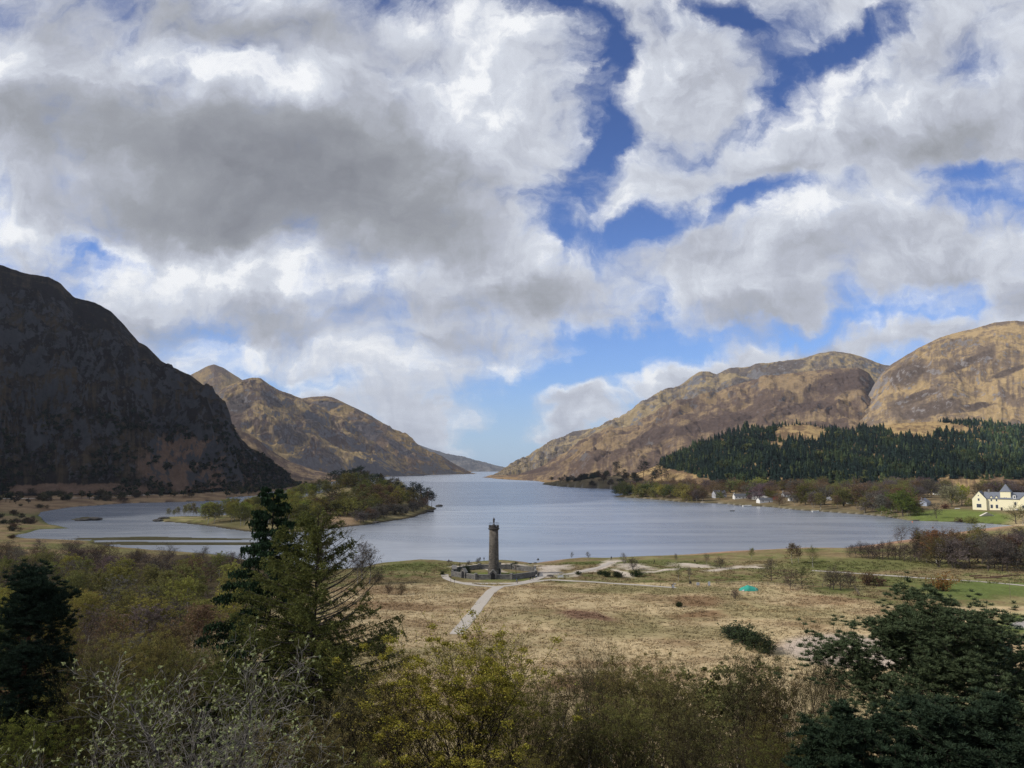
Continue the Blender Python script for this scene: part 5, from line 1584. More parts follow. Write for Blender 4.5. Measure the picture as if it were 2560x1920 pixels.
near(HB[2], 620, 30, 1850, (0.10, 0.10, 0.03), 'green undergrowth birch right of the willow trunk', 1.1, 2.2)
near(HBARE[0], 1490, 70, 1575, (0.115, 0.085, 0.058), 'tall bare birch rising above the thicket right of centre', 0.85, 0.4)
near(HBARE[1], 1372, 62, 1660, (0.12, 0.10, 0.06), 'bare twiggy birch right of the large centre birch', 0.9, 2.4)
near(HB[3], 1600, 62, 1590, (0.17, 0.15, 0.068), 'brown budding birch in the thicket right of centre', 1.0, 1.7)
near(HB[1], 1690, 56, 1630, (0.165, 0.145, 0.062), 'brown budding birch in the thicket, lower right of the tall bare one', 1.0, 3.1)
near(HB[3], 1560, 48, 1690, (0.175, 0.155, 0.058), 'olive-brown birch low in the thicket right of centre', 1.1, 4.1)
near(HB[2], 1440, 46, 1725, (0.125, 0.105, 0.055), 'thin brown birch at the bottom of the thicket', 1.0, 5.1)
near(HB[2], 1755, 42, 1720, (0.12, 0.105, 0.05), 'brown birch at the bottom of the picture left of the pines', 1.1, 0.9)
near(HB[1], 1885, 52, 1575, (0.10, 0.095, 0.045), 'dark olive birch left of the big pine', 1.0, 2.9)
near(HB[2], 1960, 50, 1620, (0.10, 0.075, 0.045), 'dark twiggy birch right of the dark olive one', 0.95, 3.9)
near(HBARE[0], 2085, 47, 1535, (0.095, 0.072, 0.045), 'dark twiggy birch with a white trunk against the gravel', 0.75, 1.1)
near(HB[3], 2010, 36, 1760, (0.11, 0.068, 0.036), 'tangled brown birch at the bottom right', 1.2, 2.1)
near(HB[2], 1900, 34, 1800, (0.12, 0.085, 0.04), 'rusty brown birch at the bottom right', 1.2, 5.5)
near(HB[2], 2130, 33, 1790, (0.105, 0.066, 0.036), 'tangled dark birch under the big pine', 1.2, 4.4)
near(HB[2], 1330, 33, 1850, (0.125, 0.10, 0.036), 'olive brush birch at the bottom edge right of centre', 1.2, 4.9)
near(HB[2], 900, 31, 1850, (0.125, 0.105, 0.036), 'olive brush birch at the bottom edge left of centre', 1.2, 0.2)
near(HB[3], 480, 60, 1560, (0.15, 0.115, 0.055), 'brown budding birch behind the willow and left of the cypress', 0.8, 2.6)
near(HB[1], 380, 74, 1525, (0.20, 0.185, 0.06), 'olive birch high in the near part of the left wood', 0.9, 1.6)
near(HB[0], 290, 80, 1540, (0.20, 0.185, 0.06), 'broad olive birch in the near part of the left wood', 1.0, 3.6)
near(HB[2], 190, 66, 1560, (0.135, 0.105, 0.06), 'brown twiggy birch near the left pine', 1.0, 5.6)
near(HB[1], 120, 84, 1490, (0.17, 0.14, 0.045), 'yellow-topped birch right of the left pine', 0.9, 0.1)


for (u, Y, tp, col, i) in ((1410, 88, 1650, (0.16, 0.13, 0.07), 1), (1530, 84, 1655, (0.18, 0.155, 0.07), 3), (1640, 82, 1665, (0.17, 0.15, 0.065), 5), (1770, 74, 1685, (0.16, 0.15, 0.06), 2), (1850, 70, 1645, (0.13, 0.125, 0.05), 4),
                           (690, 72, 1660, (0.17, 0.155, 0.06), 2), (860, 78, 1670, (0.17, 0.15, 0.065), 4)):
    near((BIRCH if i % 2 == 0 else THIN + BIRCH)[i], u, Y, tp, col, 'budding birch at the back of the near thicket, against the straw field' if u > 1200 else 'budding birch low between the larch and the centre birch', 1.25, group='birches at the back of the near thicket')


# --- willow with pale buds, lower left
def near_willow():
    rng = np.random.default_rng(431)
    Y = 25.0
    P = dict(lv=3, seg=[7, 6, 4, 3], wob=[0.10, 0.16, 0.2, 0.22], trop=[0.04, 0.05, 0.05, 0.04], tip=[0.3, 0.25, 0.35, 0.5], num=[13, 8, 5], ref=[1, 2.4, 0.9],
             first=[0.18, 0.15, 0.15], ang=[lambda f: 62 - 20 * f, cst(44), cst(42)], rat=[lambda f: 0.50 - 0.2 * f, cst(0.42), cst(0.48)], rr=[0.5, 0.55, 0.6])
    bx = xat(535, Y, 26); bz = gz(bx, Y)
    lim, fine, tips = [], [], []
    stems = [((505, 1920), (372, 1770), 1620, 0.10), ((545, 1900), (585, 1740), 1600, 0.085), ((470, 1920), (300, 1850), 1700, 0.06), ((560, 1920), (690, 1800), 1670, 0.06), ((525, 1910), (470, 1760), 1600, 0.055)]
    for (b, m, tp, r) in stems:
        p0 = np.array((xat(b[0], Y, bz + 2), Y + rng.uniform(-.5, .5), bz - 0.2)); p1 = at(m[0], m[1], Y + rng.uniform(-.8, .8))
        d = p1 - p0; L = np.linalg.norm(d) * 1.12
        g = grow(rng, P, L, r, p0 - np.array((bx, Y, bz)), d / np.linalg.norm(d))
        for lv, pol in enumerate(g):
            (lim if lv <= 1 else fine).extend(pol)
            if lv == 3: tips.extend(pol)
    tb = MB(); A, B, ra, rb = seglist(lim); tb.tubes(A, B, np.maximum(ra, .009), np.maximum(rb, .008), 6)
    cb = MB(); A, B, ra, rb = seglist(fine); cb.tubes(A, B, np.maximum(ra, .0055), np.maximum(rb, .004), 3, mi=0)
    ends = np.concatenate([p[-1:] for p, r in tips])
    ends = np.repeat(ends[rng.random(len(ends)) < 0.55], 5, 0); ends = ends + rng.normal(0, 0.022, ends.shape)
    cb.flecks(ends, 0.048, rng, mi=1, asp=0.5)
    rt = empty('willow_tree', (bx, Y, bz), 'grey willow with bare twigs and pale green buds, dark leaning stems, lower left', 'tree')
    tb.build('trunk', M_WILLOW, rt, smooth=True)
    zt = at(535, 1590, Y)[2] - bz
    kz = 1.12 * zt / np.concatenate(cb.v)[:, 2].max(); rt.scale = (min(1.0, kz * 1.1), 1, kz)
    cr = cb.build('crown', [M_WILLOWTWIG, M_LEAF], rt, color=(0.31, 0.34, 0.16))
    return rt


M_WILLOWTWIG = bark('willow_twig', (0.16, 0.145, 0.125), (0.36, 0.335, 0.30), 3.0)
near_willow()


# --- larch: level whorled branches with hanging green-brown twigs
def near_larch():
    rng = np.random.default_rng(441)
    Y = 55.0; u0 = 772
    x = xat(u0, Y, 15); z = gz(x, Y); H = at(u0, 1285, Y)[2] - z
    tb = MB(); cb = MB(); bb = MB()
    ax = [np.array((0, 0, -0.3))]
    for i in range(14): ax.append(np.array((0.10 * math.sin(i * .7), 0.08 * math.cos(i * .9), H * (i + 1) / 14)))
    ax = np.array(ax); rad = 0.26 * (1 - np.linspace(0, 1, 15)) ** 0.8 + 0.02
    tb.tubes(ax[:-1], ax[1:], rad[:-1], rad[1:], 9)
    tips = []; brA, brB, brR = [], [], []
    N = 230
    for i in range(N):
        f = 0.10 + 0.89 * (i + rng.random()) / N
        az = i * 2.4 + rng.normal(0, .4)
        upper_bare = f > 0.66 and -0.9 < math.atan2(math.sin(az + 0.25), math.cos(az + 0.25)) < 0.9
        L = H * (0.43 * (1 - f) ** 0.62 + 0.03) * rng.uniform(.86, 1.06) * (1.05 if upper_bare else 1)
        p = np.array((0, 0, H * f)); el = (-0.18 + 0.5 * f) if not upper_bare else 0.15
        pts = [p]; n = 7
        for j in range(n):
            el += 0.035 if not upper_bare else 0.10
            a2 = az + rng.normal(0, .08)
            p = p + np.array((math.cos(a2) * math.cos(el), math.sin(a2) * math.cos(el), math.sin(el))) * L / n
            pts.append(p)
        pts = np.array(pts); r = 0.055 * (L / 5) * np.linspace(1, .15, n + 1)
        brA.append(pts[:-1]); brB.append(pts[1:]); brR.append(r)
        m = int(26 * L / 3) + 6
        for j in range(m):
            t = rng.uniform(0.12, 1) * n; k = min(n - 1, int(t)); q = pts[k] + (pts[k + 1] - pts[k]) * (t - k)
            d = np.array((math.cos(az + rng.choice((-1, 1)) * rng.uniform(.5, 1.3)), math.sin(az + rng.choice((-1, 1)) * rng.uniform(.5, 1.3)), rng.uniform(-.9, .15) if not upper_bare else rng.uniform(-.1, .9)))
            l = rng.uniform(.35, 1.0) * (0.5 + 0.5 * (1 - f)) + 0.15
            e1 = q + d * l * .5; e2 = e1 + (d * np.array((.6, .6, 1)) + np.array((0, 0, -0.25 if not upper_bare else .1))) * l * .5
            for a, b in ((q, e1), (e1, e2)):
                tips.append((a, b, upper_bare))
    A, B = np.concatenate(brA), np.concatenate(brB)
    ra = np.concatenate([r[:-1] for r in brR]); rb = np.concatenate([r[1:] for r in brR])
    bb.tubes(A, B, np.maximum(ra, .010), np.maximum(rb, .008), 5)
    TA = np.array([t[0] for t in tips]); TB = np.array([t[1] for t in tips]); tbare = np.array([t[2] for t in tips])
    cb.ribbons(TA, TB, 0.009, 0.005, rng, 0)
    k = rng.choice(np.where(~tbare)[0], 270000); t = rng.random((270000, 1))
    cb.flecks(TA[k] * (1 - t) + TB[k] * t + rng.normal(0, .05, (270000, 3)), 0.080, rng, mi=1, asp=0.35)
    rt = empty('larch_tree', (x, Y, z), 'tall larch with level branches greening, bare upper limbs on its right side', 'tree')
    tb.build('trunk', M_DARKBARK, rt, smooth=True); bb.build('branches', M_BARK, rt)
    cb.build('foliage', [M_TWIG, M_LEAF], rt, color=(0.115, 0.125, 0.040))


near_larch()


# --- dark cypress: upswept tip, drooping flat sprays in separate plumes
def near_cypress():
    rng = np.random.default_rng(451)
    Y = 64.0; u0 = 655
    x = xat(u0, Y, 12); z = gz(x, Y); H = at(u0, 1222, Y)[2] - z
    tb = MB(); cb = MB()
    tb.tubes([(0, 0, -.3), (0, 0, H * .5)], [(0, 0, H * .5), (0.05, 0, H * .985)], [0.34, 0.17], [0.17, 0.03], 8)
    N = 170; P, S = [], []
    brA, brB, brR = [], [], []
    for i in range(N):
        f = 0.08 + 0.91 * (i + rng.random()) / N
        az = i * 2.4 + rng.normal(0, .3)
        L = H * (0.29 * (1 - f) ** 0.75 + 0.02) * rng.uniform(.62, 1.18)
        p = np.array((0, 0, H * f)); el = 0.25 + 0.5 * f
        n = 6; pts = [p]
        for j in range(n):
            p = p + np.array((math.cos(az) * math.cos(el), math.sin(az) * math.cos(el), math.sin(el))) * L / n
            el -= 0.16; pts.append(p)
        pts = np.array(pts)
        brA.append(pts[:-1]); brB.append(pts[1:]); brR.append(0.04 * L / 4 * np.linspace(1, .2, n + 1))
        m = int(430 * L / 4) + 80
        t = rng.uniform(0.25, 1.0, m) ** 0.8 * n; k = np.minimum(n - 1, t.astype(int)); q = pts[k] + (pts[k + 1] - pts[k]) * (t - k)[:, None]
        wdt = (0.10 + 0.16 * (t / n)) * min(L, 3.0)
        side = np.array((-math.sin(az), math.cos(az), 0))
        q = q + side * (rng.normal(0, .5, m) * wdt)[:, None] + rng.normal(0, .06, (m, 3)); q[:, 2] -= np.abs(rng.normal(0, .25, m)) * wdt * 1.6
        P.append(q)
    P = np.concatenate(P)
    A, B = np.concatenate(brA), np.concatenate(brB)
    ra = np.concatenate([r[:-1] for r in brR]); rb = np.concatenate([r[1:] for r in brR])
    tb.tubes(A, B, np.maximum(ra, .012), np.maximum(rb, .010), 4)
    d = np.repeat(np.array([[0, 0, -1.0]]), len(P), 0) + rng.normal(0, .45, (len(P), 3)); d = nrm(d)
    xx = nrm(np.cross(d, rng.normal(size=P.shape))); s = rng.uniform(.08, .19, (len(P), 1))
    v = np.stack((P - d * s, P + xx * s * .42, P + d * s, P - xx * s * .42), 1)
    cb.add(v.reshape(-1, 3), np.arange(4 * len(P)).reshape(-1, 4))
    rt = empty('cypress_tree', (x, Y, z), 'tall dark green cypress with ragged drooping plumes left of the larch', 'tree')
    tb.build('trunk', M_DARKBARK, rt); cb.build('foliage', [M_NEEDLE], rt, color=(0.024, 0.042, 0.022))


near_cypress()


# --- Scots pines near the camera: needle tufts in clumps
def near_pine(u0, Y, top, seed, lab, H0=None, wide=0.42, first=0.25, tufts=620, col=(0.036, 0.062, 0.045), nb=40, lean=(0, 0), per=34):
    rng = np.random.default_rng(seed)
    z = 12.0
    for _ in range(8):
        x = xat(u0, Y, z); z = gz(x, Y)
    H = at(u0, top, Y)[2] - z
    P = dict(lv=2, seg=[10, 7, 4], wob=[0.05, 0.14, 0.2], trop=[0.02, 0.07, 0.10], tip=[0.2, 0.25, 0.4], num=[nb, 8], ref=[1, H * wide * .7],
             first=[first, 0.25], ang=[lambda f: 84 - 40 * f, cst(42)], rat=[dome(wide * 0.45, wide * 0.9, 0.42), cst(0.36)], rr=[0.36, 0.5])
    g = grow(rng, P, H * 0.97, H * 0.018, (0, 0, -.3), nrm(np.array((lean[0], lean[1], 1.0))))
    tb = MB(); A, B, ra, rb = seglist(g[0]); tb.tubes(A, B, ra, rb, 8)
    bb = MB(); A, B, ra, rb = seglist(g[1] + g[2]); bb.tubes(A, B, np.maximum(ra, .012), np.maximum(rb, .01), 4)
    seats = np.concatenate([p[-1:] for p, r in g[2]] + [p[-2:-1] for p, r in g[2]] + [p[-2:] for p, r in g[1]] + [g[0][0][0][-2:]])
    pads = np.concatenate([p[-1:] for p, r in g[1]] + [p[-3:-2] for p, r in g[1]] + [g[0][0][0][-1:]])
    npad = int(tufts * 0.6)
    dd = nrm(rng.normal(size=(npad, 3))); dd[:, 2] = np.abs(dd[:, 2]) * 1.0 - 0.2
    pr_ = rng.uniform(0.6, 1.15, len(pads)) * H / 15
    ip = rng.integers(0, len(pads), npad)
    cen = np.concatenate((pads[ip] + dd * (pr_[ip] * rng.uniform(.7, 1.0, npad))[:, None], seats[rng.integers(0, len(seats), tufts - npad)] + rng.normal(0, 0.26, (tufts - npad, 3)) * np.array((1, 1, 0.55))))
    cen[:, 2] += np.abs(rng.normal(0, .08, tufts))
    m = tufts * per
    c = np.repeat(cen, per, 0)
    d = rng.normal(size=(m, 3)); d[:, 2] = np.abs(d[:, 2]) * 1.1 + 0.1; d = nrm(d)
    l = rng.uniform(.12, .24, (m, 1)) * 1.1
    w = nrm(np.cross(d, rng.normal(size=(m, 3)))) * 0.014
    p0 = c + d * 0.02; p1 = c + d * l
    v = np.stack((p0 - w, p0 + w, p1 + w * .6, p1 - w * .6), 1)
    cb = MB(); cb.add(v.reshape(-1, 3), np.arange(4 * m).reshape(-1, 4))
    kz = H / np.concatenate(cb.v)[:, 2].max()
    rt = empty('pine_tree', (x, Y, z), lab, 'tree'); rt.scale = (1, 1, kz)
    tb.build('trunk', M_PINEBARK, rt, smooth=True); bb.build('branches', M_DARKBARK, rt); cb.build('foliage', [M_NEEDLE], rt, color=col)
    return rt


near_pine(2335, 41, 1432, 461, 'big blue-green pine at the right with thick clumps of needles', wide=0.50, first=0.42, tufts=7600, nb=66, per=46, col=(0.076, 0.100, 0.052))
near_pine(2480, 30, 1700, 462, 'dark pine at the bottom right corner below the big pine', wide=0.5, first=0.25, tufts=4200, per=44, col=(0.034, 0.052, 0.032), nb=34)
near_pine(2590, 47, 1545, 463, 'pine cut by the right edge behind the big pine', wide=0.45, first=0.35, tufts=3600, per=44, nb=36, col=(0.045, 0.072, 0.05))
near_pine(2235, 29, 1790, 464, 'low dark pine below the middle of the big pine', wide=0.55, first=0.2, tufts=3000, per=44, col=(0.032, 0.05, 0.03), nb=30)
near_pine(5, 44, 1395, 465, 'dark pine cut by the left edge of the picture', wide=0.165, first=0.2, tufts=4800, per=44, col=(0.026, 0.042, 0.028), nb=46)
# ------------------------------------------------------------------ the monument and its walled lawn
def monument():
    P = onground(1234, 1437)
    x, y = P[0], P[1] + 1.9; z = gz(x, y)
    k = y / F / CP * 1.0
    rt = empty('monument_tower', (x, y, z), 'tall round stone tower with a statue on top, standing by the loch', 'monument')
    top = at(1234, 1313, y)[2] - z; cor = at(1234, 1324, y)[2] - z
    s = MB(); s.lathe([(1.88, 1.9), (1.80, 2.1), (1.74, 5.0), (1.64, 10.0), (1.56, cor - 0.1)], 36); s.build('shaft', M_TOWER, rt, smooth=True)
    s = MB(); s.lathe([(2.10, -0.6), (2.08, 0.9), (1.96, 1.55), (2.02, 1.6), (2.02, 1.82), (1.9, 1.9)], 36); s.build('plinth', M_TOWER, rt)
    s = MB(); s.lathe([(1.58, cor - 0.1), (1.72, cor), (1.98, cor + 0.18), (1.98, cor + 0.42), (1.78, cor + 0.5), (1.78, top - 0.5), (1.5, top - 0.5), (1.5, cor + 0.5), (0.05, cor + 0.5)], 36, caps=False)
    for i in range(10):
        a = i * 2 * math.pi / 10
        s.prism([(1.5 * math.cos(a + t), 1.5 * math.sin(a + t), top - 0.5) for t in (-.2, 0, .2)] + [(1.79 * math.cos(a + t), 1.79 * math.sin(a + t), top - 0.5) for t in (.2, 0, -.2)], (0, 0, 0.5))
    s.build('parapet', M_DARKSTONE, rt)
    r = MB()
    for i in range(8):
        a = i * 2 * math.pi / 8 + .2
        p = np.array((1.64 * math.cos(a), 1.64 * math.sin(a), top - .1))
        r.tubes([p], [p + (0, 0, 1.0)], 0.035, 0.035, 5)
    a = np.arange(25) * 2 * math.pi / 24; ring = np.stack((1.64 * np.cos(a), 1.64 * np.sin(a), np.full(25, top + .88)), 1)
    r.tubes(ring[:-1], ring[1:], 0.025, 0.025, 4); r.build('railing', M_IRON, rt)
    # statue: kilted figure on a small pedestal, one continuous body grown on a skeleton
    st = MB(); st.lathe([(0.62, cor + 0.5), (0.6, top - 0.1), (0.45, top + 0.05), (0.42, top + 0.28)], 8); st.build('pedestal', M_DARKSTONE, rt)
    b0 = top + 0.28
    sk = figure_mesh('statue', [M_BRONZE], pose='stand', hgt=(at(1234, 1293, y)[2] - z) - b0, kilt=True)
    o = bpy.data.objects.new('statue', sk); COL.objects.link(o); o.parent = rt; o.location = (0, 0, b0); o.rotation_euler = (0, 0, 0.6)
    # stair porch on the right
    s = MB(); s.box((1.95, -0.55, 1.75), (1.25, 1.5, 4.1)); s.box((1.95, -0.55, 3.88), (1.45, 1.7, 0.22)); po = s.build('porch', M_WALL, rt)
    d = MB(); d.prism([(1.68, -1.33, -0.1), (2.22, -1.33, -0.1), (2.22, -1.33, 1.9), (1.95, -1.33, 2.3), (1.68, -1.33, 1.9)], (0, 0.08, 0)); d.build('door', M_DARK, po)
    # enclosure wall: an octagon with piers, gabled gate porch in front and a smaller one at the left
    cx, cy = x + 0.25, y + 0.6; R = 15.3
    w = empty('enclosure_wall', (cx, cy, z), 'low stone wall with piers round the tower lawn, gabled gate porch in front', 'wall')
    V = [(R * math.cos(math.pi / 8 + i * math.pi / 4) * 1.0, R * math.sin(math.pi / 8 + i * math.pi / 4) * 0.93) for i in range(8)]
    wm, cm, pm, pc = MB(), MB(), [], []
    for i in range(8):
        a, b = np.array(V[i]), np.array(V[(i + 1) % 8]); m = (a + b) / 2; L = np.linalg.norm(b - a); rz = math.atan2(b[1] - a[1], b[0] - a[0])
        wm.box((m[0], m[1], 0.40), (L - 0.75, 0.42, 2.0), rz); cm.box((m[0], m[1], 1.48), (L - 0.75, 0.55, 0.16), rz)
    wm.build('wall', M_WALL, w); cm.build('coping', M_COPE, w)
    for i in range(8):
        a = np.array(V[i]); p = MB(); p.box((a[0], a[1], 0.6), (0.8, 0.8, 2.4), math.pi / 8 + i * math.pi / 4 + math.pi / 4); p.box((a[0], a[1], 1.88), (1.0, 1.0, 0.16), math.pi / 8 + i * math.pi / 4 + math.pi / 4, taper=0.7)
        p.build('pier', M_WALL, w)

    def gable(px, py, rz, wd, hh, ap, deep):
        g = MB(); ca, sa = math.cos(rz), math.sin(rz)
        T = lambda q: (px + q[0] * ca - q[1] * sa, py + q[0] * sa + q[1] * ca, q[2])
        h2 = wd / 2
        g.prism([T(q) for q in ((-h2, -deep / 2, -0.4), (h2, -deep / 2, -0.4), (h2, -deep / 2, hh), (0, -deep / 2, ap), (-h2, -deep / 2, hh))], (-sa * deep, ca * deep, 0))
        go = g.build('gate_porch', M_WALL, w)
        r = MB()
        for sg in (-1, 1):
            r.prism([T(q) for q in ((0, -deep / 2 - .12, ap + .02), (sg * (h2 + .16), -deep / 2 - .12, hh - .12), (sg * (h2 + .16), -deep / 2 - .12, hh + .05), (0, -deep / 2 - .12, ap + .2))], (-sa * (deep + .24), ca * (deep + .24), 0))
        r.build('gable_coping', M_COPE, go)
        d = MB(); q0 = h2 * .62; yo = -deep / 2 - .05
        d.prism([T(q) for q in ((-q0, yo, -.3), (q0, yo, -.3), (q0, yo, hh - .35), (q0 * .55, yo, hh + .1), (0, yo, hh + .3), (-q0 * .55, yo, hh + .1), (-q0, yo, hh - .35))], (-sa * .12, ca * .12, 0))
        d.build('gate', M_DARK, go)
    gable(-0.2, -R * 0.93 * math.cos(math.pi / 8), 0.0, 2.2, 1.9, 3.05, 1.1)
    m = (np.array(V[4]) + np.array(V[5])) / 2
    gable(m[0], m[1], -math.pi / 4, 2.1, 1.9, 3.0, 1.1)
    gable(V[4][0] * 0.985, V[4][1] * 0.2, -math.pi / 2 + .2, 2.2, 1.9, 3.0, 1.4)
    # sign posts with small boards by the gate path
    for (u, v, h) in ((1293, 1460, 1.6), (1127, 1461, 2.3), (1136, 1462, 1.6)):
        q = onground(u, v); t = empty('marker_post', tuple(q), f'thin dark wooden post by the path {"right of the gate porch" if u > 1200 else "left of the wall, taller of two" if u < 1130 else "left of the wall, shorter of two"}', 'post')
        b = MB(); b.box((0, 0, h / 2), (0.12, 0.12, h)); b.build('post', M_WOOD, t)
        b = MB(); b.box((0, -.04, h + .08), (.34, .08, .3)); b.build('board', M_DARKSTONE, t)


# ------------------------------------------------------------------ figures: one skinned body per pose
def figure_mesh(name, mats, pose='stand', hgt=1.75, kilt=False):
    """body as one continuous surface grown on joints; trousers, top and skin are bands of the same mesh"""
    J = {'pel': ((0, 0, .52), .085), 'wai': ((0, 0, .60), .078), 'che': ((0, 0, .72), .092), 'nek': ((0, 0, .835), .034), 'hea': ((0, .008, .90), .058), 'top': ((0, .004, .955), .048)}
    s = {'stand': 0.0, 'walk': 0.13, 'sit': 0.0}[pose]
    for sg, n in ((-1, 'L'), (1, 'R')):
        f = s * sg
        if pose == 'sit':
            J['hip' + n] = ((sg * .05, .02, .50), .062); J['kne' + n] = ((sg * .06, .24, .50), .045); J['ank' + n] = ((sg * .06, .25, .26), .03); J['toe' + n] = ((sg * .06, .33, .25), .024)
        else:
            J['hip' + n] = ((sg * .05, f * .1, .48), .062); J['kne' + n] = ((sg * .055, f * .9 + .01, .27), .042); J['ank' + n] = ((sg * .058, f * 1.3 - .01, .045), .028); J['toe' + n] = ((sg * .062, f * 1.3 + .08, .02), .024)
        J['sho' + n] = ((sg * .105, 0, .80), .046); J['elb' + n] = ((sg * .14, -f * .6 - .01, .64), .034); J['wri' + n] = ((sg * .135, -f * 1.0 + .05, .51), .025); J['han' + n] = ((sg * .132, -f * 1.05 + .06, .455), .022)
    E = [('pel', 'wai'), ('wai', 'che'), ('che', 'nek'), ('nek', 'hea'), ('hea', 'top')]
    for n in 'LR': E += [('pel', 'hip' + n), ('hip' + n, 'kne' + n), ('kne' + n, 'ank' + n), ('ank' + n, 'toe' + n), ('che', 'sho' + n), ('sho' + n, 'elb' + n), ('elb' + n, 'wri' + n), ('wri' + n, 'han' + n)]
    keys = list(J); me = bpy.data.meshes.new('skeleton')
    me.from_pydata([J[k][0] for k in keys], [(keys.index(a), keys.index(b)) for a, b in E], [])
    o = bpy.data.objects.new('skeleton', me); COL.objects.link(o)
    o.modifiers.new('skin', 'SKIN'); 
    if not me.skin_vertices: me.skin_vertices.new()
    for i, k in enumerate(keys): me.skin_vertices[0].data[i].radius = (J[k][1] * (1.12 if k in ('che', 'pel', 'wai') else 1), J[k][1] * .85); me.skin_vertices[0].data[i].use_root = (k == 'pel')
    o.modifiers.new('sub', 'SUBSURF').levels = 1
    dg = bpy.context.evaluated_depsgraph_get(); ev = o.evaluated_get(dg)
    out = bpy.data.meshes.new_from_object(ev)
    v = np.zeros(len(out.vertices) * 3); out.vertices.foreach_get('co', v); v = v.reshape(-1, 3)
    if kilt:
        m = (v[:, 2] > .30) & (v[:, 2] < .55) & (np.abs(v[:, 0]) < .115)
        v[m, :2] *= (1.0 + 0.55 * (0.55 - v[m, 2:3]) / .25)
        cape = (v[:, 1] < -0.02) & (v[:, 2] > .45) & (v[:, 2] < .8) & (np.abs(v[:, 0]) < .13)
        v[cape, 1] -= 0.045
    v *= hgt; out.vertices.foreach_set('co', v.ravel())
    out.materials.clear()
    for m_ in mats: out.materials.append(m_)
    if len(mats) >= 3:
        for p in out.polygons:
            c = p.center; r = c.z / hgt
            p.material_index = 2 if (r > .845 or (abs(c.x) / hgt > .118 and r < .50 and r > .42)) else (0 if r < .535 or (pose == 'sit' and r < .56 and c.y > .02 * hgt) else 1)
    for p in out.polygons: p.use_smooth = True
    out.name = name
    bpy.data.objects.remove(o)
    return out


def cloth(name, c): return solid(name, c, 0.9, var=0.15)


CL = {'navy': cloth('navy_cloth', (0.018, 0.022, 0.04)), 'black': cloth('black_cloth', (0.014, 0.014, 0.016)), 'grey': cloth('grey_cloth', (0.10, 0.10, 0.11)), 'red': cloth('red_cloth', (0.30, 0.03, 0.03)),
      'blue': cloth('blue_cloth', (0.04, 0.09, 0.25)), 'white': cloth('white_cloth', (0.62, 0.62, 0.6)), 'jean': cloth('denim', (0.045, 0.06, 0.10))}


def hair_mesh(hgt):
    b = MB(); b.lathe([(0.01, .985 * hgt), (.03 * hgt, .98 * hgt), (.052 * hgt, .955 * hgt), (.056 * hgt, .92 * hgt), (.05 * hgt, .89 * hgt)], 10, (0, -.012 * hgt, 0), caps=False)
    return b.mesh('hair', CL['black'], True)


def person(u, v, trousers, jacket, pose, lab, rz=0.0, hgt=1.75, pack=None):
    q = onground(u, v)
    rt = empty('person', (q[0], q[1], q[2]), lab, 'person', rz=rz)
    me = figure_mesh('body', [CL[trousers], CL[jacket], M_SKIN], pose, hgt)
    o = bpy.data.objects.new('body', me); COL.objects.link(o); o.parent = rt
    h = bpy.data.objects.new('hair', hair_mesh(hgt)); COL.objects.link(h); h.parent = rt
    if pose == 'sit':
        o.location.z = h.location.z = -0.05
    if pack:
        b = MB(); b.box((0, -.2, hgt * .70), (.34, .2, .5), taper=.85)
        p = b.build('backpack', CL[pack], None); p.location = tuple(q); p.rotation_euler = (0, 0, rz); tag(p, f'{"red" if pack == "red" else "dark"} backpack on the walker at {"the pink beach" if u < 1600 else "the green strip"}', 'backpack')
    return rt


monument()
person(1200, 1402, 'black', 'navy', 'stand', 'taller of two dark figures at the water left of the tower', 0.2, 1.85)
person(1210, 1402, 'black', 'black', 'stand', 'shorter of two dark figures at the water left of the tower', -0.2, 1.68)
person(1528, 1401, 'black', 'black', 'walk', 'walker in black with a backpack on the pink beach', 1.4, 1.8, 'black')
person(1636, 1410, 'black', 'black', 'walk', 'dark walker on the green strip right of the beach', -1.3, 1.8)
person(1681, 1473, 'black', 'black', 'stand', 'person in black beside the signpost at the end of the path', 2.6, 1.75)
person(1326, 1452, 'navy', 'black', 'walk', 'person in black walking by the right end of the wall', 1.2, 1.75)
person(1332, 1450, 'jean', 'black', 'walk', 'person in jeans by the right end of the wall', 1.0, 1.7)
person(1341, 1447, 'jean', 'white', 'walk', 'person in a white top by the right end of the wall', 1.3, 1.7)
person(1347, 1443, 'black', 'navy', 'stand', 'rightmost dark figure at the corner of the wall', 0.4, 1.75)
person(1292, 1458, 'jean', 'blue', 'walk', 'person in blue before the front wall right of the gate', -1.3, 1.7)
person(1737, 1409, 'black', 'black', 'sit', 'dark figure sitting on the green shore strip', -.6, 1.7)


def bench(u, v, lab, m, w=1.6, rz=0.0, seat=0.45):
    q = onground(u, v); rt = empty('bench', tuple(q), lab, 'bench', rz=rz)
    b = MB(); b.box((0, 0, seat), (w, .45, .06)); b.build('seat', m, rt)
    b = MB(); b.box((0, .2, seat + .32), (w, .05, .42)); b.build('backrest', m, rt)
    for sx in (-1, 1):
        for sy in (-1, 1):
            b = MB(); b.box((sx * (w / 2 - .1), sy * .17, seat / 2 - .03), (.07, .07, seat - .06)); b.build('leg', m, rt)


bench(1124, 1408, 'dark wooden bench on the shore left of the tower with someone seated', M_WOOD, 2.2)
person(1122, 1408.5, 'black', 'black', 'sit', 'dark figure seated on the shore bench left of the tower', math.pi, 1.7)
bench(1402, 1446, 'white bench on the grass right of the monument', M_FRAME, 2.2, 0.5)
bench(2394, 1273, 'long white bench on the lawn left of the yellow house', M_FRAME, 4.5)


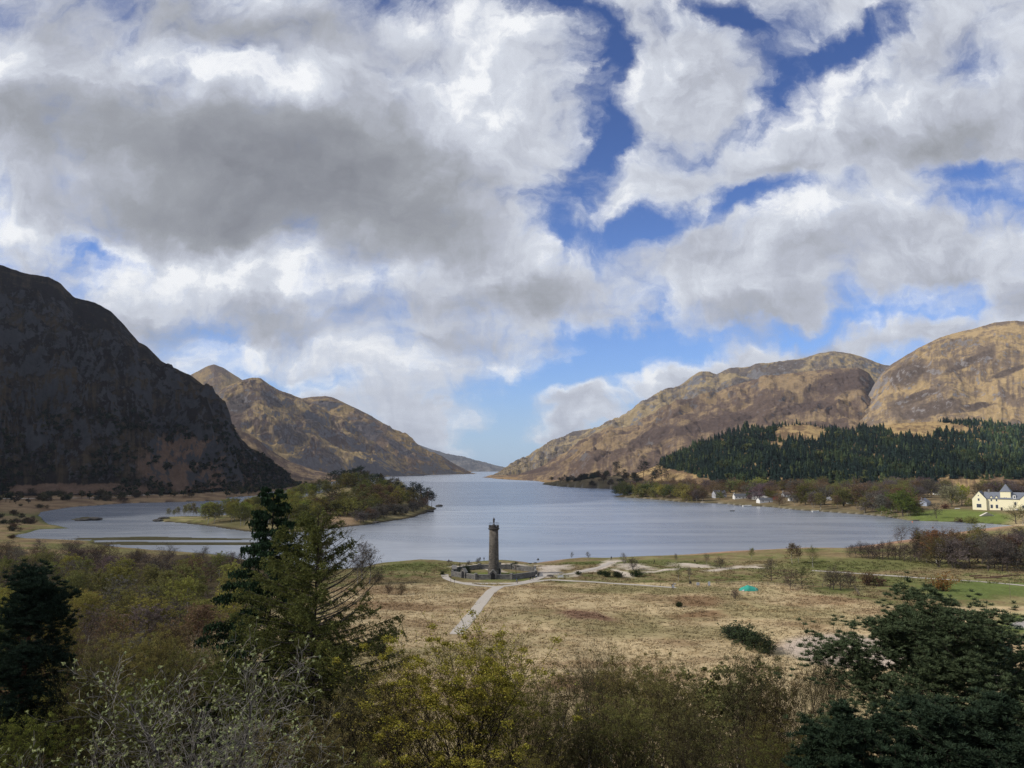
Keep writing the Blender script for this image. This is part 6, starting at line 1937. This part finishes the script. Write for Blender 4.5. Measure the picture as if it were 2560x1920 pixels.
def board(u, v, lab, w, h, m, leg=0.6, cat='sign'):
    q = onground(u, v); rt = empty('information_board', tuple(q), lab, cat)
    b = MB(); b.box((0, 0, leg + h / 2), (w, .1, h)); b.build('panel', m, rt)
    for s in (-1, 1):
        b = MB(); b.box((s * w * .36, 0.08, leg / 2 + .2), (.09, .09, leg + .4)); b.build('leg', M_WOOD, rt)


board(1726, 1461, 'black board beside the grey boxes right of the signpost', 0.7, 0.75, M_DARKSTONE, .25)
board(1745, 1464, 'grey panel in the grass, left of two', 0.9, 0.9, M_GREYWALL, .1)
board(1773, 1465, 'grey panel in the grass, right of two', 0.7, 1.25, M_GREYWALL, .1)
q = onground(1684, 1476)
t = empty('signpost', tuple(q), 'grey finger signpost at the end of the pale path', 'signpost')
b = MB(); b.box((0, 0, 1.15), (.14, .14, 2.3)); b.build('post', M_WOOD, t)
b = MB(); b.box((.35, -.02, 1.95), (.85, .05, .22)); b.build('finger', M_GREYWALL, t)
b = MB(); b.box((-.1, -.09, 1.25), (.6, .05, .8)); b.build('panel', M_GREYWALL, t)
# white marker post at the foot of the slope
x = xat(1473, 88, 8); q = (x, 88, gz(x, 88)); zt = at(1473, 1770, 88)[2]
t = empty('white_post', q, 'white banded pole among the bare birches right of centre', 'pole')
hh = max(zt - q[2], 3.0)
b = MB(); b.tubes([(0, 0, -.2)], [(0, 0, hh)], .09, .08, 8); b.build('pole', M_FRAME, t)
for i in range(4):
    b = MB(); b.tubes([(0, 0, hh - .5 - i * .7)], [(0, 0, hh - .3 - i * .7)], .1, .1, 8); b.build('band', M_GREYWALL, t)
q = onground(2526, 1496); hh = 66 * q[1] / F
t = empty('flag_pole', tuple(q), 'thin dark pole on the green behind the big pine', 'pole')
b = MB(); b.tubes([(0, 0, -.2)], [(0, 0, hh)], .05, .03, 6); b.build('pole', M_WOOD, t)
b = MB(); b.lathe([(.02, hh), (.08, hh + .06), (.02, hh + .14)], 8); b.build('finial', M_IRON, t)

# teal tent sheet heap
q = onground(1872, 1476)
t = empty('tent', tuple(q), 'teal green tent lying low and slack in the field', 'tent')
nx, ny = 34, 22
gx, gy = np.meshgrid(np.linspace(-1, 1, nx), np.linspace(-1, 1, ny)); rr = np.clip(1 - (np.abs(gx) ** 2.2 + np.abs(gy) ** 2.2), 0, 1)
gzz = rr ** 0.5 * (1.25 + 0.35 * np.exp(-((gx + .1) * 5) ** 2)) + fbm2(gx.ravel() * 3, gy.ravel() * 3, 4, 5).reshape(gx.shape) * .22 * rr
b = MB(); b.add(np.stack((gx.ravel() * 2.9, gy.ravel() * 1.7, gzz.ravel() - .06), 1), grid_faces(ny, nx)); b.build('canvas', M_TEAL, t, smooth=True)
b = MB(); b.prism([(1.3, -1.45, .05), (1.9, -1.3, .05), (1.75, -1.1, .75), (1.5, -1.15, .8)], (.03, -.06, .02)); b.build('door_flap', cloth('pale_teal', (.25, .42, .38)), t)
b = MB(); b.prism([(-2.6, -.9, .02), (-1.9, -1.45, .02), (-1.7, -1.3, .5)], (.02, -.05, .02)); b.build('groundsheet', M_GREYWALL, t)

# post and rail fence
t0 = onground(1830, 1461)
t = empty('rail_fence', tuple(t0), 'long low post and rail fence across the right field behind the bare trees', 'fence')
pts = [onground(u, v) for u, v in ((1790, 1459), (1830, 1461), (1920, 1464), (2010, 1467), (2080, 1469), (2136, 1472), (2142, 1480), (2150, 1493))]
rail = MB()
for a, c in zip(pts[:-1], pts[1:]):
    k = max(1, int(np.linalg.norm(c - a) / 2.6))
    for i in range(k):
        p, q2 = a + (c - a) * i / k, a + (c - a) * (i + 1) / k
        pz = MB(); pz.box(p - t0 + (0, 0, .55), (.12, .12, 1.3)); pz.build('post', M_WOOD, t)
        for zz_ in (.45, .95): rail.tubes([p - t0 + (0, 0, zz_)], [q2 - t0 + (0, 0, zz_)], .045, .045, 4)
rail.build('rail', M_WOOD, t)
# felled logs beside the right-hand path
for i, (u, v, L, lab) in enumerate(((2470, 1446, 9, 'long brown log by the right-hand path, nearest the path'), (2500, 1443, 7, 'brown log behind the long one by the right-hand path'), (2440, 1441, 5, 'short brown log left of the others by the right-hand path'), (2530, 1440, 8, 'brown log at the far right behind the others'))):
    q = onground(u, v); t = empty('log', tuple(q), lab, 'log', rz=.12 * i)
    b = MB(); A_ = [(-L / 2, 0, .22), (0, .1, .25)]; b.tubes(A_, [(0, .1, .25), (L / 2, 0, .2)], [.26, .24], [.24, .15], 8); b.build('trunk', bark('log_bark', (.12, .075, .05), (.22, .15, .10)), t)
    b = MB(); b.tubes([(0, .1, .3), (L * .25, 0, .3)], [(.6, .5, 1.0), (L * .3, -.5, .9)], .06, .03, 5); b.build('branch', M_BARK, t)


# ------------------------------------------------------------------ houses
def house(u, v, wpx, lab, wall, roof, rz=0.0, hpx=None, depth=7.0, rise=None, wins=3, storeys=1, chim=1, name='cottage', hw=None, ext=None, p=None):
    q = onground(u, v) if p is None else p
    w = wpx * q[1] / F / max(.5, math.cos(rz) + .0); h = (hpx * q[1] / F) if hpx else 2.7 * storeys
    rise = rise or depth * .42
    rt = empty(name, tuple(q), lab, 'house', rz=rz)
    hw_ = w / 2; d = depth / 2
    b = MB(); b.box((0, 0, h / 2 - .4), (w, depth, h + .8))
    for sx in (-1, 1): b.prism([(sx * hw_, -d, h), (sx * hw_, d, h), (sx * hw_, 0, h + rise)], (-sx * .25, 0, 0))
    b.build('wall', wall, rt)
    r = MB(); o = .3
    for sy in (-1, 1):
        sl = rise / d
        r.prism([(-hw_ - o, sy * (d + .35), h - .35 * sl + .03), (hw_ + o, sy * (d + .35), h - .35 * sl + .03), (hw_ + o, 0, h + rise + .03), (-hw_ - o, 0, h + rise + .03)], (0, 0, .16))
    ro = r.build('roof', roof, rt)
    for i in range(chim):
        c = MB(); cx = (-hw_ + .6) if i == 0 else (hw_ - .6); c.box((cx, 0, h + rise + .4), (.7, .9, 1.5)); c.box((cx, 0, h + rise + 1.2), (.85, 1.05, .15)); c.build('chimney', wall, ro)
    for s_ in range(storeys):
        for i in range(wins):
            x = -hw_ + w * (i + .5) / wins; z = 1.5 + 2.6 * s_
            if s_ == 0 and i == wins // 2 and wins > 1:
                dm = MB(); dm.box((x, -d - .02, .95), (.95, .1, 2.0)); dm.build('door', M_DARKSTONE, rt); continue
            window(rt, (x, -d, z), 1.1, 1.2)
    window(rt, (hw_, 0, h * .6 + .3), 1.0, 1.2, side=1)
    return rt, w, h, rise


def window(rt, c, w, h, side=0, arch=False):
    f = MB(); g = MB()
    if side:
        f.box((c[0] + .02 * side, c[1], c[2]), (.1, w + .24, h + .24)); g.box((c[0] + .05 * side, c[1], c[2]), (.1, w, h))
    else:
        f.box((c[0], c[1] - .02, c[2]), (w + .24, .1, h + .24)); g.box((c[0], c[1] - .05, c[2]), (w, .1, h))
    fo = f.build('window', M_FRAME, rt); g.build('pane', M_GLASS, fo)


house(1798, 1243.5, 30, 'grey white cottage with slate roof and gable at its right end, left of the village', M_GREYWALL, M_SLATE, .35, 8, 8, 4.4)
house(1851, 1246.5, 34, 'low white bungalow half hidden by bare trees left of the two-storey house', M_WHITE, M_SLATE2, .1, 6.5, 6.5, 2.6, 4)
house(1899, 1248.5, 37, 'white two-storey house with dark slate roof behind the boathouse', M_WHITE, M_SLATE2, -.12, 11, 7, 3.6, 4, 2)
house(1934, 1248.5, 18, 'red boarded house joined to the right of the white two-storey house', M_RED, M_SLATE2, -.12, 9, 6.5, 3.0, 2, 1, 0)
house(1970, 1242.5, 28, 'long low cottage with a brown roof behind bare trees', M_WHITE, solid('brown_roof', (.11, .085, .07), .8), .15, 6, 7, 3.2, 4)
house(1976, 1252.5, 9, 'small white shed by the track right of the village', M_WHITE, M_SLATE2, .2, 5.5, 3.6, 1.2, 1, 1, 0, 'shed')
house(2025, 1253, 8, 'narrow white gabled cottage behind the big olive tree', M_WHITE, M_SLATE, 1.45, 6, 6.0, 3.4, 2, 1, 0)
house(2072, 1250, 11, 'small grey gabled house far back in the trees', M_GREYWALL, M_SLATE, 1.2, 5, 6, 3.0, 2, 1, 0)
house(2130, 1259.5, 20, 'white cottage seen between tree trunks on the far shore', M_WHITE, M_SLATE2, .1, 6.5, 6, 2.6, 3)
house(2309, 1263, 32, 'grey-blue bungalow with a broad slate roof left of the willow', solid('blue_render', (.40, .45, .55), .8, var=.06), M_SLATE, .9, 7.5, 9, 3.6, 3)
house(2341, 1237, 8, 'tiny white gabled house high on the slope left of the willow', M_WHITE, M_SLATE2, 1.4, 5, 5.5, 3.6, 1, 1, 0)
# boathouse, jetty and boats
rt, w_, h_, r_ = house(1911, 1256, 34, 'white boathouse with grey gable end at the water', M_WHITE, M_SLATE2, .25, 6, 7, 2.2, 2, 1, 0, 'boathouse')
d = MB(); d.box((w_ / 2 + .03, 0, 1.1), (.12, 3.2, 2.6)); d.build('boat_door', M_DARKSTONE, rt)
a, c = onz(1822, 1264.5, .5), onz(1912, 1262, .5)
t = empty('jetty', tuple(a), 'low dark wooden jetty along the village shore', 'jetty')
dv = c - a; L = np.linalg.norm(dv); rz = math.atan2(dv[1], dv[0]); m = dv / 2
b = MB(); b.box((m[0], m[1], .05), (L, 2.4, .22), rz); b.build('deck', M_WOOD, t)
for i in range(9):
    p = dv * i / 8; b = MB(); b.tubes([p + (0, -.9, -2)], [p + (0, -.9, .75)], .14, .13, 6); b.build('pile', M_DARKSTONE, t)
t = empty('slipway', tuple(onz(1888, 1259.5, .6)), 'pale sloping slipway in front of the boathouse', 'slipway', rz=.1)
b = MB(); b.prism([(-11, -3, -1.2), (9, -3, -.4), (9, 3, .7), (-11, 3, .3)], (0, 0, .25)); b.build('ramp', M_PATH, t)
b = MB(); b.box((9.2, 0, .5), (.4, 6, 1.0)); b.build('kerb', M_WALL, t)


def boat(u, v, L, lab, hull, rz=0.0):
    q = onz(u, v, 0.0); rt = empty('rowing_boat', (q[0], q[1], 0.02), lab, 'boat', rz=rz)
    xs = np.linspace(-1, 1, 11); V = []
    for x in xs:
        wd = (1 - max(0, x) ** 2.4) * (.92 if x < 0 else 1) * .85 + .01; zt = .55 + .25 * max(0, x) ** 2
        for (yy_, zz_) in ((-wd, zt), (-wd * .75, .1), (0, -.18 + .2 * max(0, x) ** 3), (wd * .75, .1), (wd, zt)): V.append((x * L / 2, yy_ * L * .2, zz_ * L / 4.2))
    b = MB(); b.add(V, grid_faces(11, 5)); b.add(V[:5], t=[(0, 1, 2), (0, 2, 4), (2, 3, 4)]); b.build('hull', hull, rt)
    for x in (-.45, .1):
        s = MB(); s.box((x * L / 2, 0, .36 * L / 4.2), (.28, L * .33, .05)); s.build('thwart', M_WOOD, rt)


boat(1868, 1266.5, 9.5, 'white boat moored at the end of the jetty', M_FRAME, .1)
boat(2039, 1279.5, 6.5, 'white boat at the shore below the bare trees', M_FRAME, .1)
boat(1831, 1278, 4.5, 'small dark boat afloat off the jetty', M_DARKSTONE, .2)
boat(1948, 1257, 5, 'white boat drawn up on the shore right of the boathouse', M_FRAME, .5)
for (u, v, lab) in ((2031, 1280, 'white round buoy left of the white boat at the shore'), (2281, 1305, 'orange buoy near the lawn shore'), (1345, 1399, 'dark buoy in the shallows right of the tower')):
    q = onz(u, v, .1); t = empty('buoy', tuple(q), lab, 'buoy'); mt = M_FRAME if u < 2100 and u > 1500 else (solid('orange_float', (.6, .16, .06), .6) if u > 1500 else M_DARKSTONE)
    a = np.linspace(-1.5, 1.5, 7); b = MB(); b.lathe([(.5 * math.cos(e) + .01, .5 * math.sin(e)) for e in a], 12); b.build('float', mt, t, smooth=True)
    b = MB(); b.lathe([(.08, .48), (.08, .7)], 6); b.build('eyelet', M_IRON, t)


# ------------------------------------------------------------------ the yellow house with its corner tower
def yellow_house():
    q = onground(2432, 1274); Y = q[1]; m = Y / F
    rt = empty('yellow_house', tuple(q), 'large cream-yellow house with slate roofs, dormers and a pyramid-roofed tower', 'house', rz=-.74)
    S = m                                       # metres for each photo pixel at this depth
    W = lambda nm, mb, mat, par=None: mb.build(nm, mat, par or rt)
    # left gabled wing
    gw, gh, ga, gd = 30 * S, 27 * S, 45 * S, 12.0
    b = MB(); b.prism([(0, 0, -1.5), (gw, 0, -1.5), (gw, 0, gh), (gw / 2, 0, ga), (0, 0, gh)], (0, gd, 0)); W('gable_wing', b, M_CREAM)
    r = MB()
    for sg in (-1, 1):
        ex = gw / 2 + sg * (gw / 2 + .5); ez = gh - .5 * (ga - gh) / (gw / 2)
        r.prism([(gw / 2, -.25, ga + .05), (ex, -.25, ez + .05), (ex, -.25, ez + .35), (gw / 2, -.25, ga + .38)], (0, gd + .5, 0))
    W('gable_roof', r, M_SLATE2)
    # main range, set back
    x0, x1, yb = gw, 59 * S, 2.6; mh, mr = 28 * S, 43 * S
    b = MB(); b.box(((x0 + 75 * S + 60 * S) / 2 + 15 * S * 0, yb + 4.5, mh / 2 - .7), (75 * S + 60 * S - x0, 9, mh + 1.4)); W('main_range', b, M_CREAM)
    r = MB(); xa, xb = x0 - 2.5, 75 * S + 60 * S + .4
    for sy in (-1, 1):
        r.prism([(xa, yb + 4.5, mr), (xb, yb + 4.5, mr), (xb, yb + 4.5 + sy * 5.0, mh - .35), (xa, yb + 4.5 + sy * 5.0, mh - .35)], (0, 0, .25))
    W('main_roof', r, M_SLATE)
    # tower
    tx, tw, th, tp = 69.5 * S, 21.5 * S, 45 * S, 64 * S
    b = MB(); b.box((tx, yb + .4 + tw * .45, th / 2 - .7), (tw, tw * .9, th + 1.4)); to = W('tower', b, M_CREAM)
    h2 = tw / 2 + .45; cy = yb + .4 + tw * .45; hy = tw * .45 + .45
    b = MB(); b.add([(tx - h2, cy - hy, th), (tx + h2, cy - hy, th), (tx + h2, cy + hy, th), (tx - h2, cy + hy, th), (tx, cy, tp)], [(0, 3, 2, 1)], [(0, 1, 4), (1, 2, 4), (2, 3, 4), (3, 0, 4)]); b.build('spire_roof', M_SLATE, to)
    b = MB(); b.lathe([(.08, tp - .1), (.06, tp + .8), (.01, tp + 1.0)], 6, (tx, cy, 0)); b.build('finial', M_IRON, to)
    # right gable, partly cut by the picture's edge
    rx = 99 * S
    b = MB(); b.prism([(rx, yb - 1.6, -1.5), (rx + gw, yb - 1.6, -1.5), (rx + gw, yb - 1.6, gh), (rx + gw / 2, yb - 1.6, ga - 3 * S), (rx, yb - 1.6, gh)], (0, 9, 0)); W('gable_wing', b, M_CREAM)
    r = MB()
    for sg in (-1, 1):
        ex = rx + gw / 2 + sg * (gw / 2 + .5); ez = gh - .5 * (ga - 3 * S - gh) / (gw / 2)
        r.prism([(rx + gw / 2, yb - 1.85, ga - 3 * S + .05), (ex, yb - 1.85, ez + .05), (ex, yb - 1.85, ez + .35), (rx + gw / 2, yb - 1.85, ga - 3 * S + .38)], (0, 9.4, 0))
    W('gable_roof', r, M_SLATE2)
    # chimney
    c = MB(); c.box((33 * S, yb + 4.5, mr + .6), (1.3, 1.2, 3.4)); c.box((33 * S, yb + 4.5, mr + 2.3), (1.6, 1.5, .25)); c.build('chimney', M_COPE, rt)
    # dormers with small gables
    for dx_ in (39.5 * S, 50.5 * S):
        b = MB(); w2 = 3.2 * S; b.prism([(dx_ - w2, yb - .06, mh - 4), (dx_ + w2, yb - .06, mh - 4), (dx_ + w2, yb - .06, mh + .2), (dx_, yb - .06, mh + 2.2), (dx_ - w2, yb - .06, mh + .2)], (0, 3.4, 0)); do = W('dormer', b, M_CREAM)
        r = MB()
        for sg in (-1, 1): r.prism([(dx_, yb - .3, mh + 2.25), (dx_ + sg * (w2 + .3), yb - .3, mh - .05), (dx_ + sg * (w2 + .3), yb - .3, mh + .15), (dx_, yb - .3, mh + 2.5)], (0, 3.8, 0))
        r.build('dormer_roof', M_SLATE2, do)
        window(rt, (dx_, yb - .06, mh - 1.4), 1.0, 1.5)
    b = MB(); b.box((88 * S, yb + 1.2, mh + 1.6), (2.0, 2.6, 2.6)); do = W('dormer', b, M_WHITE)
    r = MB(); r.lathe([(1.5, mh + 2.9), (.9, mh + 3.7), (.02, mh + 4.5)], 4, (88 * S, yb + 1.2, 0), ph=math.pi / 4); r.build('dormer_roof', M_SLATE2, do)
    window(rt, (88 * S, yb - .1, mh + 1.6), 1.0, 1.5)
    # windows
    for (x, y, z, w, h) in ((14 * S, 0, 10 * S, 3.4, 2.9), (14 * S, 0, 25 * S, 1.2, 1.9), (14 * S, 0, 35 * S, .7, .8), (39.5 * S, yb, 9 * S, 1.7, 2.9), (50.5 * S, yb, 9 * S, 1.7, 2.9), (67 * S, yb + .4, 28 * S, .8, 2.2), (71 * S, yb + .4, 28 * S, .8, 2.2),
                            (69 * S, yb + .4, 18 * S, 1.0, 1.2), (89 * S, yb, 17 * S, 1.2, 2.4), (106 * S, yb - 1.6, 10 * S, 1.4, 2.4), (114 * S, yb - 1.6, 25 * S, 1.2, 1.8), (122 * S, yb - 1.6, 10 * S, 1.4, 2.4)):
        window(rt, (x, y, z), w, h)
    b = MB(); b.box((60 * S, yb - .05, 1.2), (1.3, .12, 2.6)); b.build('door', M_DARKSTONE, rt)


yellow_house()


def car(p, lab, paint, rz=0.0, wheels=True):
    rt = empty('parked_car', tuple(p), lab, 'car', rz=rz)
    prof = [(-2.1, .35), (-2.15, .75), (-1.75, .95), (-1.1, 1.42), (.45, 1.45), (1.1, 1.0), (1.95, .85), (2.15, .6), (2.1, .35)]
    b = MB(); b.prism([(x, -.86, z) for x, z in prof[::-1]], (0, 1.72, 0)); b.build('body', paint, rt)
    g = MB(); g.prism([(x, -.88, z) for x, z in ((.38, 1.38), (.95, 1.02), (-1.45, 1.02), (-1.0, 1.36))], (0, 1.76, 0)); g.build('window', M_GLASS, rt)
    w = MB(); w.prism([(.52, -.74, 1.44), (1.10, -.78, 1.03), (1.10, .78, 1.03), (.52, .74, 1.44)], (.03, 0, .02)); w.build('windscreen', M_GLASS, rt)
    for sx in (-1.3, 1.35):
        for sy in (-.8, .8):
            t = MB(); a = np.arange(17) * 2 * math.pi / 16
            t.prism([(sx + .33 * math.cos(x), sy - .11, .33 + .33 * math.sin(x)) for x in a[:-1]], (0, .22, 0)); to = t.build('wheel', M_IRON, rt)
            t = MB(); t.prism([(sx + .19 * math.cos(x), sy - .125, .33 + .19 * math.sin(x)) for x in a[:-1]], (0, .25, 0)); t.build('rim', M_FRAME, to)
    for sy in (-.6, .6):
        h = MB(); h.box((2.12, sy, .66), (.08, .36, .16)); h.build('headlight', M_FRAME, rt)
        h = MB(); h.box((-2.13, sy, .78), (.08, .3, .16)); h.build('tail_light', M_RED, rt)


PA = lambda n, c: solid(n, c, 0.3, var=.03, spec=.6)
car(onground(2490, 1274), 'silver-blue car parked before the yellow house', PA('silver_blue_paint', (.30, .36, .46)), .2)
car(onground(2546, 1276), 'white car at the right end of the yellow house', PA('white_paint', (.75, .75, .75)), .1)
x = xat(1722, 60, 14)
car((x, 60, gz(x, 60)), 'pale car glimpsed under the thicket at the bottom edge', PA('pale_blue_paint', (.62, .68, .74)), .3)
# pale canvas awning on the lawn
q = onground(2468, 1290)
t = empty('canvas_shelter', tuple(q), 'low pale canvas shelter pitched on the lawn before the yellow house', 'shelter')
b = MB(); b.add([(-6, -1.5, 0), (-1, -2.6, 2.9), (5.5, -1.2, 0.2), (5.0, 2.6, .3), (.5, 2.6, 2.6), (-5, 2.2, .1)], [(0, 1, 4, 5), (1, 2, 3, 4)], [(0, 2, 1)]); b.build('canvas', solid('pale_canvas', (.62, .57, .47), .9, var=.08), t)
b = MB(); b.tubes([(-1, -2.6, 0)], [(-1, -2.6, 3.1)], .07, .07, 6); b.build('pole', M_WOOD, t)
# rocks
RK = []
for i in range(3):
    r2 = np.random.default_rng(800 + i); a, e = np.meshgrid(np.arange(14) * 2 * math.pi / 14, np.linspace(-1.5, 1.5, 9)); a, e = a.ravel(), e.ravel()
    k = 1 + .35 * fbm2(np.cos(a) * 1.4 + i * 9, np.sin(a) * 1.4 + e, 3, 8)
    V = np.stack((k * np.cos(e) * np.cos(a), .8 * k * np.cos(e) * np.sin(a), .55 * k * np.sin(e)), 1)
    ii = np.arange(8)[:, None] * 14; j = np.arange(14)[None]; qd = np.stack((ii + j, ii + (j + 1) % 14, ii + 14 + (j + 1) % 14, ii + 14 + j), 2).reshape(-1, 4)
    b = MB(); b.add(V, qd); RK.append(b.mesh('shore_rock', M_ROCK))
for (u, v, s, lab) in ((1325, 1409, 1.0, 'dark rock at the beach edge right of the tower, left of two'), (1338, 1408, 1.1, 'dark rock at the beach edge right of the tower, right of two'), (1376, 1441, 1.4, 'dark brown rock on the sand right of the wall'), (1098, 1272, 5.5, 'black rocky point at the right tip of the island'),
                       (1072, 1279, 5, 'black rock on the island shore near its right tip'), (395, 1302, 4, 'black rock at the left end of the grassy spit'), (410, 1297, 4.5, 'dark mound on the left end of the spit'), (205, 1299, 5, 'flat rock islet in the left bay, left half'), (235, 1299, 5.5, 'flat rock islet in the left bay, right half'),
                       (1125, 1443, .8, 'small dark rock outside the wall on the left'), (940, 1315, 3, 'fallen pale rock on the island shore'), (2290, 1303, 2.2, 'grey boulder on the far shore below the lawn'), (2395, 1306, 2.4, 'grey boulder on the far shore right of the bare tree')):
    q = onground(u, v); o = bpy.data.objects.new('shore_rock', RR.choice(RK)); COL.objects.link(o); o.location = (q[0], q[1], max(q[2], 0) + .1 * s); o.scale = (s, s * .8, s * .45); o.rotation_euler = (0, 0, RR.random() * 6); tag(o, lab, 'rock')
# ------------------------------------------------------------------ unseen cloud added off to the left to block sun from the dark hill
def cloud_bank_unseen():
    m, t = new_mat('cloud_vapour_unseen')
    mx = t.n('ShaderNodeMixShader', {0: 0.95, 1: t.n('ShaderNodeBsdfTransparent').outputs[0], 2: t.n('ShaderNodeBsdfDiffuse', {0: (0.85, 0.86, 0.88, 1)}).outputs[0]})
    t.n('ShaderNodeOutputMaterial', {0: mx.outputs[0]})
    b = MB()
    rng = np.random.default_rng(3)
    for (cx, cy, cz, rx, ry, rz_) in ((-2150, 1150, 1330, 620, 720, 120), (-1850, 700, 1300, 240, 320, 90), (-2600, 500, 1380, 500, 500, 130), (-2500, 150, 1340, 330, 420, 120)):
        nu, nv = 72, 36
        a, e = np.meshgrid(np.arange(nu) * 2 * math.pi / nu, np.linspace(-math.pi / 2, math.pi / 2, nv))
        a, e = a.ravel(), e.ravel()
        k = 1 + 0.16 * fbm2(np.cos(a) * 2.2 + cx, np.sin(a) * 2.2 + e * 1.3 + cy, 5, 8)
        V = np.stack((cx + rx * k * np.cos(e) * np.cos(a), cy + ry * k * np.cos(e) * np.sin(a), cz + rz_ * k * np.sin(e) * np.where(e < 0, 0.4, 1.0)), 1)
        i = np.arange(nv - 1)[:, None] * nu; j = np.arange(nu)[None]
        q = np.stack((i + j, i + (j + 1) % nu, i + nu + (j + 1) % nu, i + nu + j), 2).reshape(-1, 4)
        b.add(V, q)
    structure(b.build('clouds', m, smooth=True))  # added out of view, only to block the sun


cloud_bank_unseen()
# ------------------------------------------------------------------ haze: the far ridges fade to blue
hm, t = new_mat('haze_air')
vol = t.n('ShaderNodeVolumePrincipled', {'Color': (0.72, 0.82, 1.0, 1), 'Density': 2.5e-5, 'Anisotropy': 0.2})
t.n('ShaderNodeOutputMaterial', {1: vol.outputs[0]})
hb = MB(); hb.box((0, 7000, 496), (19000, 14400, 1008))
hz = hb.build('haze', hm); hz['kind'] = 'stuff'
# ------------------------------------------------------------------ labels: trees described alike are told apart by their order in the picture
ORD = ['first', 'second', 'third', 'fourth', 'fifth', 'sixth', 'seventh', 'eighth', 'ninth', 'tenth', 'eleventh', 'twelfth', 'thirteenth', 'fourteenth', 'fifteenth', 'sixteenth', 'seventeenth', 'eighteenth', 'nineteenth', 'twentieth']
by = {}
for o, lab, u in ALL: by.setdefault(lab, []).append((u, o))
for lab, lst in by.items():
    lst.sort(key=lambda t: t[0])
    k = len(lst)
    for i, (u, o) in enumerate(lst):
        if k == 1: o['label'] = lab; continue
        if k <= 20:
            w = 'leftmost' if i == 0 else 'rightmost' if i == k - 1 else ORD[i] + ' from left'
        else:
            j = k - 1 - i
            w = 'leftmost' if i == 0 else 'rightmost' if j == 0 else (ORD[i] + ' from left') if i < 20 else (ORD[j] + ' from right') if j < 20 else 'near the middle'
        o['label'] = f'{lab}, {w}'
